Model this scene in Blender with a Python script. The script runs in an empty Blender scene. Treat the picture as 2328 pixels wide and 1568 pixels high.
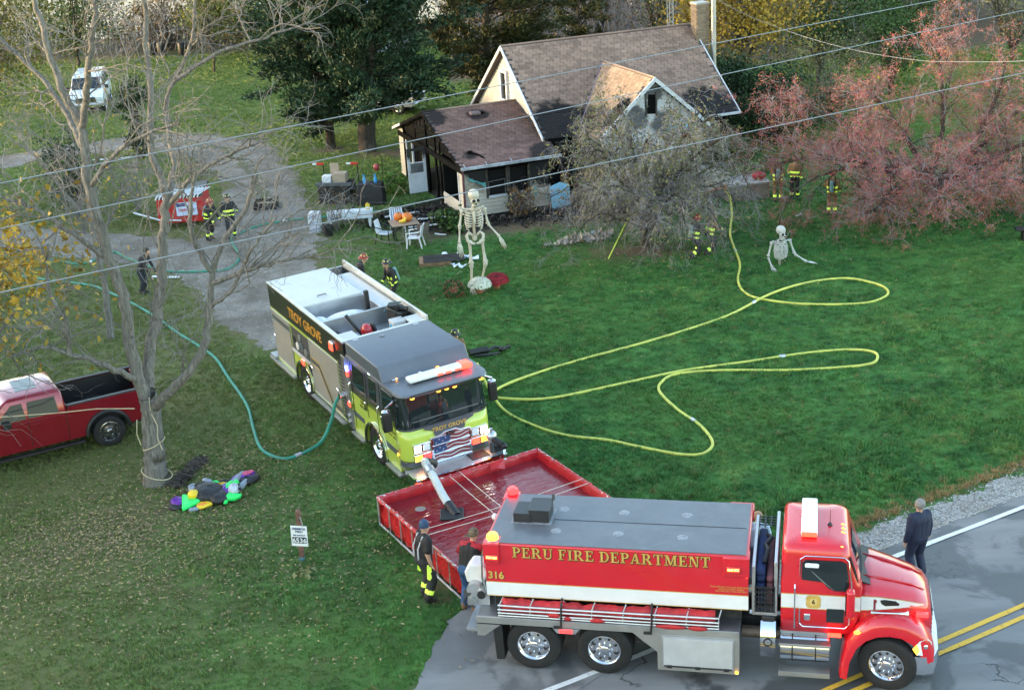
import bpy, bmesh, math, random
import numpy as np
from mathutils import Vector, Matrix
S = bpy.context.scene
COL = S.collection
R = math.radians
random.seed(11)
RNG = np.random.default_rng(11)
# ------------------------------------------------------------------ camera (drone at 15.8 m)
cd = bpy.data.cameras.new('camera'); cam = bpy.data.objects.new('camera', cd); COL.objects.link(cam)
cd.sensor_width = 36.0; cd.lens = 36.0 * 3183.3 / 2328.0; cd.clip_start = 0.5; cd.clip_end = 3000
CAM_H = 15.771; PITCH = R(20.88); ROLL = R(-3.477)
fw = Vector((0, math.cos(PITCH), -math.sin(PITCH))); up0 = Vector((0, math.sin(PITCH), math.cos(PITCH))); rt0 = Vector((1, 0, 0))
rt = math.cos(ROLL) * rt0 + math.sin(ROLL) * up0; upv = -math.sin(ROLL) * rt0 + math.cos(ROLL) * up0
cam.matrix_world = Matrix(((rt.x, upv.x, -fw.x, 0), (rt.y, upv.y, -fw.y, 0), (rt.z, upv.z, -fw.z, CAM_H), (0, 0, 0, 1)))
S.camera = cam
# ------------------------------------------------------------------ sky, sun, exposure (low evening sun from the left)
SUN_DIR = Vector((-0.965, 0.05, 0.105)).normalized()          # towards the sun
w = bpy.data.worlds.new('World'); S.world = w; w.use_nodes = True
nt = w.node_tree; bg = nt.nodes['Background']
sky = nt.nodes.new('ShaderNodeTexSky'); sky.sky_type = 'NISHITA'; sky.sun_disc = False
sky.sun_elevation = math.asin(SUN_DIR.z); sky.sun_rotation = math.atan2(SUN_DIR.x, SUN_DIR.y)
sky.dust_density = 1.2; sky.air_density = 1.0; sky.ozone_density = 1.0
nt.links.new(sky.outputs[0], bg.inputs['Color']); bg.inputs['Strength'].default_value = 0.15
sd = bpy.data.lights.new('sun', 'SUN'); sun = bpy.data.objects.new('sun', sd); COL.objects.link(sun)
sd.energy = 0.6; sd.angle = R(3); sd.color = (1.0, 0.80, 0.56)
sun.rotation_euler = (-SUN_DIR).to_track_quat('-Z', 'Y').to_euler()
S.view_settings.view_transform = 'Standard'; S.view_settings.look = 'None'
S.view_settings.exposure = 3.3; S.view_settings.gamma = 1.0; S.view_settings.use_curve_mapping = False
S.cycles.use_denoising = True
S.cycles.max_bounces = 6; S.cycles.diffuse_bounces = 3; S.cycles.glossy_bounces = 3; S.cycles.transmission_bounces = 4; S.cycles.transparent_max_bounces = 6
# ------------------------------------------------------------------ materials
MATS = {}
def nodes_of(name):
 m = bpy.data.materials.new(name); m.use_nodes = True
 return m, m.node_tree.nodes, m.node_tree.links, m.node_tree.nodes['Principled BSDF']
def mix(N, L, a, b, fac, mode='MIX'):
 n = N.new('ShaderNodeMix'); n.data_type = 'RGBA'; n.blend_type = mode
 for s, v in ((6, a), (7, b)):
  if hasattr(v, 'links'): L.new(v, n.inputs[s])
  else: n.inputs[s].default_value = (*v, 1)
 if hasattr(fac, 'links'): L.new(fac, n.inputs[0])
 else: n.inputs[0].default_value = fac
 return n.outputs[2]
def noise(N, L, vec, scale, detail=4, rough=0.6, dist=0):
 n = N.new('ShaderNodeTexNoise'); n.inputs['Scale'].default_value = scale; n.inputs['Detail'].default_value = detail
 n.inputs['Roughness'].default_value = rough; n.inputs['Distortion'].default_value = dist
 if vec is not None: L.new(vec, n.inputs['Vector'])
 return n.outputs['Fac']
def ramp(N, L, fac, lo, hi):
 n = N.new('ShaderNodeMapRange'); n.inputs['From Min'].default_value = lo; n.inputs['From Max'].default_value = hi; n.clamp = True
 L.new(fac, n.inputs['Value']); return n.outputs[0]
def math_(N, L, op, a, b):
 n = N.new('ShaderNodeMath'); n.operation = op
 for i, v in enumerate((a, b)):
  if hasattr(v, 'links'): L.new(v, n.inputs[i])
  else: n.inputs[i].default_value = v
 return n.outputs[0]
def bump(N, L, B, h, strength, dist=0.02):
 n = N.new('ShaderNodeBump'); n.inputs['Strength'].default_value = strength; n.inputs['Distance'].default_value = dist
 L.new(h, n.inputs['Height']); L.new(n.outputs[0], B.inputs['Normal'])
def mat(name, col, rough=0.6, metal=0.0, var=0.12, vs=3.0, bmp=0.0, bs=30.0, spec=0.5, coat=0.0, dirt=0.0, dirtcol=(0.10, 0.085, 0.06),
  rnd=0.0, island=None, emis=None, es=0.0, bdist=0.01, obj=True):
 if name in MATS: return MATS[name]
 m, N, L, B = nodes_of(name)
 tc = N.new('ShaderNodeTexCoord').outputs['Object' if obj else 'Generated']
 if not obj: tc = N.new('ShaderNodeNewGeometry').outputs['Position']
 f = noise(N, L, tc, vs)
 c = mix(N, L, tuple(max(0, x * (1 - var * 2)) for x in col), tuple(min(1, x * (1 + var)) for x in col), ramp(N, L, f, 0.25, 0.75))
 if island:
  g = N.new('ShaderNodeNewGeometry'); cr = N.new('ShaderNodeValToRGB'); L.new(g.outputs['Random Per Island'], cr.inputs[0])
  els = cr.color_ramp.elements
  while len(els) < len(island): els.new(0.5)
  for i, (e, cc) in enumerate(zip(els, island)): e.position = i / max(1, len(island) - 1); e.color = (*cc, 1)
  c = mix(N, L, c, cr.outputs[0], 1.0)
  c = mix(N, L, c, (0.55, 0.55, 0.55), ramp(N, L, noise(N, L, tc, vs, 2), 0.62, 0.4), 'MULTIPLY')
 if rnd:
  oi = N.new('ShaderNodeObjectInfo')
  v = N.new('ShaderNodeMapRange'); v.inputs['To Min'].default_value = 1 - rnd; v.inputs['To Max'].default_value = 1 + rnd; L.new(oi.outputs['Random'], v.inputs[0])
  hs = N.new('ShaderNodeHueSaturation'); L.new(v.outputs[0], hs.inputs['Value']); L.new(c, hs.inputs['Color']); c = hs.outputs[0]
 if dirt:
  d = ramp(N, L, noise(N, L, tc, vs * 2.3, 6, 0.7), 0.48, 0.75)
  c = mix(N, L, c, dirtcol, math_(N, L, 'MULTIPLY', d, dirt))
 L.new(c, B.inputs['Base Color'])
 B.inputs['Roughness'].default_value = rough; B.inputs['Metallic'].default_value = metal
 B.inputs['Specular IOR Level'].default_value = spec; B.inputs['Coat Weight'].default_value = coat; B.inputs['Coat Roughness'].default_value = 0.06
 if rough > 0.15:
  rr = N.new('ShaderNodeMapRange'); rr.inputs['To Min'].default_value = rough * 0.8; rr.inputs['To Max'].default_value = min(1, rough * 1.25)
  L.new(f, rr.inputs[0]); L.new(rr.outputs[0], B.inputs['Roughness'])
 if bmp: bump(N, L, B, noise(N, L, tc, bs, 5), bmp, bdist)
 if emis: B.inputs['Emission Color'].default_value = (*emis, 1); B.inputs['Emission Strength'].default_value = es
 MATS[name] = m
 return m
# ------------------------------------------------------------------ mesh helpers
class MB:
 """collects shapes; build() links them as one mesh object"""
 def __init__(s): s.v = []; s.f = []; s.mi = []; s.m = 0
 def add(s, vs, fs):
  o = len(s.v); s.v += [tuple(map(float, p)) for p in vs]; s.f += [tuple(i + o for i in q) for q in fs]; s.mi += [s.m] * len(fs); return s
 def box(s, x0, x1, y0, y1, z0, z1, M=None):
  p = [(x0, y0, z0), (x1, y0, z0), (x1, y1, z0), (x0, y1, z0), (x0, y0, z1), (x1, y0, z1), (x1, y1, z1), (x0, y1, z1)]
  if M is not None: p = [M @ Vector(q) for q in p]
  return s.add(p, [(0, 3, 2, 1), (4, 5, 6, 7), (0, 1, 5, 4), (1, 2, 6, 5), (2, 3, 7, 6), (3, 0, 4, 7)])
 def prism(s, poly, a0, a1, axis='y', M=None):
  """poly of 2d points extruded along axis: 'y' -> (x,z), 'x' -> (y,z), 'z' -> (x,y)"""
  n = len(poly); q = []
  for a in (a0, a1):
   for (u, v) in poly:
    q.append((u, a, v) if axis == 'y' else ((a, u, v) if axis == 'x' else (u, v, a)))
  if M is not None: q = [M @ Vector(t) for t in q]
  return s.add(q, [tuple(range(n)), tuple(range(2 * n - 1, n - 1, -1))] + [(i, i + n, (i + 1) % n + n, (i + 1) % n) for i in range(n)])
 def cyl(s, p0, p1, r0, r1=None, n=12, caps=True):
  r1 = r0 if r1 is None else r1
  p0, p1 = Vector(p0), Vector(p1); t = (p1 - p0).normalized()
  u = t.cross(Vector((0, 0, 1)) if abs(t.z) < 0.9 else Vector((1, 0, 0))).normalized(); v = t.cross(u)
  q = []
  for p, r in ((p0, r0), (p1, r1)):
   q += [p + r * (math.cos(2 * math.pi * i / n) * u + math.sin(2 * math.pi * i / n) * v) for i in range(n)]
  f = [(i, (i + 1) % n, (i + 1) % n + n, i + n) for i in range(n)]
  if caps: f += [tuple(range(n - 1, -1, -1)), tuple(range(n, 2 * n))]
  return s.add(q, f)
 def tube(s, pts, r, n=8, caps=True):
  pts = [Vector(p) for p in pts]; k = len(pts); rs = r if isinstance(r, (list, tuple)) else [r] * k
  q = []; prev = None
  for i, p in enumerate(pts):
   t = (pts[min(i + 1, k - 1)] - pts[max(i - 1, 0)]).normalized()
   if prev is None: u = t.cross(Vector((0, 0, 1)) if abs(t.z) < 0.9 else Vector((1, 0, 0))).normalized()
   else:
    u = prev - prev.dot(t) * t
    u = u.normalized() if u.length > 1e-6 else t.orthogonal().normalized()
   prev = u; v = t.cross(u)
   q += [p + rs[i] * (math.cos(2 * math.pi * j / n) * u + math.sin(2 * math.pi * j / n) * v) for j in range(n)]
  f = [(i * n + j, i * n + (j + 1) % n, (i + 1) * n + (j + 1) % n, (i + 1) * n + j) for i in range(k - 1) for j in range(n)]
  if caps: f += [tuple(range(n - 1, -1, -1)), tuple(range((k - 1) * n, k * n))]
  return s.add(q, f)
 def lathe(s, prof, c=(0, 0, 0), n=16, axis='z', arc=2 * math.pi):
  """prof: (radius, height) list"""
  q = []; full = abs(arc - 2 * math.pi) < 1e-6; m = n if full else n + 1
  for (r, h) in prof:
   for i in range(m):
    a = arc * i / n; x, y = r * math.cos(a), r * math.sin(a)
    if axis == 'z': q.append((c[0] + x, c[1] + y, c[2] + h))
    elif axis == 'y': q.append((c[0] + x, c[1] + h, c[2] + y))
    else: q.append((c[0] + h, c[1] + x, c[2] + y))
  f = [(i * m + j, i * m + (j + 1) % m, (i + 1) * m + (j + 1) % m, (i + 1) * m + j) for i in range(len(prof) - 1) for j in range(m if full else n)]
  return s.add(q, f)
 def ball(s, c, rx, ry=None, rz=None, n=10, k=7, M=None):
  ry = rx if ry is None else ry; rz = rx if rz is None else rz
  q = []; f = []
  for i in range(k + 1):
   a = math.pi * i / k
   for j in range(n):
    b = 2 * math.pi * j / n
    p = Vector((rx * math.sin(a) * math.cos(b), ry * math.sin(a) * math.sin(b), rz * math.cos(a)))
    if M is not None: p = M @ p
    q.append(p + Vector(c))
  f = [(i * n + j, (i + 1) * n + j, (i + 1) * n + (j + 1) % n, i * n + (j + 1) % n) for i in range(k) for j in range(n)]
  return s.add(q, f)
 def torus(s, c, Rr, r, axis='y', n=24, k=8):
  q = []
  for i in range(n):
   a = 2 * math.pi * i / n
   for j in range(k):
    b = 2 * math.pi * j / k; rr = Rr + r * math.cos(b); h = r * math.sin(b)
    x, y = rr * math.cos(a), rr * math.sin(a)
    q.append((c[0] + x, c[1] + h, c[2] + y) if axis == 'y' else ((c[0] + h, c[1] + x, c[2] + y) if axis == 'x' else (c[0] + x, c[1] + y, c[2] + h)))
  return s.add(q, [(i * k + j, i * k + (j + 1) % k, ((i + 1) % n) * k + (j + 1) % k, ((i + 1) % n) * k + j) for i in range(n) for j in range(k)])
 def quad(s, a, b, c, d): return s.add([a, b, c, d], [(0, 1, 2, 3)])
 def mesh(s, name, mats):
  me = bpy.data.meshes.new(name); me.from_pydata(s.v, [], s.f)
  for m in (mats if isinstance(mats, (list, tuple)) else [mats]): me.materials.append(m)
  if any(s.mi): me.polygons.foreach_set('material_index', s.mi)
  me.update(); return me
 def build(s, name, mats, parent=None, smooth=False, bevel=0.0, seg=2, label=None, fixn=True):
  me = s.mesh(name, mats)
  if fixn:
   bm = bmesh.new(); bm.from_mesh(me)
   if bevel: bmesh.ops.remove_doubles(bm, verts=bm.verts, dist=1e-5)
   bmesh.ops.recalc_face_normals(bm, faces=bm.faces); bm.to_mesh(me); bm.free()
  o = bpy.data.objects.new(name, me); COL.objects.link(o); o.parent = parent
  if smooth:
   me.polygons.foreach_set('use_smooth', [True] * len(me.polygons))
   if smooth != 'all': me.set_sharp_from_angle(angle=R(35))
  if bevel:
   b = o.modifiers.new('bevel', 'BEVEL'); b.width = bevel; b.segments = seg; b.limit_method = 'ANGLE'; b.angle_limit = R(35); b.harden_normals = False
   me.polygons.foreach_set('use_smooth', [True] * len(me.polygons)); me.set_sharp_from_angle(angle=R(50))
  if label: o['label'] = label
  if parent and MASSES & set(name.split('_')): o['kind'] = 'stuff'
  return o
MASSES = {'spray', 'crown', 'leaves', 'berries', 'bristles', 'foliage', 'blossoms', 'hole', 'nut', 'lacing', 'grid', 'strip', 'net', 'litter', 'sheet', 'rib', 'sticker', 'lettering', 'bone', 'bones'}
def np_obj(name, V, F, material, parent=None, smooth=False):
 """fast mesh from numpy arrays; F (n,3) or (n,4)"""
 V = np.asarray(V, np.float32); F = np.asarray(F, np.int32); k = F.shape[1]
 me = bpy.data.meshes.new(name); me.vertices.add(len(V)); me.vertices.foreach_set('co', V.ravel())
 me.loops.add(F.size); me.loops.foreach_set('vertex_index', F.ravel())
 me.polygons.add(len(F)); me.polygons.foreach_set('loop_start', np.arange(0, F.size, k, dtype=np.int32))
 if smooth: me.polygons.foreach_set('use_smooth', np.ones(len(F), bool))
 me.materials.append(material); me.update(calc_edges=True)
 o = bpy.data.objects.new(name, me); COL.objects.link(o); o.parent = parent
 if parent and MASSES & set(name.split('_')): o['kind'] = 'stuff'
 return o
def tag(o, label=None, cat=None, group=None, kind=None):
 if label: o['label'] = label
 if cat: o['category'] = cat
 if group: o['group'] = group
 if kind: o['kind'] = kind
 return o
def thing(name, label, cat, loc=(0, 0, 0), rz=0.0, group=None):
 o = bpy.data.objects.new(name, None); COL.objects.link(o); o.location = loc; o.rotation_euler = (0, 0, rz); o.empty_display_size = 0.3
 return tag(o, label, cat, group)
def copy_tree(o, parent=None):
 c = o.copy(); COL.objects.link(c); c.parent = parent
 for ch in o.children: copy_tree(ch, c)
 return c
def text_mb(body, size, font=None, align='CENTER', extrude=0.002, bold=0.0):
 """flat lettering in the XY plane as (verts, faces)"""
 cu = bpy.data.curves.new('lettering', 'FONT'); cu.body = body; cu.size = size; cu.align_x = align; cu.extrude = extrude; cu.offset = bold; cu.resolution_u = 3
 ob = bpy.data.objects.new('lettering', cu); COL.objects.link(ob)
 dg = bpy.context.evaluated_depsgraph_get(); me = bpy.data.meshes.new_from_object(ob.evaluated_get(dg))
 V = [tuple(v.co) for v in me.vertices]; F = [tuple(p.vertices) for p in me.polygons]
 bpy.data.objects.remove(ob); bpy.data.curves.remove(cu); bpy.data.meshes.remove(me)
 return V, F
def text_part(body, size, M, material, parent, name='lettering', **k):
 V, F = text_mb(body, size, **k); mb = MB(); mb.add([M @ Vector(v) for v in V], F)
 return mb.build(name, material, parent, fixn=False)
def frame(o, x, y, z):
 """matrix with columns x, y, z axes at origin o"""
 return Matrix(((x[0], y[0], z[0], o[0]), (x[1], y[1], z[1], o[1]), (x[2], y[2], z[2], o[2]), (0, 0, 0, 1)))
# ---- vectorised tubes and leaves
def tubes(P, Rd, sides=4):
 """P (N,n,3) polylines, Rd (N,n) radii -> verts, quads"""
 P = np.asarray(P, float); Rd = np.asarray(Rd, float); N_, n, _ = P.shape
 T = np.gradient(P, axis=1); T /= np.linalg.norm(T, axis=2, keepdims=True) + 1e-9
 D = P[:, -1] - P[:, 0]; D /= np.linalg.norm(D, axis=1, keepdims=True) + 1e-9
 ref = np.where((np.abs(D[:, 2]) < 0.8)[:, None], np.array([[0, 0, 1.0]]), np.array([[1.0, 0, 0]]))[:, None, :]
 U = np.cross(T, np.broadcast_to(ref, T.shape)); U /= np.linalg.norm(U, axis=2, keepdims=True) + 1e-9
 W = np.cross(T, U)
 a = np.arange(sides) * 2 * np.pi / sides
 V = P[:, :, None, :] + Rd[:, :, None, None] * (np.cos(a)[None, None, :, None] * U[:, :, None, :] + np.sin(a)[None, None, :, None] * W[:, :, None, :])
 idx = np.arange(N_ * n * sides).reshape(N_, n, sides)
 i0 = idx[:, :-1, :]; i1 = idx[:, 1:, :]
 F = np.stack([i0, np.roll(i0, -1, 2), np.roll(i1, -1, 2), i1], -1).reshape(-1, 4)
 return V.reshape(-1, 3), F
def join(parts):
 V = []; F = []; o = 0
 for v, f in parts:
  if len(v) == 0: continue
  V.append(v); F.append(f + o); o += len(v)
 return np.concatenate(V), np.concatenate(F)
def rand_dirs(n, rng=RNG):
 d = rng.normal(size=(n, 3)); return d / np.linalg.norm(d, axis=1, keepdims=True)
def leaves(Cn, size, rng=RNG, aspect=0.55, up=0.3, axis=None):
 """one kite-shaped leaf per centre"""
 n = len(Cn); a = rand_dirs(n, rng) if axis is None else axis
 nrm = rand_dirs(n, rng); nrm[:, 2] += up
 b = np.cross(nrm, a); b /= np.linalg.norm(b, axis=1, keepdims=True) + 1e-9
 s = (size * rng.uniform(0.6, 1.3, n))[:, None] if np.isscalar(size) else np.asarray(size)[:, None]
 V = np.stack([Cn - a * s * 0.5, Cn + b * s * aspect * 0.5, Cn + a * s * 0.5, Cn - b * s * aspect * 0.5], 1)
 c = np.cross(a, b); V[:, 1] += c * s * 0.12; V[:, 3] += c * s * 0.12
 return V.reshape(-1, 3), np.arange(n * 4).reshape(n, 4)
def walk(p0, d0, length, n, wob, rng, grav=0.0):
 """N polylines of n points starting at p0 along d0, wandering"""
 N_ = len(p0); P = np.zeros((N_, n, 3)); P[:, 0] = p0; d = d0.copy()
 for i in range(1, n):
  d = d + rng.normal(size=(N_, 3)) * wob; d[:, 2] += grav; d /= np.linalg.norm(d, axis=1, keepdims=True) + 1e-9
  P[:, i] = P[:, i - 1] + d * (length / (n - 1))[:, None]
 return P
def sprout(P, Rd, k, rng, lo=0.25, hi=1.0, ang=0.8, upw=0.2):
 """k children per polyline: start points, directions, radii there"""
 N_, n, _ = P.shape; t = rng.uniform(lo, hi, (N_, k)) * (n - 1); i = np.minimum(t.astype(int), n - 2); fr = (t - i)[..., None]
 ar = np.arange(N_)[:, None]
 p = P[ar, i] * (1 - fr) + P[ar, i + 1] * fr
 d = P[ar, i + 1] - P[ar, i]; d /= np.linalg.norm(d, axis=2, keepdims=True) + 1e-9
 d = d + rng.normal(size=d.shape) * ang; d[..., 2] += upw; d /= np.linalg.norm(d, axis=2, keepdims=True) + 1e-9
 r = Rd[ar, i] * (1 - fr[..., 0]) + Rd[ar, i + 1] * fr[..., 0]
 return p.reshape(-1, 3), d.reshape(-1, 3), r.reshape(-1)
def smooth_path(pts, sub=6):
 """Catmull-Rom through points"""
 P = [np.array(p, float) for p in pts]; P = [2 * P[0] - P[1]] + P + [2 * P[-1] - P[-2]]; out = []
 for i in range(1, len(P) - 2):
  for j in range(sub):
   t = j / sub; a, b, c, d = P[i - 1], P[i], P[i + 1], P[i + 2]
   out.append(0.5 * ((2 * b) + (-a + c) * t + (2 * a - 5 * b + 4 * c - d) * t * t + (-a + 3 * b - 3 * c + d) * t ** 3))
 out.append(P[-2]); return out
# ================================================================== SETTING
RD = np.array([0.8814, 0.4723]); RN = np.array([-0.4723, 0.8814]); R0 = np.array([0.32, 22.71])      # road direction, normal, point on edge line
def road_t(x, y): return (x - R0[0]) * RN[0] + (y - R0[1]) * RN[1]
DRIVES = [[(-7.0, 42.6, 1.8), (-7.9, 44.6, 2.8), (-8.7, 47, 3.8), (-9.6, 51, 4.6), (-10.4, 56, 4.6)],
  [(-9.0, 50.5, 4.4), (-12.5, 53.2, 3.8), (-16.5, 55.6, 3.2), (-21.5, 58, 3.0), (-32, 62, 3.0)],
  [(-9.9, 54, 5.2), (-10.6, 60, 3.6), (-11.8, 66.5, 3.4), (-14.3, 72.5, 3.8), (-18.5, 75.8, 3.6), (-24, 74.2, 3.2), (-30, 70.5, 3.2), (-38, 66, 3.2)]]
def dist_poly(x, y, path):
 """distance beyond the half width of a polyline with widths"""
 best = np.full(np.shape(x), 1e9)
 for (x0, y0, w0), (x1, y1, w1) in zip(path[:-1], path[1:]):
  dx, dy = x1 - x0, y1 - y0; t = np.clip(((x - x0) * dx + (y - y0) * dy) / (dx * dx + dy * dy), 0, 1)
  best = np.minimum(best, np.hypot(x - x0 - t * dx, y - y0 - t * dy) - (w0 + t * (w1 - w0)) / 2)
 return best
_ap = [(-3.1, 20.6), (-2.62, 22.2), (-2.2, 23.4), (-1.95, 24.5), (-1.65, 25.4), (-1.2, 26.0), (-0.4, 26.2), (0.9, 25.8), (2.4, 25.5), (4.4, 25.4), (2.2, 23.9), (-1.0, 20.9)]
_r = np.random.default_rng(12); APRON = []
for i, (a_, b_) in enumerate(zip(_ap, _ap[1:] + _ap[:1])):
 for f_ in np.linspace(0, 1, 9)[:-1]: q_ = np.array(a_) * (1 - f_) + np.array(b_) * f_ + (_r.normal(size=2) * .05 if i < 9 else 0); APRON.append((float(q_[0]), float(q_[1])))
def in_apron(x, y):
 c = np.zeros(np.shape(x), bool); n = len(APRON)
 for i in range(n):
  (x0, y0), (x1, y1) = APRON[i], APRON[i - 1]; k = ((y0 > y) != (y1 > y)) & (x < (x1 - x0) * (y - y0) / (y1 - y0 + 1e-12) + x0); c ^= k
 return c
def drive_d(x, y): return np.minimum.reduce([dist_poly(x, y, p) for p in DRIVES])
HO = np.array([1.842, 58.427]); HYAW = R(19.945); HC, HSN = math.cos(HYAW), math.sin(HYAW)
def to_house(x, y): dx, dy = x - HO[0], y - HO[1]; return dx * HC + dy * HSN, -dx * HSN + dy * HC
def in_house(x, y, m=0.0):
 a, b = to_house(x, y)
 return ((a > -4.1 - m) & (a < 0.4 + m) & (b > -1.1 - m) & (b < 8.4 + m)) | ((a > 0 - m) & (a < 9.3 + m) & (b > 0.2 - m) & (b < 8.9 + m)) | ((a > 1.6 - m) & (a < 6.9 + m) & (b > -1.8 - m) & (b < 1 + m))
def project(x, y, z=0.0):
 """pixel position on the 1024 x 689 frame (only to thin out scatter outside the view)"""
 dx, dy, dz = x, y, z - CAM_H
 zz = dx * fw.x + dy * fw.y + dz * fw.z; f = 1024 * 3183.3 / 2328
 return 512 + f * (dx * rt.x + dy * rt.y + dz * rt.z) / zz, 344.5 - f * (dx * upv.x + dy * upv.y + dz * upv.z) / zz
# ---- lawn material: shared colour logic for the sheet and the blades standing in it
def lawn_colour(N, L, blade):
 pos = N.new('ShaderNodeNewGeometry').outputs['Position']
 big = noise(N, L, pos, 0.16, 3); mid = noise(N, L, pos, 0.9, 4); fine = noise(N, L, pos, 9.0, 4)
 g1, g2 = ((0.034, 0.135, 0.030), (0.085, 0.245, 0.055)) if blade else ((0.028, 0.095, 0.022), (0.062, 0.17, 0.038))
 c = mix(N, L, g1, g2, ramp(N, L, mid, 0.36, 0.64)); cl = noise(N, L, pos, 2.7, 3); c = mix(N, L, c, (0.62, 0.62, 0.55), ramp(N, L, cl, 0.55, 0.38), 'MULTIPLY'); c = mix(N, L, c, (0.15, 0.21, 0.05), math_(N, L, 'MULTIPLY', ramp(N, L, noise(N, L, pos, 0.45, 5, .7), 0.56, 0.72), .6))
 c = mix(N, L, c, (0.085, 0.165, 0.03), math_(N, L, 'MULTIPLY', ramp(N, L, big, 0.45, 0.7), 0.5))
 sx = N.new('ShaderNodeSeparateXYZ'); L.new(pos, sx.inputs[0]); lf = ramp(N, L, math_(N, L, 'ADD', sx.outputs[0], math_(N, L, 'MULTIPLY', mid, 6.0)), 1.0, -7.0)
 c = mix(N, L, c, (0.18, 0.19, 0.06) if blade else (0.15, 0.135, 0.055), math_(N, L, 'MULTIPLY', lf, 0.75))
 bk = ramp(N, L, math_(N, L, 'ADD', sx.outputs[1], math_(N, L, 'MULTIPLY', mid, 9.0)), 64.0, 74.0); c = mix(N, L, c, (0.17, 0.24, 0.045) if blade else (0.12, 0.165, 0.035), math_(N, L, 'MULTIPLY', bk, 0.75))  # back lawn: sunlit yellow-green put into the grass colour
 dry = N.new('ShaderNodeAttribute'); dry.attribute_name = 'dry'
 return pos, c, fine, dry.outputs['Fac']
def make_lawn():
 m, N, L, B = nodes_of('lawn')
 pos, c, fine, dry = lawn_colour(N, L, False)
 c = mix(N, L, c, (0.075, 0.062, 0.03), ramp(N, L, fine, 0.55, 0.8))
 nf = noise(N, L, pos, 2.2, 5, 0.7)
 dm = ramp(N, L, math_(N, L, 'ADD', dry, math_(N, L, 'MULTIPLY', math_(N, L, 'SUBTRACT', nf, 0.5), 1.3)), 0.35, 0.75)
 soil = mix(N, L, (0.075, 0.055, 0.035), (0.17, 0.125, 0.075), fine)
 c = mix(N, L, c, soil, dm)
 at = N.new('ShaderNodeAttribute'); at.attribute_name = 'soot'
 sm = ramp(N, L, math_(N, L, 'ADD', at.outputs['Fac'], math_(N, L, 'MULTIPLY', math_(N, L, 'SUBTRACT', nf, 0.5), 1.0)), 0.4, 0.7)
 c = mix(N, L, c, (0.018, 0.016, 0.014), sm)
 L.new(c, B.inputs['Base Color']); B.inputs['Roughness'].default_value = 0.9; B.inputs['Specular IOR Level'].default_value = 0.15
 bump(N, L, B, noise(N, L, pos, 26, 5), 0.9, 0.04)
 return m
xs = np.concatenate([np.arange(-420, -60, 30.0), np.arange(-60, 56, 0.55), np.arange(60, 460, 30.0)])
ys = np.concatenate([np.arange(-60, 12, 9.0), np.arange(12, 100, 0.55), np.arange(100, 170, 3.0), np.arange(180, 1500, 60.0)])
GX, GY = np.meshgrid(xs, ys); nx, ny = len(xs), len(ys)
idx = np.arange(nx * ny).reshape(ny, nx)
GF = np.stack([idx[:-1, :-1], idx[:-1, 1:], idx[1:, 1:], idx[1:, :-1]], -1).reshape(-1, 4)
gx, gy = GX.ravel(), GY.ravel()
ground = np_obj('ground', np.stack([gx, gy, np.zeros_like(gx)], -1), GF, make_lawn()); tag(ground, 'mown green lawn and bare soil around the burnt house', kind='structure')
def blob(x, y, cx, cy, rx, ry): return np.clip(1.25 - np.hypot((x - cx) / rx, (y - cy) / ry), 0, 1)
def dry_field(x, y):
 d = np.clip(1 - drive_d(x, y) / 0.9, 0, 1) * 0.55
 d = np.maximum(d, np.clip(1 - np.abs(road_t(x, y) - 1.5) / 0.7, 0, 1) * 0.6)
 for (cx, cy, rx, ry, k) in ((-9.3, 31.4, 2.0, 1.3, .5), (-11.4, 29.2, 2.4, 1.4, .42), (-7.4, 27.2, 1.2, .7, .4), (-1.3, 32.3, .5, 1.3, .95), (-2.5, 34, .9, 3.2, .75), (-5.0, 38.5, 1.1, 3.4, .75), (-.6, 27.5, 1.6, 1.6, .8), (5, 50.4, 3.6, 2.0, .75), (-5, 69.5, 4.0, 2.2, .8), (-8.6, 71, 2, 1.2, .8), (-12, 57.5, 3, 2.5, .6),
       (-6.5, 53, 3.2, 1.6, .45), (-1.9, 26.6, .7, .8, .7), (-6, 49.2, 2.5, 2.0, .4), (-10.2, 63, 1.2, 4, .35), (-14.5, 57.6, 2.5, 1.2, .35), (18, 56, 5, 3, .3)):
  d = np.maximum(d, k * blob(x, y, cx, cy, rx, ry))
 d = np.maximum(d, np.clip((y - 84 - .12 * np.abs(x - 10)) / 5, 0, .9) * (x > -3)); d = np.maximum(d, np.clip((y - 104) / 4, 0, .8))
 a, b = to_house(x, y); d = np.maximum(d, 0.95 * np.clip(1.6 - np.hypot((a - 1.0) / 7.5, (b + 1.6) / 2.6), 0, 1))
 return np.clip(d, 0, 1)
def soot_field(x, y):
 a, b = to_house(x, y)
 return np.clip(1.4 - np.hypot((a + 4.3) / 2.9, (b - .2) / 3.6), 0, 1) * 0.95 + np.clip(1.3 - np.hypot((a - 1.0) / 3.2, (b + 1.8) / 1.4), 0, 1) * 0.85
for nm, fn in (('dry', dry_field), ('soot', soot_field)):
 at = ground.data.attributes.new(nm, 'FLOAT', 'POINT'); at.data.foreach_set('value', np.asarray(fn(gx, gy), np.float32))
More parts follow.
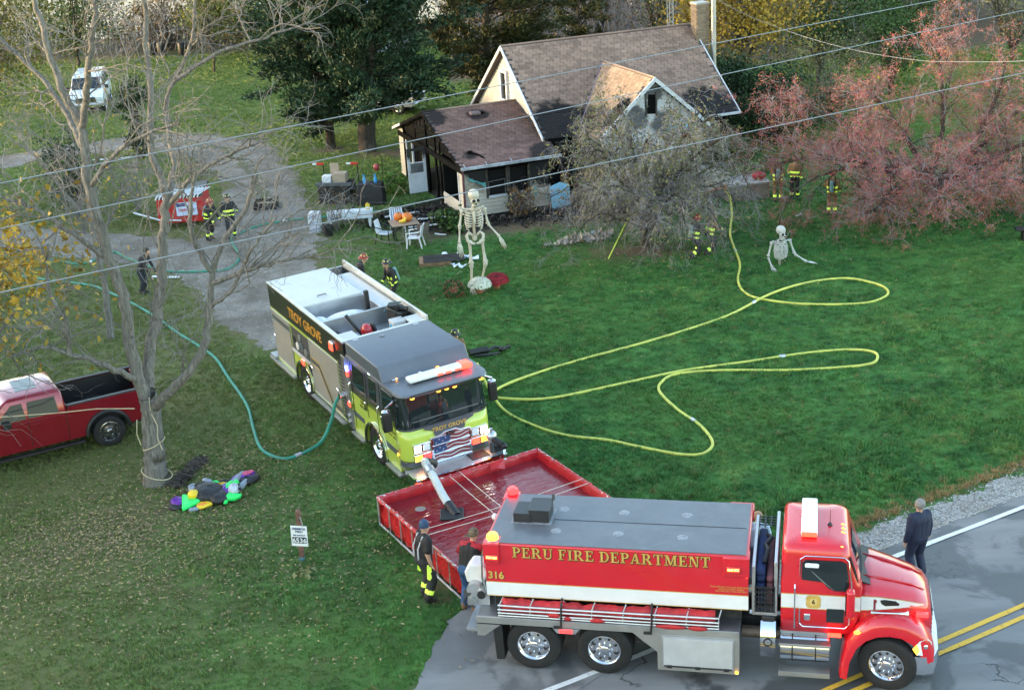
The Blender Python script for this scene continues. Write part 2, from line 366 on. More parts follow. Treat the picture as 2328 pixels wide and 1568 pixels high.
# ---- road, shoulder, driveways
def asphalt(name, c0, c1, wet):
 m, N, L, B = nodes_of(name); pos = N.new('ShaderNodeNewGeometry').outputs['Position']
 mp = N.new('ShaderNodeMapping'); mp.inputs['Rotation'].default_value = (0, 0, R(-28.2)); mp.inputs['Scale'].default_value = (0.22, 1, 1); L.new(pos, mp.inputs[0])
 st = noise(N, L, mp.outputs[0], 1.3, 5, 0.65); fine = noise(N, L, pos, 55, 4, 0.7); mid = noise(N, L, pos, 0.55, 5, 0.6, 0.4)
 c = mix(N, L, c0, c1, ramp(N, L, st, 0.3, 0.7)); c = mix(N, L, c, (0.16, 0.155, 0.15), ramp(N, L, fine, 0.6, 0.85))
 wm = ramp(N, L, mid, 0.5, 0.56)
 c = mix(N, L, c, (0.035, 0.034, 0.034), math_(N, L, 'MULTIPLY', wm, wet))
 vo = N.new('ShaderNodeTexVoronoi'); vo.feature = 'DISTANCE_TO_EDGE'; vo.inputs['Scale'].default_value = 0.3
 nz = N.new('ShaderNodeTexNoise'); nz.inputs['Scale'].default_value = 1.1; nz.inputs['Detail'].default_value = 6; L.new(pos, nz.inputs['Vector']); va = N.new('ShaderNodeVectorMath'); va.operation = 'MULTIPLY_ADD'; L.new(nz.outputs['Color'], va.inputs[0]); va.inputs[1].default_value = (2.4, 2.4, 0); L.new(pos, va.inputs[2]); L.new(va.outputs[0], vo.inputs['Vector'])
 ck = math_(N, L, 'MULTIPLY', ramp(N, L, vo.outputs['Distance'], 0.009, 0.004), ramp(N, L, noise(N, L, pos, 0.35, 2), 0.5, 0.56))
 c = mix(N, L, c, (0.03, 0.03, 0.03), math_(N, L, 'MULTIPLY', ck, 0.8))
 L.new(c, B.inputs['Base Color'])
 rr = N.new('ShaderNodeMapRange'); rr.inputs['To Min'].default_value = 0.8; rr.inputs['To Max'].default_value = 0.42; L.new(wm, rr.inputs[0]); L.new(rr.outputs[0], B.inputs['Roughness'])
 bump(N, L, B, fine, 0.35, 0.01)
 return m
def strip(name, t0, t1, s0, s1, z, material, step=0.4, jit=0.0, jit1=None, parent=None):
 s = np.arange(s0, s1 + step, step); n = len(s); rg = np.random.default_rng(len(name) + int(abs(t0) * 10))
 j1 = jit if jit1 is None else jit1
 a = R0 + s[:, None] * RD + (t0 + rg.normal(size=(n, 1)) * jit) * RN; b = R0 + s[:, None] * RD + (t1 + rg.normal(size=(n, 1)) * j1) * RN
 V = np.zeros((2 * n, 3)); V[:n, :2] = a; V[n:, :2] = b; V[:, 2] = z
 i = np.arange(n - 1); F = np.stack([i, i + 1, i + 1 + n, i + n], -1)
 return np_obj(name, V, F, material, parent)
road = strip('road', -9.5, 0.42, -60, 120, 0.006, asphalt('asphalt', (0.13, 0.13, 0.132), (0.20, 0.198, 0.195), 0.8), jit=0.0, jit1=0.03); tag(road, kind='structure')
def paint(name, col):
 m, N, L, B = nodes_of(name); pos = N.new('ShaderNodeNewGeometry').outputs['Position']
 c = mix(N, L, col, tuple(0.35 * x + 0.03 for x in col), ramp(N, L, noise(N, L, pos, 14, 6, 0.75), 0.52, 0.72)); L.new(c, B.inputs['Base Color']); B.inputs['Roughness'].default_value = 0.65
 return m
WHITEP = paint('white_road_paint', (0.62, 0.62, 0.60)); YELP = paint('yellow_road_paint', (0.62, 0.36, 0.03))
for nm, t, wd, mt in (('edge_line', 0.0, 0.13, WHITEP), ('centre_line', -2.93, 0.12, YELP), ('centre_line', -3.24, 0.12, YELP)):
 o = strip(nm, t - wd / 2, t + wd / 2, -60, 120, 0.021, mt, 0.5, 0.004, parent=road)
m, N, L, B = nodes_of('gravel'); pos = N.new('ShaderNodeNewGeometry').outputs['Position']
vo = N.new('ShaderNodeTexVoronoi'); vo.inputs['Scale'].default_value = 28; L.new(pos, vo.inputs['Vector'])
hs = N.new('ShaderNodeSeparateColor'); L.new(vo.outputs['Color'], hs.inputs[0])
c = mix(N, L, (0.16, 0.15, 0.135), (0.42, 0.41, 0.385), hs.outputs[0]); c = mix(N, L, c, (0.20, 0.175, 0.14), ramp(N, L, noise(N, L, pos, 1.1, 5), 0.45, 0.75))
L.new(c, B.inputs['Base Color']); B.inputs['Roughness'].default_value = 0.9; bump(N, L, B, vo.outputs['Distance'], 0.8, 0.02); GRAVEL = m
m, N, L, B = nodes_of('drive_gravel'); pos = N.new('ShaderNodeNewGeometry').outputs['Position']
vo = N.new('ShaderNodeTexVoronoi'); vo.inputs['Scale'].default_value = 22; L.new(pos, vo.inputs['Vector'])
hs = N.new('ShaderNodeSeparateColor'); L.new(vo.outputs['Color'], hs.inputs[0])
c = mix(N, L, (0.13, 0.115, 0.095), (0.28, 0.25, 0.215), hs.outputs[0]); c = mix(N, L, c, (0.085, 0.066, 0.045), ramp(N, L, noise(N, L, pos, 0.5, 7, 0.75), 0.38, 0.62)); c = mix(N, L, c, (0.06, 0.055, 0.05), math_(N, L, 'MULTIPLY', ramp(N, L, noise(N, L, pos, 2.6, 6, 0.7), 0.55, 0.7), .7))
L.new(c, B.inputs['Base Color']); rr = N.new('ShaderNodeMapRange'); rr.inputs['To Min'].default_value = 0.45; rr.inputs['To Max'].default_value = 0.95; L.new(noise(N, L, pos, 0.9, 4), rr.inputs[0]); L.new(rr.outputs[0], B.inputs['Roughness'])
bump(N, L, B, vo.outputs['Distance'], 0.5, 0.02); DRIVEM = m
sh = strip('shoulder', 0.38, 1.25, 1.5, 120, 0.0035, GRAVEL, 0.25, 0.03, 0.10); tag(sh, kind='structure')
sh2 = strip('shoulder', 0.38, 0.8, -60, -2.2, 0.0035, GRAVEL, 0.25, 0.03, 0.10); tag(sh2, kind='structure')
def ribbon(name, path, z, material, seed):
 rg = np.random.default_rng(seed); pts = np.array(smooth_path(path, 26)); n = len(pts)
 d = np.gradient(pts[:, :2], axis=0); d /= np.linalg.norm(d, axis=1, keepdims=True); nn = np.stack([-d[:, 1], d[:, 0]], -1)
 cols = 5; V = []
 for c in range(cols):
  k = (c / (cols - 1) - 0.5); e = rg.normal(size=n) * (0.34 if c in (0, cols - 1) else 0); e = np.convolve(e, [.2, .3, .3, .2], 'same')
  V.append(np.column_stack([pts[:, :2] + nn * (k * pts[:, 2] + e)[:, None], np.full(n, z)]))
 V = np.concatenate(V); i = np.arange(n - 1); F = np.concatenate([np.stack([c * n + i, c * n + i + 1, (c + 1) * n + i + 1, (c + 1) * n + i], -1) for c in range(cols - 1)])
 return tag(np_obj(name, V, F, material), kind='structure')
ribbon('driveway', DRIVES[0], 0.0042, DRIVEM, 3); ribbon('driveway', DRIVES[1], 0.0084, DRIVEM, 4); ribbon('driveway', DRIVES[2], 0.0126, DRIVEM, 5)
# paved apron at the mouth of the drive
mb = MB(); ap = APRON
mb.add([(x, y, 0.0165) for x, y in ap], [tuple(range(len(ap)))]); tag(mb.build('driveway_apron', asphalt('apron_asphalt', (0.15, 0.148, 0.145), (0.21, 0.205, 0.2), 0.45), fixn=False), kind='structure')
# harvested field far behind
m, N, L, B = nodes_of('stubble'); pos = N.new('ShaderNodeNewGeometry').outputs['Position']
mp = N.new('ShaderNodeMapping'); mp.inputs['Scale'].default_value = (1, 0.12, 1); L.new(pos, mp.inputs[0])
c = mix(N, L, (0.32, 0.25, 0.16), (0.52, 0.43, 0.31), noise(N, L, mp.outputs[0], 1.6, 5)); L.new(c, B.inputs['Base Color']); B.inputs['Roughness'].default_value = 0.95
mb = MB(); mb.add([(-400, 112, .02), (-4, 118, .02), (60, 190, .02), (400, 260, .02), (400, 1400, .02), (-400, 1400, .02)], [(0, 1, 2, 3, 4, 5)]); tag(mb.build('field', m, fixn=False), kind='structure')
# ---- grass blades and fallen leaves (geometry-node instances)
def instancer(name, pts, scale, proto, material=None):
 me = bpy.data.meshes.new(name); me.vertices.add(len(pts)); me.vertices.foreach_set('co', np.asarray(pts, np.float32).ravel()); me.update()
 at = me.attributes.new('sc', 'FLOAT', 'POINT'); at.data.foreach_set('value', np.asarray(scale, np.float32))
 o = bpy.data.objects.new(name, me); COL.objects.link(o)
 ng = bpy.data.node_groups.new(name, 'GeometryNodeTree'); ng.interface.new_socket('Geometry', in_out='INPUT', socket_type='NodeSocketGeometry'); ng.interface.new_socket('Geometry', in_out='OUTPUT', socket_type='NodeSocketGeometry')
 N = ng.nodes; L = ng.links; gi = N.new('NodeGroupInput'); go = N.new('NodeGroupOutput'); ip = N.new('GeometryNodeInstanceOnPoints'); ob = N.new('GeometryNodeObjectInfo'); ob.inputs[0].default_value = proto
 rv = N.new('FunctionNodeRandomValue'); rv.data_type = 'FLOAT_VECTOR'; rv.inputs[0].default_value = (-0.25, -0.25, 0); rv.inputs[1].default_value = (0.25, 0.25, 6.283)
 na = N.new('GeometryNodeInputNamedAttribute'); na.data_type = 'FLOAT'; na.inputs[0].default_value = 'sc'
 L.new(gi.outputs[0], ip.inputs['Points']); L.new(ob.outputs['Geometry'], ip.inputs['Instance']); L.new(rv.outputs[0], ip.inputs['Rotation']); L.new(na.outputs[0], ip.inputs['Scale']); L.new(ip.outputs[0], go.inputs[0])
 md = o.modifiers.new('scatter', 'NODES'); md.node_group = ng
 return o
def proto(name, V, F, material):
 o = np_obj(name, V, F, material); COL.objects.unlink(o); return o
def tuft(rng, n, h, spread, wd):
 V = []; F = []
 for i in range(n):
  a = rng.uniform(0, 6.283); r = spread * math.sqrt(rng.uniform()); x, y = r * math.cos(a), r * math.sin(a)
  b = rng.uniform(0, 6.283); hh = h * rng.uniform(0.55, 1.15); ln = hh * rng.uniform(0.2, 0.75); px, py = -math.sin(b) * wd, math.cos(b) * wd
  o = len(V)
  V += [(x - px, y - py, -.01), (x + px, y + py, -.01), (x + px * .7 + math.cos(b) * ln * .4, y + py * .7 + math.sin(b) * ln * .4, hh * .7), (x - px * .7 + math.cos(b) * ln * .4, y - py * .7 + math.sin(b) * ln * .4, hh * .7), (x + math.cos(b) * ln, y + math.sin(b) * ln, hh)]
  F += [(o, o + 1, o + 2, o + 3), (o + 3, o + 2, o + 4, o + 4)]
 return np.array(V), F
def blade_mat():
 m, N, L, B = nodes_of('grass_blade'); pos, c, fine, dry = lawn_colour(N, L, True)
 oi = N.new('ShaderNodeObjectInfo')
 c = mix(N, L, c, (0.11, 0.18, 0.04), ramp(N, L, oi.outputs['Random'], 0.75, 1.0))
 c = mix(N, L, c, (0.22, 0.17, 0.07), ramp(N, L, oi.outputs['Random'], 0.06, 0.0))
 L.new(c, B.inputs['Base Color']); B.inputs['Roughness'].default_value = 0.55; B.inputs['Specular IOR Level'].default_value = 0.3
 return m
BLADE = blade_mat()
def tuft_obj(name, n, h, spread, wd, seed):
 V, F = tuft(np.random.default_rng(seed), n, h, spread, wd); mb = MB(); mb.add(V, [f if f[2] != f[3] else f[:3] for f in F]); me = mb.mesh(name, BLADE); return bpy.data.objects.new(name, me)
TUFT = [tuft_obj('grass_tuft', 11, 0.075, 0.07, 0.0055, 1), tuft_obj('grass_tuft_mid', 12, 0.085, 0.11, 0.010, 2), tuft_obj('grass_tuft_far', 12, 0.11, 0.2, 0.02, 3)]
for o_ in TUFT: pass
def scatter(y0, y1, dens, rng):
 hw = 0.42; n = int(dens * (y1 - y0) * (2 * hw * y1 + 2)); y = rng.uniform(y0, y1, n); x = rng.uniform(-1, 1, n) * (hw * y1 + 1)
 px, py = project(x, y); k = (px > -25) & (px < 1050) & (py > -15) & (py < 720); return x[k], y[k]
def grass_ok(x, y, rng):
 d = dry_field(x, y) + soot_field(x, y)
 edge = rng.normal(size=len(x)) * 0.22
 return (drive_d(x, y) > edge + 0.02) & (road_t(x, y) > np.where(x < -1, .85, 1.3) + edge * .8) & ~in_house(x, y) & (rng.uniform(size=len(x)) > d * 1.15)
def grass_ok_left(x, y, rng): return grass_ok(x, y, rng) & ~in_apron(x, y) | ((dist_poly(x, y, [(p[0], p[1], .7) for p in DRIVES[2][1:5]]) < 0) & (rng.uniform(size=len(x)) < .4) & (y > 59))
rg = np.random.default_rng(5)
for (y0, y1, dens, k, sc) in ((19, 36, 105, 0, 1.0), (36, 54, 60, 1, .9), (54, 76, 30, 2, .7), (76, 122, 16, 2, .9)):
 x, y = scatter(y0, y1, dens, rg); ok = grass_ok_left(x, y, rg); x, y = x[ok], y[ok]
 s = sc * rg.uniform(0.6, 1.35, len(x)) * (0.9 + 0.18 * np.sin(x * 0.9 + np.sin(y * .7)) * np.sin(y * 0.8 + x * .3))
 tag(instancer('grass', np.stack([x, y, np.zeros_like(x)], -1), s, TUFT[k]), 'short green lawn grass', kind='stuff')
# rough edge along the road and the ditch: longer tufts
LONG = tuft_obj('grass_long', 16, 0.2, 0.13, 0.008, 9); DRYT = None
m, N, L, B = nodes_of('dry_blade'); oi = N.new('ShaderNodeObjectInfo'); L.new(mix(N, L, (0.23, 0.13, 0.05), (0.36, 0.25, 0.11), oi.outputs['Random']), B.inputs['Base Color']); B.inputs['Roughness'].default_value = 0.8
V, F = tuft(np.random.default_rng(4), 14, 0.13, 0.12, 0.007); mb = MB(); mb.add(V, [f if f[2] != f[3] else f[:3] for f in F]); DRYT = bpy.data.objects.new('dry_tuft', mb.mesh('dry_tuft', m))
n = 1900; s = rg.uniform(-8, 26, n); t = 1.45 + np.abs(rg.normal(size=n)) * 0.22 - 0.12 * (rg.uniform(size=n) < .2); P = R0 + s[:, None] * RD + t[:, None] * RN
k = (drive_d(P[:, 0], P[:, 1]) > 0.1) & ~((P[:, 0] > -2.9) & (P[:, 0] < 4.2) & (P[:, 1] < 26.2)); P = P[k]
tag(instancer('dry_grass', np.column_stack([P, np.zeros(len(P))]), rg.uniform(.35, .85, len(P)), DRYT), 'dead brown grass along the gravel shoulder', kind='stuff')
n = 5200; s = rg.uniform(1, 26, n); t = rg.uniform(1.7, 6.5, n) ; P = R0 + s[:, None] * RD + t[:, None] * RN; k = (np.sin(P[:, 0] * 1.3) * np.cos(P[:, 1] * 1.1) + rg.normal(size=n) * .5 > 0.1) & (drive_d(P[:, 0], P[:, 1]) > 0.4); P = P[k]
tag(instancer('grass', np.column_stack([P, np.zeros(len(P))]), rg.uniform(.5, .9, len(P)), LONG), 'longer tufted grass above the road shoulder', kind='stuff')
# fallen leaves
m, N, L, B = nodes_of('fallen_leaf'); oi = N.new('ShaderNodeObjectInfo'); cr = N.new('ShaderNodeValToRGB'); L.new(oi.outputs['Random'], cr.inputs[0])
els = cr.color_ramp.elements; els.new(0.35); els.new(0.7)
for e, p, cc in zip(els, (0, .35, .7, 1), ((0.10, 0.06, 0.03), (0.20, 0.13, 0.07), (0.33, 0.25, 0.14), (0.40, 0.28, 0.08))): e.position = p; e.color = (*cc, 1)
L.new(cr.outputs[0], B.inputs['Base Color']); B.inputs['Roughness'].default_value = 0.7
LEAFP = proto('fallen_leaf', [(-.055, 0, .012), (0, -.022, .03), (.06, 0, .015), (0, .022, .028), (0, 0, .02)], [(0, 1, 4), (1, 2, 4), (2, 3, 4), (3, 0, 4)], m)
def litter(cx, cy, rx, ry, n, rng):
 a = rng.normal(size=(n, 2)); return np.column_stack([cx + a[:, 0] * rx, cy + a[:, 1] * ry])
LP = np.concatenate([litter(-9.3, 31.0, 2.4, 1.9, 2900, rg), litter(-11.8, 28.6, 2.6, 1.6, 2000, rg), litter(-10.2, 30.2, 1.1, .8, 900, rg), litter(-8.2, 33.6, 1.2, .8, 500, rg), litter(-7, 29.5, 3, 3, 900, rg), litter(-6, 34.5, 2.5, 2.2, 600, rg), litter(-6, 27, 3, 2, 700, rg),
     litter(5, 49, 4, 3, 420, rg), litter(11, 51, 4, 2.5, 300, rg), litter(0, 44, 8, 6, 260, rg), litter(-10, 55, 5, 5, 500, rg), litter(-12, 68, 8, 9, 900, rg), litter(-20, 82, 10, 7, 900, rg), litter(16, 54, 5, 3, 500, rg)])
ok = (road_t(LP[:, 0], LP[:, 1]) > 0.8) & ~in_house(LP[:, 0], LP[:, 1]) & ((drive_d(LP[:, 0], LP[:, 1]) > 0) | (rg.uniform(size=len(LP)) < .12)); LP = LP[ok]
tag(instancer('fallen_leaves', np.column_stack([LP, np.full(len(LP), .035)]), rg.uniform(.45, 1.0, len(LP)) * np.where(LP[:, 1] > 45, 1.35, 1.0), LEAFP), 'dry tan leaves scattered over the grass', kind='stuff')
# loose stones on the shoulder and the drives
m, N, L, B = nodes_of('stone'); oi = N.new('ShaderNodeObjectInfo'); L.new(mix(N, L, (0.15, 0.14, 0.13), (0.44, 0.43, 0.41), oi.outputs['Random']), B.inputs['Base Color']); B.inputs['Roughness'].default_value = 0.85
mb = MB(); mb.ball((0, 0, 0.006), .024, .018, .013, 5, 3); STONE = bpy.data.objects.new('stone', mb.mesh('stone', m))
n = 7000; s = rg.uniform(1.6, 26, n); t = np.clip(rg.normal(size=n) * .28 + .85, .4, 1.7); P = R0 + s[:, None] * RD + t[:, None] * RN
Q = np.concatenate([np.column_stack([rg.uniform(-24, -4, 5000), rg.uniform(44, 80, 5000)]), np.column_stack([rg.uniform(-3, 1, 900), rg.uniform(22, 33, 900)])]); Q = Q[drive_d(Q[:, 0], Q[:, 1]) < 0]; P = np.concatenate([P, Q])
tag(instancer('gravel', np.column_stack([P, np.full(len(P), .008)]), rg.uniform(.5, 1.3, len(P)), STONE), 'pale crushed stone on shoulder and drive', kind='stuff')
# ================================================================== VEGETATION
def bark_mat(name, c0, c1, sc=14.0):
 m, N, L, B = nodes_of(name); tc = N.new('ShaderNodeTexCoord').outputs['Object']
 mp = N.new('ShaderNodeMapping'); mp.inputs['Scale'].default_value = (1, 1, 0.16); L.new(tc, mp.inputs[0])
 f = noise(N, L, mp.outputs[0], sc, 6, 0.7, 0.6); c = mix(N, L, c0, c1, ramp(N, L, f, 0.32, 0.68)); c = mix(N, L, c, (0.20, 0.20, 0.16), ramp(N, L, noise(N, L, tc, 1.3, 4), 0.55, 0.8))
 L.new(c, B.inputs['Base Color']); B.inputs['Roughness'].default_value = 0.9; B.inputs['Specular IOR Level'].default_value = 0.2; bump(N, L, B, f, 1.0, 0.12); return m
BARK = bark_mat('grey_bark', (0.10, 0.093, 0.083), (0.31, 0.292, 0.265)); DBARK = bark_mat('dark_bark', (0.035, 0.028, 0.022), (0.11, 0.09, 0.07))
TWIG = mat('twig', (0.21, 0.195, 0.185), 0.85, var=0.25, vs=1.5, spec=0.2); TWIGP = mat('grey_violet_twig', (0.34, 0.31, 0.315), 0.85, var=0.3, vs=1.5, spec=0.2)
TWIGR = mat('red_twig', (0.30, 0.075, 0.06), 0.8, var=0.3, vs=0.8, spec=0.2)
def leaf_mat(name, cols, rough=0.6): return mat(name, cols[0], rough, island=cols, vs=0.5, spec=0.25, obj=True)
L_YEL = leaf_mat('yellow_leaf', [(0.40, 0.24, 0.025), (0.56, 0.36, 0.05), (0.48, 0.33, 0.045), (0.28, 0.20, 0.03)])
L_YG = leaf_mat('yellow_green_leaf', [(0.10, 0.12, 0.02), (0.22, 0.20, 0.03), (0.075, 0.115, 0.02), (0.32, 0.24, 0.04)])
L_GRN = leaf_mat('green_leaf', [(0.035, 0.08, 0.018), (0.06, 0.125, 0.03), (0.09, 0.14, 0.035), (0.03, 0.06, 0.018)])
L_DKG = leaf_mat('dark_green_leaf', [(0.015, 0.042, 0.014), (0.03, 0.072, 0.022), (0.05, 0.095, 0.03), (0.02, 0.04, 0.02)])
L_OLV = leaf_mat('olive_leaf', [(0.17, 0.175, 0.07), (0.24, 0.23, 0.09), (0.14, 0.16, 0.06), (0.20, 0.16, 0.08)])
L_BRN = leaf_mat('brown_leaf', [(0.14, 0.075, 0.035), (0.22, 0.13, 0.06), (0.28, 0.15, 0.05), (0.10, 0.07, 0.045)])
L_RED = leaf_mat('red_berry', [(0.50, 0.13, 0.11), (0.56, 0.18, 0.15), (0.44, 0.12, 0.12), (0.38, 0.18, 0.13)])
L_CED = leaf_mat('cedar_spray', [(0.018, 0.045, 0.022), (0.034, 0.075, 0.034), (0.052, 0.092, 0.04), (0.026, 0.054, 0.034)])
L_CEDY = leaf_mat('bronze_cedar_spray', [(0.05, 0.06, 0.02), (0.075, 0.085, 0.026), (0.095, 0.09, 0.03), (0.045, 0.052, 0.02)])
def limb_mesh(limbs, sides=10, flare=True):
 """limbs: (points, r0, r1) hand-placed; returns mesh parts and sampled polylines"""
 parts = []; lines = []
 for pts, r0, r1 in limbs:
  P = np.array(smooth_path(pts, 5)); n = len(P); r = np.linspace(r0, r1, n)
  rg = np.random.default_rng(int(abs(P[-1, 0]) * 1000)); P[1:-1] += rg.normal(size=(n - 2, 3)) * 0.02
  v, f = tubes(P[None], r[None], sides); parts.append((v, f)); lines.append((P, r))
 return parts, lines
def resample(P, r, n):
 d = np.concatenate([[0], np.cumsum(np.linalg.norm(np.diff(P, axis=0), axis=1))]); t = np.linspace(0, d[-1], n)
 return np.stack([np.interp(t, d, P[:, i]) for i in range(3)], -1), np.interp(t, d, r)
def twigs_from(lines, rng, spec):
 """spec: list of dicts per level; returns list of (P,R) per level"""
 lv = []; P = np.stack([resample(p, r, 14)[0] for p, r in lines]); Rr = np.stack([resample(p, r, 14)[1] for p, r in lines])
 for s in spec:
  p0, d0, r = sprout(P, Rr, s['k'], rng, s.get('lo', .2), 1.0, s['ang'], s.get('up', .2))
  keep = p0[:, 2] > s.get('zmin', 0.0); p0, d0, r = p0[keep], d0[keep], r[keep]
  ln = s['len'] * rng.uniform(.45, 1.35, len(p0)); n = s.get('n', 6)
  P = walk(p0, d0, ln, n, s['wob'], rng, s.get('grav', 0)); rr = np.minimum(r * 0.7, s['r'])
  Rr = rr[:, None] * np.linspace(1, s.get('tip', .35), n)[None]; lv.append((P, Rr))
 return lv
# ---- the big bare tree in the foreground, three stems from one butt
def main_tree():
 t = thing('bare_tree', 'tall bare grey tree with three stems and cord wrapped round its trunk', 'tree', (-9.42, 32.9, 0))
 O = np.array([-9.42, 32.9, 0]); W = lambda pts: [np.array(p) - O for p in pts]
 trunk = [(W([(-9.44, 32.9, -0.1), (-9.40, 32.9, 0.25), (-9.36, 32.9, 0.8), (-9.31, 32.9, 1.5), (-9.27, 32.9, 2.1), (-9.3, 32.9, 2.5)]), .30, .235)]
 big = [(W([(-9.32, 32.9, 1.9), (-9.54, 33.0, 3.6), (-9.52, 33.0, 4.9), (-9.70, 33.0, 6.05), (-9.89, 33.0, 7.84), (-9.88, 33.0, 8.91), (-9.87, 33.0, 9.55)]), .17, .10),
  (W([(-9.87, 33.0, 9.4), (-10.16, 33.0, 10.29), (-10.38, 33.1, 11.43), (-10.47, 33.2, 12.6), (-10.3, 33.2, 14.0)]), .105, .045),
  (W([(-9.85, 33.0, 9.3), (-9.35, 32.4, 10.5), (-9.0, 32.0, 11.49), (-8.7, 32.0, 12.5), (-8.5, 31.9, 13.8)]), .095, .04),
  (W([(-9.88, 33.0, 8.7), (-10.3, 33.6, 9.5), (-10.9, 34.0, 10.4), (-11.8, 34.2, 11.4), (-12.6, 34.2, 12.2)]), .085, .035),
  (W([(-9.35, 32.95, 1.9), (-9.3, 33.5, 3.2), (-8.9, 33.8, 4.51), (-8.6, 34.0, 6.02), (-8.44, 34.0, 6.93), (-8.28, 34.0, 7.37)]), .165, .10),
  (W([(-8.32, 34.0, 7.2), (-8.53, 34.0, 8.5), (-8.36, 34.0, 9.78), (-8.31, 34.1, 11.05), (-8.2, 34.1, 12.4), (-8.3, 34.2, 14)]), .10, .04),
  (W([(-8.35, 34.0, 7.1), (-8.15, 34.5, 8.02), (-8.25, 34.8, 8.8), (-8.2, 35.0, 9.6), (-7.5, 35.0, 10.7), (-7.1, 35.0, 12.2)]), .085, .035),
  (W([(-9.2, 32.85, 2.1), (-8.75, 32.4, 2.6), (-8.09, 32.1, 3.2), (-7.5, 32.0, 4.0), (-7.2, 32.0, 4.99), (-7.06, 32.0, 5.87), (-6.6, 32.0, 6.7), (-6.0, 32.0, 7.5), (-5.7, 32.0, 8.2)]), .14, .04),
  (W([(-7.1, 32.0, 5.6), (-6.4, 31.7, 5.9), (-5.6, 31.5, 6.15), (-4.8, 31.4, 6.3), (-4.0, 31.4, 6.25)]), .07, .025),
  (W([(-7.2, 32.0, 5.0), (-6.5, 31.6, 5.6), (-5.9, 31.2, 6.6), (-5.2, 31.0, 7.4)]), .06, .025),
  (W([(-7.06, 32.0, 5.9), (-7.3, 31.7, 6.8), (-7.2, 31.5, 7.7), (-6.9, 31.4, 8.7)]), .07, .03),
  (W([(-9.45, 32.9, 2.9), (-10.05, 32.4, 3.5), (-10.9, 32.1, 4.05), (-11.46, 32.0, 4.25), (-12.2, 32.0, 4.05)]), .09, .03),
  (W([(-10.8, 32.1, 4.0), (-10.7, 31.9, 4.9), (-10.9, 31.8, 5.8), (-10.7, 31.7, 6.9)]), .06, .025),
  (W([(-9.7, 33.0, 6.0), (-10.4, 32.6, 6.9), (-11.1, 32.4, 7.6), (-11.9, 32.3, 8.0)]), .07, .03),
  (W([(-9.9, 33.0, 7.9), (-9.2, 32.5, 8.6), (-8.3, 32.2, 9.2), (-7.3, 32.0, 9.5)]), .07, .025),
  (W([(-8.4, 34.0, 7.0), (-7.6, 33.6, 7.8), (-6.7, 33.4, 8.3), (-5.7, 33.3, 8.7)]), .07, .025),
  (W([(-7.9, 35.0, 10.0), (-6.8, 35.0, 10.6), (-5.6, 35.0, 10.9), (-4.4, 35.0, 11.2)]), .06, .02)]
 pa, la = limb_mesh(trunk, 16); pb, lb = limb_mesh(big, 9)
 # flare the butt
 v = pa[0][0]; fl = np.clip(0.5 - v[:, 2], 0, .6); c = np.array([-0.02, 0, 0]); v[:, :2] = c[:2] + (v[:, :2] - c[:2]) * (1 + fl[:, None] * .5)
 V, F = join(pa + pb); o = np_obj('trunk', V, F, BARK, t, True)
 rng = np.random.default_rng(21)
 lv = twigs_from(lb, rng, [dict(k=8, ang=.75, up=.25, len=2.1, n=7, wob=.24, r=.022, zmin=2.6, tip=.4), dict(k=6, ang=.8, up=.08, len=1.1, n=6, wob=.32, r=.010, lo=.15, tip=.5), dict(k=3, ang=.8, up=0.05, len=.55, n=5, wob=.4, r=.006, lo=.2, tip=.6)])
 for nm, (P, Rr), sd in (('branch_spray', lv[0], 5), ('twig_spray', lv[1], 4), ('fine_twig_spray', lv[2], 3)):
  V, F = tubes(P, Rr, sd); q = np_obj(nm, V, F, BARK if nm == 'branch_spray' else TWIG, t)
 # tan cord wound round the butt
 mb = MB()
 def ring(z0, z1, r, n=26, a0=0, a1=2 * math.pi, cx=0.04): return [(cx + r * math.cos(a0 + (a1 - a0) * i / n), r * math.sin(a0 + (a1 - a0) * i / n), z0 + (z1 - z0) * (0.5 - 0.5 * math.cos(2 * math.pi * i / n))) for i in range(n + 1)]
 mb.tube(ring(.16, .42, .375), .016, 5); mb.tube(ring(1.25, 1.0, .29, cx=.09), .014, 5)
 mb.tube([(.34, -.22, 1.02), (.27, -.24, 1.35), (.30, -.20, 1.7), (.20, -.25, 2.1), (.22, -.24, 2.5)], .014, 5); mb.tube([(-.18, -.24, 1.2), (-.25, -.20, 1.5), (-.18, -.23, 1.9)], .013, 5)
 mb.tube([(-.2, -.2, 2.2), (-1.3, .3, 2.05), (-2.6, .9, 1.75), (-4.6, 1.2, 1.6)], .013, 5)
 mb.build('cord', mat('tan_cord', (0.50, 0.42, 0.27), .7), t, True)
 return t
main_tree()
def bare_tree(name, label, loc, limbs, spec, seed, bark=BARK, twig=TWIG, leaf=None, group=None, sides=7):
 t = thing(name, label, 'tree', loc, 0, group); rng = np.random.default_rng(seed)
 pa, la = limb_mesh(limbs, sides); V, F = join(pa); np_obj('trunk', V, F, bark, t, True)
 lv = twigs_from(la, rng, spec); nm = ['branch_spray', 'twig_spray', 'fine_twig_spray']
 for i, (P, Rr) in enumerate(lv):
  V, F = tubes(P, Rr, 4 if i == 0 else 3); np_obj(nm[i], V, F, bark if i == 0 and bark is not BARK else twig, t)
 if leaf:
  for (lname, material, lev, per, size, asp, spread) in leaf:
   P = lv[lev][0]; n, k, _ = P.shape; m_ = int(n * per); a = rng.integers(0, n, m_); b = rng.uniform(.25, 1, m_) * (k - 1); i = np.minimum(b.astype(int), k - 2); fr = (b - i)[:, None]
   cen = P[a, i] * (1 - fr) + P[a, i + 1] * fr + rng.normal(size=(m_, 3)) * spread
   if lname == 'olive_leaves': cen = cen[rng.uniform(size=m_) < np.clip((cen[:, 2] - 1.2) / 2.6, .04, 1)]
   V, F = leaves(cen, size, rng, asp); np_obj(lname, V, F, material, t)
 return t
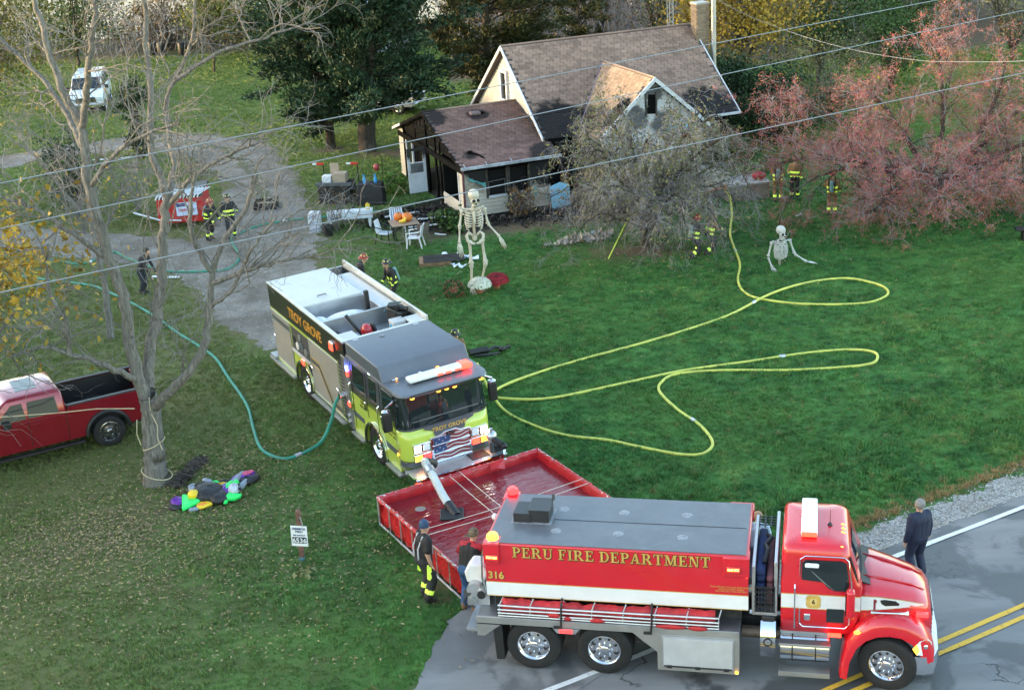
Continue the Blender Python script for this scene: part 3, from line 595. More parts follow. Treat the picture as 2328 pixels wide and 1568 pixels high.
def vase(rng, n, h, spread, r, z0=0.0, split=.3, arch=0.0, base=None):
 """n hand-like limbs fanning out of one butt"""
 out = []
 for i in range(n):
  a = 2 * math.pi * (i + rng.uniform(-.25, .25)) / n; s = spread * rng.uniform(.75, 1.15); hh = h * rng.uniform(.8, 1.1); dx, dy = math.cos(a), math.sin(a)
  pts = [(0, 0, z0), (dx * s * .12, dy * s * .12, hh * split), (dx * s * .45 + rng.normal() * .15, dy * s * .45 + rng.normal() * .15, hh * .7), (dx * s * .8 + rng.normal() * .2, dy * s * .8 + rng.normal() * .2, hh * (.95 - arch * .3)), (dx * s, dy * s, hh * (1.0 - arch))]
  out.append((pts, r * rng.uniform(.7, 1), r * .2))
 return out
# weeping crab apple in front of the house
rng = np.random.default_rng(31)
lim = [([(0, 0, -.1), (-.1, 0, .5), (-.15, 0, 1.1)], .22, .17)] + [(p, a, b) for p, a, b in vase(rng, 10, 5.6, 3.9, .12, .6, .32, .16)] + [(p, a, b) for p, a, b in vase(rng, 9, 3.8, 4.4, .08, .8, .35, .40)] + [(p, a, b) for p, a, b in vase(rng, 7, 2.6, 4.2, .06, .7, .4, .6)]
bare_tree('crab_apple_tree', 'twiggy crab apple with sparse olive leaves in front of the burnt house', (5.35, 50.7, 0), [([(q[0] * .86 + max(0, q[2] - 1.2) * .12, q[1] * .86, q[2] * .95) for q in p], a, b) for p, a, b in lim],
  [dict(k=12, ang=.7, up=.15, len=1.5, n=7, wob=.25, r=.022, grav=-.05, zmin=.9), dict(k=7, ang=.8, up=-.1, len=.85, n=6, wob=.3, r=.010, grav=-.12, lo=.1), dict(k=6, ang=.8, up=-.1, len=.45, n=4, wob=.35, r=.0075, grav=-.1, lo=.1, tip=.7)],
  32, DBARK, TWIGP, [('olive_leaves', L_OLV, 2, 1.9, .11, .55, .04), ('brown_leaves', L_BRN, 2, .2, .10, .55, .04)])
# wide tree with red fruit on the right
rng = np.random.default_rng(41)
lim = [([(0, 0, -.1), (-.2, 0, .6), (-.5, .1, 1.3)], .28, .22), ([(-.4, 0, 1.1), (-1.6, -.3, 2.0), (-3.0, -.6, 2.6), (-4.6, -.8, 3.0), (-6.0, -.9, 2.8)], .17, .05), ([(-.3, 0, 1.0), (-.9, .4, 2.8), (-1.8, .6, 4.6), (-2.6, .8, 6.0)], .17, .05),
 ([(-.2, 0, 1.0), (1.0, .3, 2.6), (1.8, .5, 4.4), (2.2, .6, 6.6)], .17, .05), ([(-.2, 0, .9), (1.6, -.2, 2.2), (3.4, -.4, 3.2), (5.2, -.5, 3.6)], .16, .05), ([(-.2, 0, .8), (.6, -1.2, 1.6), (1.6, -2.6, 2.0), (2.6, -3.8, 1.7)], .10, .03), ([(-.3, 0, .9), (-.8, -1.6, 2.4), (-1.0, -3.0, 2.9), (-1.2, -4.4, 2.2)], .09, .03), ([(-.3, 0, 1.0), (-2.4, -1.2, 2.4), (-4.2, -2.2, 2.8), (-5.6, -2.8, 2.2)], .09, .03), ([(0, 0, 1.0), (2.2, -1.4, 2.6), (4.0, -2.6, 3.0), (5.4, -3.4, 2.3)], .09, .03),
 ([(-.3, 0, .9), (-1.4, -1.4, 1.6), (-2.4, -2.8, 1.9), (-3.2, -3.8, 1.4)], .12, .04), ([(-.3, 0, 1.2), (.2, .8, 3.4), (.3, 1.4, 5.4), (.2, 1.8, 7.4)], .14, .04), ([(-.3, 0, 1.2), (-2.2, 1.2, 3.0), (-3.8, 1.8, 4.4), (-5.0, 2.2, 5.0)], .13, .04), ([(0, 0, 1.0), (2.6, 1.2, 3.6), (4.2, 1.8, 5.0), (5.6, 2.2, 6.0)], .13, .04)]
bare_tree('red_berry_tree', 'wide spreading tree hazed with red berries and twigs beside the lawn', (17.4, 54.0, 0), [([(q[0] * 1.16, q[1] * 1.1, q[2] * .84) for q in p], a * .8, b) for p, a, b in lim],
  [dict(k=17, ang=.75, up=.12, len=2.2, n=7, wob=.24, r=.024, grav=-.02, zmin=1.0), dict(k=7, ang=.8, up=0, len=1.1, n=6, wob=.3, r=.011, grav=-.07, lo=.1), dict(k=6, ang=.8, up=0, len=.5, n=4, wob=.35, r=.0075, grav=-.08, lo=.1, tip=.7)],
  42, DBARK, TWIGP, [('red_berries', L_RED, 2, 13.0, .066, .45, .07), ('yellow_leaves', L_YG, 2, .22, .14, .5, .05)])
# ---- conifers
def cedar(name, label, loc, h, rad, z0, seed, leafm, nb=150, per=260, lean=(0, 0), size=.24, split=None, trunk_r=.3):
 t = thing(name, label, 'tree', loc); rng = np.random.default_rng(seed)
 limbs = [([(0, 0, -.1), (0, 0, h * .3), (lean[0] * .6, lean[1] * .6, h * .65), (lean[0], lean[1], h)], trunk_r, .04)]
 if split: limbs.append(([(.1, 0, .6), (split[0] * .5, split[1] * .5, h * .4), (split[0], split[1], h * .85)], trunk_r * .7, .04))
 pa, la = limb_mesh(limbs, 10); V, F = join(pa); np_obj('trunk', V, F, DBARK, t, True)
 P = np.stack([resample(p, r, 20)[0] for p, r in la]); u = rng.uniform(0, 1, nb) ** .9; w_ = rng.integers(0, len(la), nb); z = z0 + (h - z0) * u
 k = np.clip((z / P[w_, -1, 2]) * 19, 0, 18.99); i = k.astype(int); fr = (k - i)[:, None]; base = P[w_, i] * (1 - fr) + P[w_, i + 1] * fr
 ln = rad * np.clip(np.sin(np.pi * (0.18 + .8 * u)) * .75 + .3, .12, 1) * rng.uniform(.55, 1.2, nb); a = rng.uniform(0, 6.283, nb); el = rng.uniform(-.1, .5, nb) + u * .35
 d = np.stack([np.cos(a) * np.cos(el), np.sin(a) * np.cos(el), np.sin(el)], -1); B_ = walk(base, d, ln, 7, .12, rng, .02)
 V, F = tubes(B_, np.linspace(.05, .012, 7)[None].repeat(nb, 0), 4); np_obj('branch_spray', V, F, DBARK, t)
 n = nb * per; a = rng.integers(0, nb, n); tt = np.sqrt(rng.uniform(.04, 1, n)) * 6; i = np.minimum(tt.astype(int), 5); fr = (tt - i)[:, None]
 cen = B_[a, i] * (1 - fr) + B_[a, i + 1] * fr; dd = B_[a, i + 1] - B_[a, i]; dd /= np.linalg.norm(dd, axis=1, keepdims=True)
 cen = cen + rng.normal(size=(n, 3)) * np.array([.20, .20, .11]) * (.6 + rad * .14); ax = dd + rng.normal(size=(n, 3)) * .55; ax[:, 2] += .25; ax /= np.linalg.norm(ax, axis=1, keepdims=True)
 V, F = leaves(cen, size, rng, .34, .3, ax); np_obj('crown', V, F, leafm, t)
 return t
cedar('cedar_tree', 'big dark green cedar with a stout forked trunk left of the house', (-6.7, 70.2, 0), 13.5, 5.0, 1.3, 51, L_CED, 270, 280, (-.4, .3), .28, (1.2, .4), .48)
cedar('cedar_tree', 'slim dark cedar standing close beside the stout forked cedar', (-8.7, 71.4, 0), 12.0, 3.6, 1.2, 52, L_CED, 160, 250, (-.6, 0), .25, None, .26)
cedar('cedar_tree', 'bronze green cedar rising behind the white house gable', (-0.4, 78.5, 0), 13.5, 4.2, 1.6, 53, L_CEDY, 210, 250, (.3, 0), .27, None, .3)
cedar('cedar_tree', 'small bronze cedar in the brush behind the house ridge', (5.2, 86.0, 0), 6.5, 2.0, .4, 54, L_CEDY, 70, 170, (0, 0), .26, None, .16)
# ---- leafy trees and shrubs
def leafy(name, label, loc, h, r, n, size, material, seed, z0=None, group=None, trunk=True, clumps=40, flat=1.0, cat='tree', bark=DBARK, twigs=0):
 t = thing(name, label, cat, loc, 0, group); rng = np.random.default_rng(seed); z0 = h * .3 if z0 is None else z0
 zc = (h + z0) / 2; rz = (h - z0) / 2
 d = rand_dirs(clumps, rng); rr = rng.uniform(.25, 1, clumps) ** .5; cc = d * rr[:, None] * np.array([r, r * flat, rz]) + np.array([0, 0, zc])
 limbs = [([(0, 0, -.1), (rng.normal() * .1, rng.normal() * .1, z0 * .7 + .1), (0, 0, zc)], max(.05, h * .018), .03)]
 for i in range(min(clumps, 14)): limbs.append(([(0, 0, max(.1, z0 * .6)), tuple(cc[i] * np.array([.4, .4, .75])), tuple(cc[i])], max(.03, h * .008), .012))
 if trunk:
  pa, la = limb_mesh(limbs, 6); V, F = join(pa); np_obj('trunk', V, F, bark, t, True)
  if twigs:
   lv = twigs_from(la, rng, [dict(k=twigs, ang=.8, up=.2, len=r * .6, n=5, wob=.3, r=.018), dict(k=5, ang=.8, up=.1, len=r * .3, n=4, wob=.3, r=.010)])
   V, F = join([tubes(P, Rr, 3) for P, Rr in lv]); np_obj('twig_spray', V, F, TWIG, t)
 if n:
  a = rng.integers(0, clumps, n); cs = rng.uniform(.5, 1.25, clumps)[:, None] * r * .26
  cen = cc[a] + rng.normal(size=(n, 3)) * cs[a] * np.array([1, 1, .75]); cen[:, 2] = np.maximum(cen[:, 2], .05)
  V, F = leaves(cen, size, rng, .6); np_obj('crown', V, F, material, t)
 return t
leafy('yellow_tree', 'bright yellow autumn tree behind the metal chimney flue', (13.0, 74.5, 0), 9.6, 3.3, 15000, .19, L_YEL, 61, 3.0, clumps=60, twigs=8)
leafy('green_tree', 'dark green broadleaf tree beside the yellow autumn tree', (18.6, 80.5, 0), 9.0, 3.3, 10000, .21, L_GRN, 62, .8, clumps=50)
leafy('green_shrub', 'bright green leafy shrub above the red berried crown', (21.5, 76.0, 0), 5.4, 2.4, 5200, .17, L_GRN, 63, .3, cat='shrub')
leafy('dark_shrub', 'dark green shrub at the back corner of the house', (11.2, 69.0, 0), 3.9, 1.9, 5600, .17, L_DKG, 64, .1, cat='shrub')
leafy('dark_shrub', 'dark green shrub between the house and the red berried tree', (13.4, 66.6, 0), 3.6, 2.1, 5600, .17, L_DKG, 65, .1, cat='shrub')
leafy('olive_shrub', 'grey olive shrub half bare below the yellow tree', (11.4, 72.0, 0), 4.2, 1.7, 3600, .15, L_OLV, 66, .1, cat='shrub', twigs=6)
leafy('olive_shrub', 'olive brown shrub behind the top of the red berried tree', (16.8, 70.5, 0), 4.8, 2.3, 3800, .15, L_OLV, 67, .1, cat='shrub', twigs=6)
leafy('low_shrub', 'low green shrub in the grass by the concrete stoop', (10.2, 60.8, 0), 1.7, 1.2, 2400, .10, L_GRN, 68, .05, cat='shrub')
leafy('green_tree', 'mid green tree beyond the red berried crown', (26.0, 88.0, 0), 7.5, 3.4, 6500, .22, L_GRN, 69, .8)
leafy('ivy_stump', 'ivy covered stump like a green column beside the gravel loop', (-18.5, 71.5, 0), 4.2, .9, 3600, .15, L_DKG, 70, .1, cat='shrub', clumps=26)
leafy('dark_shrub', 'dark vine tangle round the stems left of the drive fork', (-18.8, 60.6, 0), 4.4, 1.3, 3000, .14, L_DKG, 71, .1, cat='shrub', clumps=26, twigs=8)
leafy('yellow_sapling', 'small lawn tree with thin yellow green crown near the bins', (-19.4, 97.5, 0), 5.6, 1.7, 1900, .2, L_YG, 72, 2.2, clumps=24, twigs=6)
leafy('yellow_green_tree', 'yellow green tree filling the upper corner beside the white van', (-32.5, 91, 0), 11.5, 5.2, 13000, .22, L_YG, 73, 1.2, clumps=55, twigs=6)
leafy('green_tree', 'green maple behind the white van', (-30.5, 104, 0), 8.6, 3.6, 6000, .24, L_GRN, 74, 1.2, clumps=40)
leafy('yellow_green_tree', 'yellow green tree beside the pale metal shed', (-17.8, 106, 0), 9.5, 4.2, 9500, .24, L_YG, 75, .9, clumps=44)
leafy('green_tree', 'green leaning tree between the bins and the pale shed', (-14.4, 101.5, 0), 7.6, 3.4, 8500, .22, L_GRN, 76, .5, clumps=40)
leafy('brown_shrub', 'rust brown half bare shrub in front of the stubble field', (-25.0, 109.5, 0), 4.4, 2.3, 1700, .22, L_BRN, 77, .3, cat='shrub', twigs=12)
leafy('brown_shrub', 'orange brown shrub behind the dark bins', (-21.8, 111.5, 0), 3.6, 2.0, 1500, .22, L_BRN, 78, .3, cat='shrub', twigs=12)
leafy('brown_vine_shrub', 'tall dead brown vine thicket beside the pale shed', (-11.2, 108, 0), 8.0, 2.2, 3600, .22, L_BRN, 79, .2, cat='shrub', twigs=10)
leafy('yellow_green_tree', 'low spreading yellow green tree at the lawn edge left of the van', (-36.5, 82, 0), 6.5, 3.8, 6000, .2, L_YG, 80, .6, clumps=44, twigs=5)
# overhanging amber branches of a tree just left of the view
t = leafy('amber_tree', 'amber leaved branches reaching in over the red pickup', (-13.9, 32.0, 0), 8.2, 3.2, 3000, .21, L_YEL, 81, 3.2, clumps=26, twigs=9, bark=BARK)
# brush behind the house and along the far right
for i, (x, y, h, s, lab, mt) in enumerate([(2.5, 93, 6.5, 2.6, 'bare grey brush right of the bronze cedar behind the house', L_BRN), (7.2, 96, 7.5, 3.0, 'bare brush with brown leaves behind the house ridge', L_BRN), (10.5, 90, 6.0, 2.4, 'green tinted brush behind the chimney', L_GRN), (11.8, 99, 8.5, 3.2, 'tall bare brush behind the antenna mast', L_BRN),
          (22.5, 97, 7.0, 3.0, 'olive brush above the green shrubs', L_OLV), (28.0, 98, 7.0, 3.2, 'grey bare brush in the top row right of the green tree', L_OLV), (33.5, 93, 6.4, 3.2, 'grey violet bare shrub beyond the red berried tree', L_OLV), (38.5, 97, 6.6, 3.2, 'bare shrub in the far corner beyond the red berried tree', L_BRN),
          (31.0, 84, 4.4, 2.4, 'pale bare shrub on the grass behind the red berried tree', L_OLV), (17.0, 92, 7.5, 3.0, 'dark brush behind the yellow autumn tree', L_DKG)]):
 rng = np.random.default_rng(200 + i)
 bare_tree('brush', lab, (x, y, 0), vase(rng, 12, h * 1.1, s * 1.1, .06, 0, .3, .05), [dict(k=11, ang=.6, up=.25, len=h * .28, n=5, wob=.2, r=.022), dict(k=6, ang=.7, up=.1, len=h * .14, n=4, wob=.3, r=.012)], 300 + i, DBARK, TWIGP, [('leaf_spray', mt, 1, 3.0, .16, .55, .15)], sides=5)['category'] = 'shrub'
for i, (x, y, h, s, lab) in enumerate([(-16.2, 60.6, 2.3, 1.5, 'bare brown shrub beside the red bin'), (-17.8, 57.6, 2.0, 1.3, 'bare shrub where the drive leaves the view'), (-6.9, 55.6, 1.5, 1.0, 'thin bare shrub by the white bench'), (-13.9, 63.5, 2.4, 1.5, 'pale bare shrub inside the gravel loop')]):
 rng = np.random.default_rng(400 + i)
 bare_tree('bare_shrub', lab, (x, y, 0), vase(rng, 11, h, s, .022, 0, .25, .1), [dict(k=7, ang=.6, up=.2, len=h * .35, n=5, wob=.25, r=.011), dict(k=5, ang=.7, up=.1, len=h * .2, n=4, wob=.3, r=.008)], 500 + i, TWIG, TWIG, [('leaf_spray', L_BRN, 1, .35, .10, .55, .06)], sides=4)['category'] = 'shrub'
# a slim bare tree with a few yellow leaves by the drive, behind the big stems
rng = np.random.default_rng(91)
bare_tree('slim_bare_tree', 'slim bare tree with scattered yellow leaves behind the red pickup', (-13.4, 44.2, 0), [([(0, 0, -.1), (.1, 0, 2), (0, 0, 4.2), (.1, 0, 6.5), (-.2, 0, 9)], .13, .04), ([(0, 0, 3.2), (.9, .2, 4.6), (1.6, .3, 6.2)], .06, .02), ([(0, 0, 4.0), (-.9, .1, 5.4), (-1.8, .2, 6.8)], .06, .02), ([(0, 0, 5.2), (.8, -.2, 6.6), (1.3, -.3, 8.2)], .05, .02)],
  [dict(k=10, ang=.7, up=.25, len=1.7, n=6, wob=.22, r=.02, zmin=1.5), dict(k=6, ang=.8, up=.1, len=.9, n=5, wob=.3, r=.011), dict(k=4, ang=.8, up=0, len=.45, n=4, wob=.35, r=.0085)], 92, BARK, TWIG, [('yellow_leaves', L_YEL, 2, .22, .13, .5, .06)])
# tangled woods closing the view: masses nobody could count
def thicket(label, x0, x1, y0, y1, h, n, cols, per, seed, size=.2):
 rng = np.random.default_rng(seed); p0 = np.column_stack([rng.uniform(x0, x1, n), rng.uniform(y0, y1, n), np.zeros(n)]); d = rng.normal(size=(n, 3)) * .28; d[:, 2] = 1; d /= np.linalg.norm(d, axis=1, keepdims=True)
 P = walk(p0, d, h * rng.uniform(.5, 1.15, n), 7, .12, rng, .03); Rr = np.linspace(.05, .012, 7)[None].repeat(n, 0); q0, qd, r = sprout(P, Rr, 9, rng, .15, 1, .7, .15); Q = walk(q0, qd, h * .22 * rng.uniform(.5, 1.3, len(q0)), 4, .25, rng); V, F = join([tubes(P, Rr, 4), tubes(Q, np.linspace(.018, .009, 4)[None].repeat(len(Q), 0), 3)])
 o = np_obj('thicket', V, F, TWIGP); tag(o, label, kind='stuff'); m_ = int(len(Q) * per); a = rng.integers(0, len(Q), m_); c = Q[a, rng.integers(1, 4, m_)] + rng.normal(size=(m_, 3)) * .15; V, F = leaves(c, size, rng, .6); np_obj('leaf_spray', V, F, cols, o)
thicket('tangled bare woods behind the house', -3, 20, 92, 112, 7.5, 420, L_BRN, 2.2, 701); thicket('tangled woods along the far right', 20, 48, 96, 114, 6.5, 420, L_OLV, 2.6, 702); thicket('rough hedgerow in front of the stubble field', -46, -8, 109, 115, 3.6, 380, L_YG, 3.0, 703, .22)
# unseen wood added on the left, its height shaped to shade the front lawn
rng = np.random.default_rng(95); n = 30000; y = rng.uniform(-10, 74, n); x = -46 + rng.normal(size=n) * 2.2
top = 11.0 + 1.0 * np.sin(y * .5) + .8 * np.sin(y * 1.7 + 1) - np.clip((y - 61) / 7, 0, 1) * 7; z = rng.uniform(0, 1, n) ** .8 * top
V, F = leaves(np.column_stack([x, y, z]), rng.uniform(.5, 1.0, n), rng, .7); tag(np_obj('treeline', V, F, L_GRN), 'unseen wood added west of the lawn for shade', kind='stuff')
# ================================================================== VEHICLE KIT
RED = mat('fire_red', (0.54, 0.007, 0.018), .28, var=.05, coat=.8, vs=1.0, dirt=.10, dirtcol=(.22, .12, .10)); LIME = mat('lime_yellow', (0.44, 0.55, 0.075), .3, var=.05, coat=.7, vs=1.0)
WHT = mat('white_paint', (0.66, 0.665, 0.67), .35, var=.05, coat=.4, dirt=.12, vs=1.2); GREYP = mat('gunmetal_paint', (0.085, 0.092, 0.105), .34, var=.08, coat=.5, vs=1.0)
CHROME = mat('chrome', (0.80, 0.80, 0.82), .10, 1.0, var=.03); ALU = mat('brushed_aluminium', (0.52, 0.53, 0.55), .38, .85, var=.08, bmp=.05, bs=60)
TYRE = mat('tyre_rubber', (0.018, 0.018, 0.019), .8, var=.2, spec=.3, dirt=.25, dirtcol=(.07, .06, .05), vs=2); BLK = mat('black_plastic', (0.012, 0.012, 0.013), .5, var=.2); CHAS = mat('chassis_black', (0.014, 0.014, 0.015), .7, var=.3, dirt=.3)
GLASS = mat('dark_glass', (0.012, 0.018, 0.02), .04, var=.05, spec=.8); GOLD = mat('gold_leaf', (0.62, 0.40, 0.10), .4, .25, var=.12, vs=6); DKOUT = mat('lettering_shadow', (0.07, 0.03, 0.01), .5)
AMB = mat('amber_lens', (0.75, 0.30, 0.01), .2, emis=(1, .38, .03), es=.7); REDL = mat('red_lens', (0.6, 0.01, 0.01), .2, emis=(1, .02, .02), es=.8); REDON = mat('red_lamp_lit', (0.6, 0.02, 0.01), .3, emis=(1, .03, .015), es=1.0); YELON = mat('yellow_lamp_lit', (1, .5, .05), .3, emis=(1, .42, .03), es=2)
WHON = mat('headlamp_lit', (1, 1, 1), .3, emis=(1, .97, .88), es=3); BLUEON = mat('blue_lamp_lit', (.1, .1, .9), .3, emis=(.1, .15, 1), es=5); LENS = mat('clear_lens', (0.72, 0.75, 0.78), .08, var=.08, spec=.7)
def tread_mat():
 m, N, L, B = nodes_of('diamond_plate'); tc = N.new('ShaderNodeTexCoord').outputs['Object']
 w1 = N.new('ShaderNodeTexWave'); w1.inputs['Scale'].default_value = 14; w1.bands_direction = 'DIAGONAL'; L.new(tc, w1.inputs[0])
 mp = N.new('ShaderNodeMapping'); mp.inputs['Scale'].default_value = (1, -1, -1); L.new(tc, mp.inputs[0]); w2 = N.new('ShaderNodeTexWave'); w2.inputs['Scale'].default_value = 14; w2.bands_direction = 'DIAGONAL'; L.new(mp.outputs[0], w2.inputs[0])
 h = math_(N, L, 'MAXIMUM', w1.outputs['Fac'], w2.outputs['Fac']); f = noise(N, L, tc, 3, 5)
 L.new(mix(N, L, (.24, .25, .265), (.42, .43, .45), f), B.inputs['Base Color']); B.inputs['Metallic'].default_value = .9; B.inputs['Roughness'].default_value = .36; bump(N, L, B, h, .6, .01); return m
TREAD = tread_mat()
def wheel(parent, c, r, w, side=-1, steer=0.0, rimr=.58, chrome=CHROME, holes=10, name='wheel', tyre=TYRE):
 """wheel on an axle along local y; side -1 shows its outer face towards -y"""
 M = Matrix.Translation(c) @ Matrix.Rotation(steer, 4, 'Z'); s = side
 def tr(mb): mb.v = [tuple(M @ Vector(p)) for p in mb.v]; return mb
 mb = MB(); h = w / 2
 prof = [(r * rimr, -h * .86), (r * .70, -h), (r * .86, -h * 1.0), (r * .965, -h * .80), (r, -h * .5), (r * .99, -h * .26), (r * .972, -h * .24), (r * .972, -h * .14), (r * .995, -h * .12), (r * .995, h * .12), (r * .972, h * .14), (r * .972, h * .24), (r * .99, h * .26), (r, h * .5), (r * .965, h * .80), (r * .86, h), (r * .70, h), (r * rimr, h * .86)]
 mb.lathe(prof, n=40, axis='y'); wo = tr(mb).build(name, tyre, parent, True)
 mb = MB(); o = s * h; rr = r * rimr
 mb.lathe([(rr * 1.02, o * .95), (rr * .96, o * .98), (rr * .90, o * .80), (rr * .80, o * .42), (rr * .66, o * .44), (rr * .60, o * .62), (rr * .34, o * .72), (rr * .30, o * .98), (rr * .24, o * 1.06), (0.001, o * 1.08)], n=32, axis='y')
 mb.lathe([(rr * 1.02, -o * .8), (rr * .7, -o * .5), (.001, -o * .5)], n=24, axis='y'); tr(mb).build('rim', chrome, wo, True)
 mb = MB()
 for i in range(holes):
  a = 2 * math.pi * (i + .5) / holes; p = Vector((rr * .73 * math.cos(a), o * .425, rr * .73 * math.sin(a))); mb.cyl(p, p + Vector((0, s * .012, 0)), rr * .085, n=10)
 tr(mb).build('hand_hole', BLK, wo)
 mb = MB()
 for i in range(holes):
  a = 2 * math.pi * i / holes; p = Vector((rr * .47 * math.cos(a), o * .64, rr * .47 * math.sin(a))); mb.cyl(p, p + Vector((0, s * .05, 0)), rr * .05, rr * .04, n=6)
 tr(mb).build('lug_nut', chrome, wo)
 return wo
def serif(text, gap=.10):
 """slab serif capitals, height 1; returns list of polygons in 2d and the total width"""
 out = []; x = 0.0
 def G(ch):
  p = []
  def r(a, b, c, d): p.append([(a, c), (b, c), (b, d), (a, d)])
  def q(*pts): p.append(list(pts))
  def arc(cx, cy, ro, so, ri, si, a0, a1, n=10):
   for i in range(n):
    t0 = R(a0 + (a1 - a0) * i / n); t1 = R(a0 + (a1 - a0) * (i + 1) / n)
    p.append([(cx + ri * math.cos(t0), cy + si * math.sin(t0)), (cx + ro * math.cos(t0), cy + so * math.sin(t0)), (cx + ro * math.cos(t1), cy + so * math.sin(t1)), (cx + ri * math.cos(t1), cy + si * math.sin(t1))])
  if ch in 'PR':
   r(.12, .32, 0, 1); r(0, .44, 0, .09); r(0, .12, .91, 1); r(.32, .42, .91, 1); r(.32, .42, .44, .53); arc(.42, .72, .37, .28, .17, .19, -90, 90)
   if ch == 'R': q((.42, .45), (.62, .45), (.92, .09), (.68, .09)); r(.64, .98, 0, .09); return p, 1.0
   return p, .82
  if ch in 'EF':
   r(.12, .32, 0, 1); r(0, .12, .91, 1); r(.32, .74, .91, 1); r(.66, .74, .74, .91); r(.32, .52, .46, .54); r(.5, .57, .36, .64)
   if ch == 'E': r(0, .12, 0, .09); r(.32, .78, 0, .09); r(.70, .78, .09, .28); return p, .84
   r(0, .48, 0, .09); return p, .80
  if ch == 'U': r(.12, .32, .32, 1); r(0, .44, .91, 1); r(.72, .82, .32, 1); r(.60, .94, .91, 1); arc(.47, .33, .35, .35, .25, .24, 180, 360); r(.12, .24, .30, .34); return p, .96
  if ch == 'I': r(.12, .32, 0, 1); r(0, .44, 0, .09); r(0, .44, .91, 1); return p, .46
  if ch == 'D': r(.12, .32, 0, 1); r(0, .12, 0, .09); r(0, .12, .91, 1); r(.32, .42, .91, 1); r(.32, .42, 0, .09); arc(.42, .5, .48, .5, .27, .41, -90, 90, 12); return p, .94
  if ch == 'A': q((.08, 0), (.18, 0), (.55, 1), (.44, 1)); q((.62, 0), (.84, 0), (.60, 1), (.42, 1)); r(.26, .70, .28, .37); r(-.02, .28, 0, .09); r(.54, .96, 0, .09); return p, .98
  if ch == 'T': r(.34, .54, 0, 1); r(.02, .34, .91, 1); r(.54, .86, .91, 1); r(.02, .10, .70, .91); r(.78, .86, .70, .91); r(.22, .66, 0, .09); return p, .90
  if ch == 'M': r(.14, .23, 0, 1); r(.88, 1.08, 0, 1); q((.14, 1), (.36, 1), (.66, .06), (.54, 0)); q((.54, 0), (.66, .06), (.96, 1), (.86, 1)); r(0, .36, 0, .09); r(.76, 1.2, 0, .09); r(0, .14, .91, 1); r(1.08, 1.2, .91, 1); return p, 1.22
  if ch == 'N': r(.12, .21, 0, 1); r(.76, .85, 0, 1); q((.12, 1), (.36, 1), (.85, 0), (.66, 0)); r(0, .34, 0, .09); r(0, .12, .91, 1); r(.62, .98, .91, 1); return p, 1.0
  return [], .42
 for ch in text:
  p, w_ = G(ch); out += [[(u + x, v) for u, v in q] for q in p]; x += w_ + (gap if ch != ' ' else 0)
 return out, x - gap
def serif_part(text, x0, x1, z, h, y, parent, mcol, mshade):
 polys, tw = serif(text); k = (x1 - x0) / tw
 for nm, m_, dx, dz, yy in (('lettering_shadow', mshade, .016, -.018, y + .0015), ('lettering_edge', mshade, -.008, .008, y + .0012), ('lettering', mcol, 0, 0, y)):
  mb = MB()
  for q in polys: mb.add([(x0 + u * k + dx, yy, z + v * h + dz) for u, v in q], [tuple(range(len(q)))])
  mb.build(nm, m_, parent, fixn=False)
def rbox(name, m, parent, x0, x1, y0, y1, z0, z1, bevel=.012, **k):
 return MB().box(x0, x1, y0, y1, z0, z1).build(name, m, parent, bevel=bevel, **k)
def loft(secs):
 """secs: list of closed loops with equal point counts"""
 mb = MB(); n = len(secs[0]); V = [p for s in secs for p in s]
 F = [(i * n + j, i * n + (j + 1) % n, (i + 1) * n + (j + 1) % n, (i + 1) * n + j) for i in range(len(secs) - 1) for j in range(n)] + [tuple(range(n - 1, -1, -1)), tuple(range((len(secs) - 1) * n, len(secs) * n))]
 return mb.add(V, F)
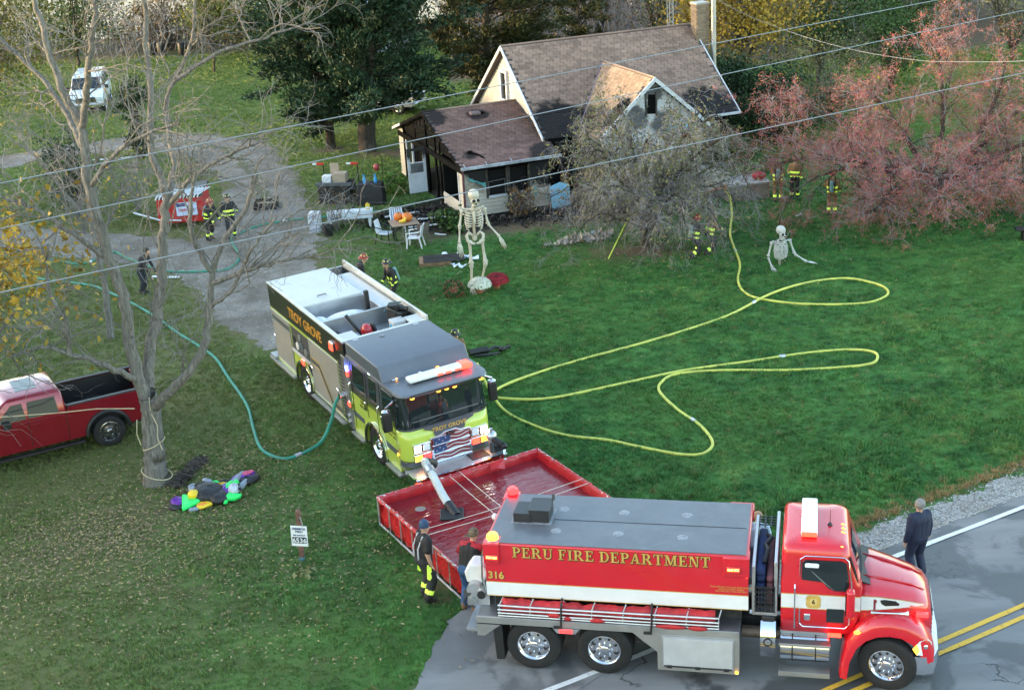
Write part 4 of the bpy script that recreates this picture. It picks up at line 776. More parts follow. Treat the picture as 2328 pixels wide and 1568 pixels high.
# ================================================================== RED TANKER on the road
def tanker():
 t = thing('tanker_truck', 'red fire department water tanker with grey tank top parked across the road', 'fire truck', (-.774, 23.832, 0), R(-12.943))
 b = rbox('tank_body', RED, t, 0, 5.03, 0, 2.13, 1.5, 2.645, .02)
 rbox('tank_top', mat('tank_top_grey', (.10, .108, .122), .42, var=.12, dirt=.25, dirtcol=(.2, .2, .21), vs=1.6, coat=.2), t, .05, 4.98, .04, 2.09, 2.64, 2.662, .006)
 mb = MB(); mb.box(1.2, 4.94, 1.045, 1.06, 2.66, 2.668); mb.build('seam', BLK, t)
 wm = mat('scuffed_weld', (.24, .25, .27), .5, var=.3, vs=12)
 for (x, y) in ((1.32, 1.49), (2.53, 1.47), (3.77, 1.48), (1.31, .6), (2.52, .6), (3.76, .58)):
  mb = MB(); mb.lathe([(.001, 2.6652), (.04, 2.6655), (.10, 2.6645), (.11, 2.661)], (x, y, 0), 14); mb.build('weld_mark', wm, t, True)
 # black fill vent on top, stepped
 vb = mat('vent_black', (.022, .023, .026), .4, var=.15, dirt=.15)
 mb = MB(); mb.box(.41, .76, .86, 1.38, 2.66, 2.86); mb.build('vent_box', vb, t, bevel=.008); mb = MB(); mb.box(.72, 1.12, .88, 1.40, 2.66, 2.93); mb.box(.70, 1.14, .86, 1.42, 2.925, 2.94); mb.build('vent_box', vb, t, bevel=.006)
 mb = MB(); mb.prism([(1.40, 2.93), (1.40, 3.04), (1.36, 2.93)], 1.10, 1.16, 'x'); mb.build('vent_lid', vb, t)
 mb = MB(); mb.box(.36, 1.17, .82, 1.46, 2.655, 2.668); mb.build('vent_flange', wm, t)
 # white stripe with gold edging
 rbox('stripe', WHT, t, 0, 5.03, -.006, .01, 1.515, 1.805, 0); mb = MB(); mb.box(0, 5.03, -.008, .01, 1.806, 1.818); mb.build('gold_edge', GOLD, t); mb = MB(); mb.box(0, 5.03, -.008, .01, 1.502, 1.514); mb.build('gold_edge', GOLD, t)
 rbox('stripe', WHT, t, -.006, .01, 0, 2.13, 1.515, 1.805, 0)
 serif_part('PERU FIRE DEPARTMENT', .55, 4.33, 2.375, .225, -.009, t, GOLD, DKOUT)
 Mx = lambda x, y, z: frame((x, y, z), (1, 0, 0), (0, 0, 1), (0, -1, 0))
 text_part('316', .215, Mx(.205, -.005, 1.885), DKOUT, t, 'lettering_shadow', bold=.012); text_part('316', .215, Mx(.20, -.008, 1.89), GOLD, t, bold=.006)
 for i, s_ in enumerate(('THIS APPARATUS WAS PROVIDED BY', 'DIMMICK PERU RURAL', 'FIRE PROTECTION DISTRICT')): text_part(s_, .048, Mx(4.72, -.008, 1.965 - i * .045), GOLD, t, extrude=.001)
 # lamp housings at the four top corners
 for (x0, x1, y0, y1) in ((-.02, .30, -.05, .3), (4.56, 5.05, -.05, .3), (-.02, .30, 1.85, 2.2), (4.56, 5.05, 1.85, 2.2)):
  h = rbox('lamp_housing', RED, t, x0, x1, y0, y1, 2.22 if y0 < 1 else 2.4, 2.665 if x0 < 1 else 2.63, .02)
  if y0 < 1:
   xa = .02 if x0 < 1 else 4.62; z0 = 2.29 if x0 < 1 else 2.30
   rbox('lamp_bezel', mat('lamp_red_bezel', (.45, .03, .03), .3), h, xa, xa + .27, y0 - .03, y0 + .01, z0, z0 + .15, .015); rbox('lamp', REDON, h, xa + .02, xa + .25, y0 - .045, y0, z0 + .06, z0 + .13, .012)
   mb = MB(); mb.box(xa + .035, xa + .125, y0 - .049, y0, z0 + .085, z0 + .115); mb.box(xa + .15, xa + .235, y0 - .049, y0, z0 + .085, z0 + .115); mb.build('lamp_bulb', YELON, h)
 mb = MB(); mb.lathe([(.001, .13), (.07, .125), (.105, .09), (.115, .03), (.115, 0)], (.15, .12, 2.69), 18); mb.build('beacon', AMB, t, True); mb = MB(); mb.lathe([(.12, 0), (.12, .035), (.001, .035)], (.15, .12, 2.66), 18); mb.build('beacon_base', CHROME, t, True)
 mb = MB(); mb.lathe([(.001, .13), (.07, .125), (.105, .09), (.115, .03), (.115, 0)], (.15, 2.05, 2.69), 18); mb.build('beacon', REDL, t, True)
 rbox('corner_lamp', REDON, t, 4.985, 5.02, -.03, .0, 2.2, 2.36, .008); rbox('corner_lamp', BLUEON, t, 4.985, 5.02, -.03, .0, 2.36, 2.44, .008)
 # diamond plate deck and rear step
 rbox('deck', TREAD, t, -.19, 4.88, -.26, 2.40, 1.02, 1.175, .01); rbox('tank_cradle', CHAS, t, .1, 4.9, .25, 1.9, 1.17, 1.5, 0)
 rbox('rear_step', TREAD, t, -.42, -.12, -.22, 2.36, .80, .86, .008); mb = MB(); mb.prism([(-.19, 1.0), (.28, 1.0), (-.05, .74), (-.19, .74)], -.255, -.20); mb.build('gusset', TREAD, t)
 rbox('step_riser', TREAD, t, -.22, -.17, -.2, 2.3, .84, 1.02, .004)
 # folded spare tank strapped on the deck
 rk = MB(); tarp = mat('red_tarp', (.42, .012, .016), .5, var=.25, vs=4, bmp=.6, bs=9, bdist=.05)
 mb = MB(); rg_ = np.random.default_rng(8); nx_ = 46
 prof = [(1.185, -.17), (1.30, -.21), (1.42, -.19), (1.50, -.10), (1.46, -.01), (1.2, -.01)]
 secs = [[(.32 + 4.1 * i / (nx_ - 1), y + rg_.normal() * .014, z + rg_.normal() * .014 - (.05 if 16 < i < 19 else 0)) for z, y in prof] for i in range(nx_)]
 fr = loft(secs).build('folded_tank', tarp, t, 'all')
 tube_m = mat('galvanised_tube', (.55, .56, .58), .35, .8, var=.12, vs=8)
 for k, (z, y) in enumerate(((1.205, -.235), (1.275, -.25), (1.345, -.25), (1.43, -.235))):
  mb = MB(); mb.tube([(.25, y, z), (1.6, y - .004, z + .008 * (-1) ** k), (3.1, y, z - .005), (4.5, y, z)], .019, 8); mb.build('frame_tube', tube_m, t, True)
 for x in np.linspace(.27, 4.48, 8):
  mb = MB(); mb.tube([(x, -.235, 1.19), (x + .02, -.235, 1.45), (x + .05, -.05, 1.50)], .013, 6); mb.build('frame_upright', tube_m, t, True)
 for x in (1.48, 3.22):
  mb = MB(); mb.tube([(x, -.275, 1.05), (x + .02, -.275, 1.3), (x + .02, -.25, 1.46), (x, -.02, 1.53)], .022, 6); mb.build('strap', BLK, t, True); rbox('strap_ratchet', BLK, t, x - .14, x + .02, -.30, -.26, 1.02, 1.07, .006)
 for (x, z, a) in ((1.36, 1.29, .13), (1.62, 1.24, .08), (2.2, 1.24, .16), (3.6, 1.20, .32), (4.1, 1.2, .2)): mb = MB(); mb.ball((x, -.262, z), a, .03, .05, 9, 6); mb.build('tarp_fold', tarp, t, 'all')
 mb = MB(); mb.prism([(1.32, 1.02), (1.84, 1.02), (1.76, .91), (1.40, .91)], -.275, -.262); mb.build('marker_bracket', ALU, t); rbox('marker_lamp', REDL, t, 1.45, 1.70, -.292, -.27, .925, 1.0, .008)
 # chassis, axles, wheels, mud flaps
 mb = MB(); mb.box(-.1, 8.1, .62, .74, .66, .98); mb.box(-.1, 8.1, 1.40, 1.52, .66, .98); mb.box(.2, 5, .74, 1.40, .70, .9); mb.build('chassis_rail', CHAS, t)
 for x in (.91, 2.30):
  mb = MB(); mb.cyl((x, .1, .55), (x, 2.05, .55), .09, n=12); mb.ball((x, 1.07, .55), .26, .26, .24); mb.build('axle', CHAS, t, True)
  for y, s_ in ((-.075, -1), (.235, -1), (1.90, 1), (2.21, 1)): wheel(t, (x, y, .545), .545, .28, s_, holes=8)
 mb = MB(); mb.prism([(.12, .98), (.30, .98), (.32, .2), (.16, .2)], -.22, .42); mb.build('mud_flap', BLK, t); mb = MB(); mb.prism([(.12, .98), (.30, .98), (.32, .2), (.16, .2)], 1.72, 2.34); mb.build('mud_flap', BLK, t)
 mb = MB(); mb.cyl((7.62, .2, .52), (7.62, 1.95, .52), .07); mb.build('axle', CHAS, t)
 wheel(t, (7.60, .04, .545), .545, .29, -1, R(-14)); wheel(t, (7.60, 2.02, .545), .545, .29, 1, R(-14))
 # side compartment
 rbox('compartment', TREAD, t, 3.33, 4.88, -.255, .5, .23, 1.02, .008); rbox('compartment_frame', ALU, t, 3.42, 4.78, -.272, -.25, .33, .985, .004); rbox('compartment_door', mat('brushed_panel', (.60, .61, .62), .42, .55, var=.06, bmp=.04, bs=80), t, 3.45, 4.75, -.28, -.25, .36, .96, .003)
 rbox('latch_bar', BLK, t, 3.46, 4.74, -.30, -.275, .335, .36, .004)
 for x in (3.56, 4.1, 4.64): rbox('latch', BLK, t, x - .05, x + .05, -.315, -.28, .315, .37, .006)
 rbox('clearance_lamp', AMB, t, 4.80, 4.86, -.275, -.25, .26, .31, .006)
 mb = MB(); mb.prism([(2.86, 1.02), (3.33, 1.02), (3.33, .62)], -.25, -.22); mb.build('gusset', TREAD, t); rbox('compartment', TREAD, t, 3.33, 4.88, 1.65, 2.39, .23, 1.02, .008)
 # rear pump on the tailboard
 mb = MB(); mb.prism([(-.46, 1.62), (-.12, 1.62), (-.02, 1.86), (-.10, 2.02), (-.38, 2.02), (-.5, 1.85)], .22, .62); mb.build('pump_tank', mat('pump_cowl', (.62, .62, .60), .45, var=.08), t, bevel=.03)
 mb = MB(); mb.cyl((-.28, .05, 1.55), (-.28, .7, 1.55), .15, n=14); mb.cyl((-.12, .0, 1.5), (-.12, .2, 1.5), .10, n=12); mb.cyl((-.35, .1, 1.25), (-.35, .55, 1.25), .10, n=12); mb.box(-.45, 0, .15, .7, 1.18, 1.4); mb.build('pump', ALU, t, True, label='aluminium rear pump with black caps')
 mb = MB(); mb.cyl((-.12, -.03, 1.5), (-.12, .02, 1.5), .085, n=14); mb.cyl((-.42, .05, 1.5), (-.42, .14, 1.46), .08, n=12); mb.tube([(-.42, .1, 1.46), (-.5, .05, 1.3), (-.44, .02, 1.2), (-.3, .05, 1.2)], .02, 6); mb.build('pump_cap', BLK, t, True)
 mb = MB(); mb.tube([(-.03, .02, 1.5), (-.08, .0, 1.9), (-.06, .0, 2.35), (-.02, .02, 2.5)], .02, 8); mb.build('grab_rail', CHROME, t, True); mb = MB(); mb.ball((-.06, 1.25, 2.55), .07); mb.build('rear_lamp', LENS, t, True)
 # hose rack between tank and cab
 for x in (5.09, 5.50): rbox('rack_side', ALU, t, x, x + .06, .06, 2.1, 1.40, 2.42 if x < 5.2 else 2.52, .008)
 rbox('rack_floor', ALU, t, 5.09, 5.56, .06, 2.1, 1.38, 1.44, .005)
 hm = mat('blue_hose_jacket', (.018, .035, .12), .75, var=.25, bmp=.3, bs=50)
 for k in range(5):
  y0 = .28 + (k % 2) * .05; mb = MB(); mb.box(5.16, 5.33, y0, 1.95, 1.46 + k * .155, 1.60 + k * .155); mb.build('folded_hose', hm, t, bevel=.05, seg=3)
 for k in range(4): mb = MB(); mb.box(5.35, 5.48, .3, 1.9, 1.46 + k * .16, 1.6 + k * .16); mb.build('folded_hose', mat('red_hose_jacket', (.20, .07, .08), .8, var=.2), t, bevel=.05, seg=3)
 mb = MB()
 for i in range(7): mb.box(5.15 + i * .058, 5.17 + i * .058, .045, .06, 1.45, 1.98)
 for i in range(6): mb.box(5.14, 5.52, .043, .058, 1.45 + i * .105, 1.475 + i * .105)
 mb.build('cargo_net', BLK, t); mb = MB()
 for i in range(4): mb.box(5.14, 5.52, 1.7 + i * .11, 1.72 + i * .11, 2.40, 2.42)
 for i in range(4): mb.box(5.15 + i * .11, 5.18 + i * .11, 1.62, 2.09, 2.402, 2.418)
 mb.build('cargo_net', BLK, t)
 mb = MB(); mb.tube([(5.30, .5, 2.25), (5.36, .8, 2.36), (5.3, 1.1, 2.3), (5.42, 1.3, 2.36), (5.34, 1.5, 2.3)], .045, 8); mb.build('gear_bag', BLK, t, True)
 # exhaust, fuel tank, steps
 mb = MB(); mb.lathe([(.15, 0), (.15, .28)], (5.27, .22, .86), 16, 'x'); mb.build('muffler', mat('rusty_steel', (.16, .12, .09), .6, .5, var=.3), t, True); mb = MB(); mb.cyl((4.9, .3, .86), (5.7, .3, .86), .11); mb.build('muffler_pipe', mat('rusty_steel', (.16, .12, .09)), t, True)
 secs = [[(x, .12 + .28 * math.cos(a), .88 + .42 * math.sin(a)) for a in np.linspace(math.pi * .6, math.pi * 1.45, 9)] + [(x, .35, .5), (x, .35, 1.28)] for x in (5.26, 5.54)]
 loft(secs).build('exhaust_shield', CHROME, t, True); mb = MB(); mb.torus((5.4, -.165, .93), .075, .013, 'y', 18, 6); mb.build('shield_ring', BLK, t, True); rbox('def_tank', BLK, t, 5.28, 5.52, .02, .4, 1.2, 1.38, .03)
 mb = MB(); mb.cyl((5.63, .32, .66), (6.53, .32, .66), .33, n=28); mb.build('fuel_tank', mat('polished_tank', (.70, .71, .72), .16, 1.0, var=.05), t, True)
 for x in (5.85, 6.28):
  mb = MB(); mb.torus((x, .32, .66), .335, .014, 'x', 28, 6); mb.build('tank_strap', BLK, t, True)
 rbox('step', TREAD, t, 5.60, 6.55, -.10, .22, .84, .89, .006); rbox('step', TREAD, t, 5.60, 6.55, -.13, .1, .19, .30, .006); mb = MB(); mb.cyl((6.36, .3, .98), (6.36, .3, 1.04), .06, n=12); mb.build('filler_cap', CHROME, t)
 rbox('battery_box', ALU, t, 5.62, 6.55, .12, .7, .98, 1.07, .01)
 # ---- cab
 def sec(z, x0, x1, y0, y1, c=.10, n=3):
  pts = []
  for (cx, cy, a0) in ((x1 - c, y0 + c, -90), (x1 - c, y1 - c, 0), (x0 + c * .6, y1 - c * .6, 90), (x0 + c * .6, y0 + c * .6, 180)):
   rr = c if cx > (x0 + x1) / 2 else c * .6
   for i in range(n + 1): a = R(a0 + 90 * i / n); pts.append((cx + rr * math.cos(a), cy + rr * math.sin(a), z))
  return pts
 cabs = [sec(1.08, 5.62, 6.98, .06, 2.0), sec(1.5, 5.62, 7.08, .05, 2.01), sec(2.05, 5.62, 7.10, .05, 2.01), sec(2.12, 5.62, 7.06, .06, 2.0), sec(2.62, 5.63, 6.90, .11, 1.95, .16), sec(2.76, 5.64, 6.86, .12, 1.94, .18), sec(2.83, 5.67, 6.81, .155, 1.905, .2), sec(2.865, 5.74, 6.72, .23, 1.83, .22), sec(2.88, 6.0, 6.4, .6, 1.5, .1)]
 loft(cabs).build('cab', RED, t, 'all')
 def slant(y0, y1, f=0): return None
 # windshield: two panes on the slope
 def wsq(z, y, off): x = 7.06 + (z - 2.12) * (6.90 - 7.06) / .5; yc = 1.03; bulge = -.10 * ((y - yc) / .95) ** 2 * .9; return (x + bulge + off, y, z)
 for (ya, yb) in ((.16, 1.015), (1.045, 1.90)):
  mb = MB(); ny_ = 8; zs = [2.10, 2.3, 2.5, 2.66]; V = [wsq(z, ya + (yb - ya) * i / ny_, .022) for z in zs for i in range(ny_ + 1)]; k = ny_ + 1
  mb.add(V, [(r_ * k + i, r_ * k + i + 1, (r_ + 1) * k + i + 1, (r_ + 1) * k + i) for r_ in range(3) for i in range(ny_)]); mb.build('windshield', GLASS, t, 'all')
 mb = MB(); mb.tube([wsq(2.08, y, .03) for y in np.linspace(.10, 1.96, 12)], .028, 6); mb.tube([(7.02, .115, 2.1), (6.95, .12, 2.4), (6.86, .15, 2.66)], .022, 6); mb.build('windshield_seal', BLK, t, True)
 mb = MB(); mb.prism([(7.08, 2.06), (7.25, 2.0), (7.12, 1.94)], .35, 1.75, 'y'); mb.build('cowl', BLK, t)
 # side windows, door, handles
 for (yy, s_) in ((.045, -1), (2.015, 1)):
  def pl(name, poly, m_, dy=.012, par=t, bev=0.0):
   mb = MB(); mb.prism([(x, z) for x, z in poly], yy, yy + s_ * dy) ; return mb.build(name, m_, par, bevel=bev)
  y_in = .055
  w = [(6.0, 2.20), (6.38, 2.17), (6.48, 2.06), (6.60, 2.0), (6.82, 2.0), (6.86, 2.15), (6.80, 2.56), (6.72, 2.60), (6.06, 2.60), (6.0, 2.54)]
  mb = MB(); V = [(x, yy + s_ * (.014 - max(0, (z - 2.1)) * .115), z) for x, z in w]; V2 = [(x, yy - s_ * .02, z) for x, z in w]; n = len(w)
  mb.add(V + V2, [tuple(range(n)), tuple(range(2 * n - 1, n - 1, -1))] + [(i, i + n, (i + 1) % n + n, (i + 1) % n) for i in range(n)]); d = mb.build('side_window', GLASS, t)
  rbox('peep_window', GLASS, t, 6.46, 6.78, yy - .012, yy + .012, 1.32, 1.62, .012)
  loop = [(5.97, 1.27), (6.03, 1.21), (6.80, 1.21), (6.87, 1.30), (6.90, 1.9), (6.90, 2.15), (6.84, 2.60), (6.76, 2.665), (6.06, 2.665), (5.97, 2.6), (5.97, 1.27)]
  mb = MB(); mb.tube([(x, yy + s_ * (.008 - max(0, z - 2.1) * .12), z) for x, z in loop], .011, 5, False); mb.build('door_seam', CHROME, t, True)
  rbox('door_handle', CHROME, t, 6.05, 6.17, yy - .02, yy + .02, 1.34, 1.48, .015)
  mb = MB(); mb.tube([(5.88, yy + s_ * .02, 1.16), (5.88, yy + s_ * .07, 1.20), (5.88, yy + s_ * .07, 2.05), (5.88, yy + s_ * .02, 2.1)], .016, 8); mb.build('grab_rail', CHROME, t, True)
  mb = MB(); mb.box(6.80, 6.96, min(yy + s_ * .16, yy + s_ * .34), max(yy + s_ * .16, yy + s_ * .34), 1.62, 2.18); mr = mb.build('mirror', RED, t, bevel=.05, seg=3); mb = MB(); mb.box(6.785, 6.80, min(yy + s_ * .18, yy + s_ * .32), max(yy + s_ * .18, yy + s_ * .32), 1.66, 2.13); mb.build('mirror_glass', GLASS, mr); mb = MB(); mb.tube([(6.9, yy + s_ * .02, 1.75), (6.9, yy + s_ * .2, 1.75)], .02, 6); mb.build('mirror_arm', BLK, mr)
  rbox('white_band', WHT, t, 5.63, 7.07, yy - .006, yy + .006, 1.60, 1.885, 0)
  mb = MB(); mb.box(5.63, 7.07, yy - .007, yy + .007, 1.586, 1.599); mb.box(5.63, 7.07, yy - .007, yy + .007, 1.886, 1.898); mb.build('gold_edge', GOLD, t)
 mb = MB(); mb.prism([(6.06, 2.5), (6.30, 2.5), (6.31, 2.57), (6.28, 2.59), (6.08, 2.59), (6.05, 2.57)], -.03, -.02); mb.build('spot_mirror', LENS, t, bevel=.01)
 # department badge: maltese cross with a 6
 mb = MB()
 for k in range(4): a = k * math.pi / 2 + math.pi / 4; c, s_ = math.cos(a), math.sin(a); mb.add([(6.22 + r_ * math.cos(a + q), .034, 1.745 + r_ * math.sin(a + q)) for r_, q in ((.03, -.9), (.15, -.45), (.165, 0), (.15, .45), (.03, .9))], [(0, 1, 2, 3, 4)])
 for k in range(4): a = k * math.pi / 2; mb.add([(6.22 + r_ * math.cos(a + q), .0335, 1.745 + r_ * math.sin(a + q)) for r_, q in ((.03, -.9), (.145, -.42), (.145, .42), (.03, .9))], [(0, 1, 2, 3)])
 bd = mb.build('badge', GOLD, t, fixn=False); mb = MB(); mb.lathe([(.001, 0), (.075, 0)], (6.22, .032, 1.745), 20, 'y'); mb.build('badge_disc', mat('badge_cream', (.62, .45, .16), .5), bd, fixn=False); text_part('6', .12, frame((6.22, .030, 1.705), (1, 0, 0), (0, 0, 1), (0, -1, 0)), DKOUT, bd, bold=.004)
 # roof lights
 rbox('light_bar', mat('light_bar_lens', (.72, .75, .76), .15, var=.04, coat=.4), t, 5.97, 6.27, .40, 1.78, 2.90, 3.01, .03, seg=3); rbox('light_bar_foot', BLK, t, 6.0, 6.24, .48, 1.7, 2.85, 2.92, .005); rbox('light_bar_end', REDON, t, 5.98, 6.26, .375, .42, 2.91, 3.0, .012)
 for y in (.22, .72, .87, 1.03, 1.70): mb = MB(); mb.ball((6.74 - abs(y - .9) * .06, y, 2.845 - (.03 if y in (.22, 1.7) else 0)), .05, .035, .028, 10, 6); mb.build('clearance_lamp', AMB, t, True)
 mb = MB(); mb.lathe([(.05, 0), (.03, .04), (.006, .06), (.004, .32)], (6.5, .95, 2.88), 8); mb.build('antenna', BLK, t, True)
 # ---- hood, lofted from cowl to nose
 def hs(x, zt, y0, y1, zb, cr, sh): return [(x, y0, zb), (x, y0 + .0, zt - sh), (x, y0 + cr * .35, zt - sh * .35), (x, y0 + cr, zt), (x, (y0 + y1) / 2, zt + .03), (x, y1 - cr, zt), (x, y1 - cr * .35, zt - sh * .35), (x, y1, zt - sh), (x, y1, zb)]
 loft([hs(7.06, 2.02, .10, 1.96, 1.1, .24, .13), hs(7.3, 1.985, .13, 1.93, 1.1, .26, .14), hs(7.7, 1.89, .20, 1.86, 1.0, .28, .15), hs(8.05, 1.79, .28, 1.78, .9, .28, .16), hs(8.26, 1.69, .34, 1.72, .85, .28, .17), hs(8.36, 1.56, .40, 1.66, .85, .26, .18), hs(8.39, 1.35, .44, 1.62, .85, .2, .1)]).build('hood', RED, t, 'all')
 for y in (.62, 1.44): mb = MB(); mb.tube([(7.12, y, 2.03), (7.5, y + (1.03 - y) * .1, 1.965), (8.0, y + (1.03 - y) * .25, 1.835), (8.25, y + (1.03 - y) * .3, 1.72)], [.02, .028, .022, .008], 8); mb.build('hood_crease', RED, t, 'all')
 # stripe tapering along the hood flank
 def flank(x): return .095 + max(0, (x - 7.06)) ** 1.35 * .20
 up = [(7.08, 1.885), (7.4, 1.855), (7.8, 1.77), (8.05, 1.70), (8.22, 1.655)]; lo = [(7.08, 1.60), (7.4, 1.60), (7.8, 1.61), (8.05, 1.62), (8.22, 1.635)]
 for nm, m_, off, dz in (('hood_stripe_edge', GOLD, -.006, .012), ('hood_stripe', WHT, -.010, 0)):
  mb = MB(); V = [(x, flank(x) + off, z + dz) for x, z in up] + [(x, flank(x) + off, z - dz) for x, z in lo]; n = len(up); mb.add(V, [(i, i + 1, n + i + 1, n + i) for i in range(n - 1)]); mb.build(nm, m_, t, fixn=False)
 mb = MB(); V = [(x, flank(x) - .016, z) for x, z in ((7.42, 1.80), (7.50, 1.81), (7.70, 1.765), (7.78, 1.70), (7.76, 1.665), (7.52, 1.675), (7.45, 1.72))]; mb.add(V, [tuple(range(7))]); mb.build('hood_vent', BLK, t, fixn=False)
 mb = MB(); mb.lathe([(.001, 0), (.045, 0)], (7.32, .118, 1.78), 14, 'y'); mb.box(7.295, 7.345, .118, .122, 1.60, 1.75); mb.build('hood_emblem', mat('maroon_emblem', (.20, .02, .03), .4), t, fixn=False)
 mb = MB(); mb.tube([(7.26, .02, 1.60), (7.4, .02, 1.60), (7.75, .02, 1.61), (7.86, .02, 1.61), (7.93, .02, 1.615)], [.03, .016, .018, .03, .06], 12); mb.tube([(7.30, .02, 1.58), (7.30, .15, 1.55)], .02, 6); mb.build('air_horn', CHROME, t, True)
 rbox('marker_lamp', REDL, t, 8.08, 8.30, .20, .30, 1.44, 1.52, .012); rbox('lamp_under_door', REDON, t, 6.50, 6.74, -.02, .05, 1.04, 1.10, .01)
 # ---- fenders: arched shells
 for (ya, yb, yo) in ((-.115, .42, 1), (2.16, 1.62, -1)):
  outer = [(6.72, .22), (6.76, .60), (6.86, 1.0), (7.02, 1.28), (7.25, 1.46), (7.55, 1.53), (7.9, 1.47), (8.15, 1.33), (8.34, 1.10), (8.42, .86), (8.42, .70)]
  inner = [(6.86, .20), (6.90, .58), (7.02, .88), (7.18, 1.06), (7.38, 1.16), (7.60, 1.19), (7.82, 1.16), (8.02, 1.04), (8.14, .88), (8.20, .74), (8.22, .64)]
  rows = []
  for y, k, dz in ((ya, .0, 0), (ya, .5, 0), (ya + yo * .04, .92, 0), (ya + yo * .14, 1.03, .01), (ya + yo * .30, 1.06, .02), (yb, 1.06, .0)):
   rows.append([(i_[0] + (o_[0] - i_[0]) * k, y, i_[1] + (o_[1] - i_[1]) * k + dz) for o_, i_ in zip(outer, inner)])
  mb = MB(); n = len(outer); V = [p for r_ in rows for p in r_]; mb.add(V, [(i * n + j, i * n + j + 1, (i + 1) * n + j + 1, (i + 1) * n + j) for i in range(len(rows) - 1) for j in range(n - 1)])
  mb.add([(p[0], yb, p[1]) for p in inner] + [(p[0], ya, p[1]) for p in inner], [(j, j + 1, n + j + 1, n + j) for j in range(n - 1)]); f = mb.build('fender', RED, t, 'all')
  mb = MB(); mb.add([(p[0], ya + yo * .05, p[1] - .01) for p in inner] + [(p[0] + .0, ya + yo * .62, p[1] - .01) for p in inner], [(j, j + 1, n + j + 1, n + j) for j in range(n - 1)]); mb.build('wheel_well', BLK, t, fixn=False)
  y1 = ya - yo * .004
  mb = MB(); hl = [(8.02, .96), (8.14, 1.13), (8.30, 1.165), (8.36, 1.08), (8.37, .93), (8.20, .83), (8.10, .84)]; mb.add([(x, y1 + yo * (.0 + max(0, x - 8.2) * .55), z) for x, z in hl], [tuple(range(7))]); h = mb.build('headlight', LENS, t, fixn=False)
  mb = MB(); mb.add([(x, y1 - yo * .004, z) for x, z in ((8.02, .96), (8.09, 1.06), (8.15, .93), (8.10, .84))], [(0, 1, 2, 3)]); mb.build('turn_signal', AMB, h, fixn=False)
  mb = MB(); mb.ball((8.24, y1 + yo * .03, 1.0), .06, .03, .06, 12, 8); mb.build('reflector', CHROME, h, True)
  mb = MB(); mb.ball((7.02, ya, 1.24), .06, .02, .04); mb.build('side_marker', AMB, t, True)
 # bumper and grille
 path = [(8.02, -.12), (8.25, -.13), (8.42, -.04), (8.50, .2), (8.53, 1.03), (8.50, 1.85), (8.42, 2.1), (8.25, 2.19), (8.02, 2.18)]
 secs = [[(x, y, .42), (x + (.03 if 0 < i < 8 else 0), y, .60), (x, y, .80), (x - .09, y + (.03 if y < 1 else -.03), .80), (x - .09, y + (.03 if y < 1 else -.03), .42)] for i, (x, y) in enumerate(path)]
 loft(secs).build('bumper', CHROME, t, True); rbox('grille', BLK, t, 8.30, 8.40, .5, 1.56, .88, 1.48, .02)
 for z in np.linspace(.95, 1.42, 6): rbox('grille_bar', CHROME, t, 8.395, 8.41, .54, 1.52, z - .015, z + .015, .004)
 return t
tanker()
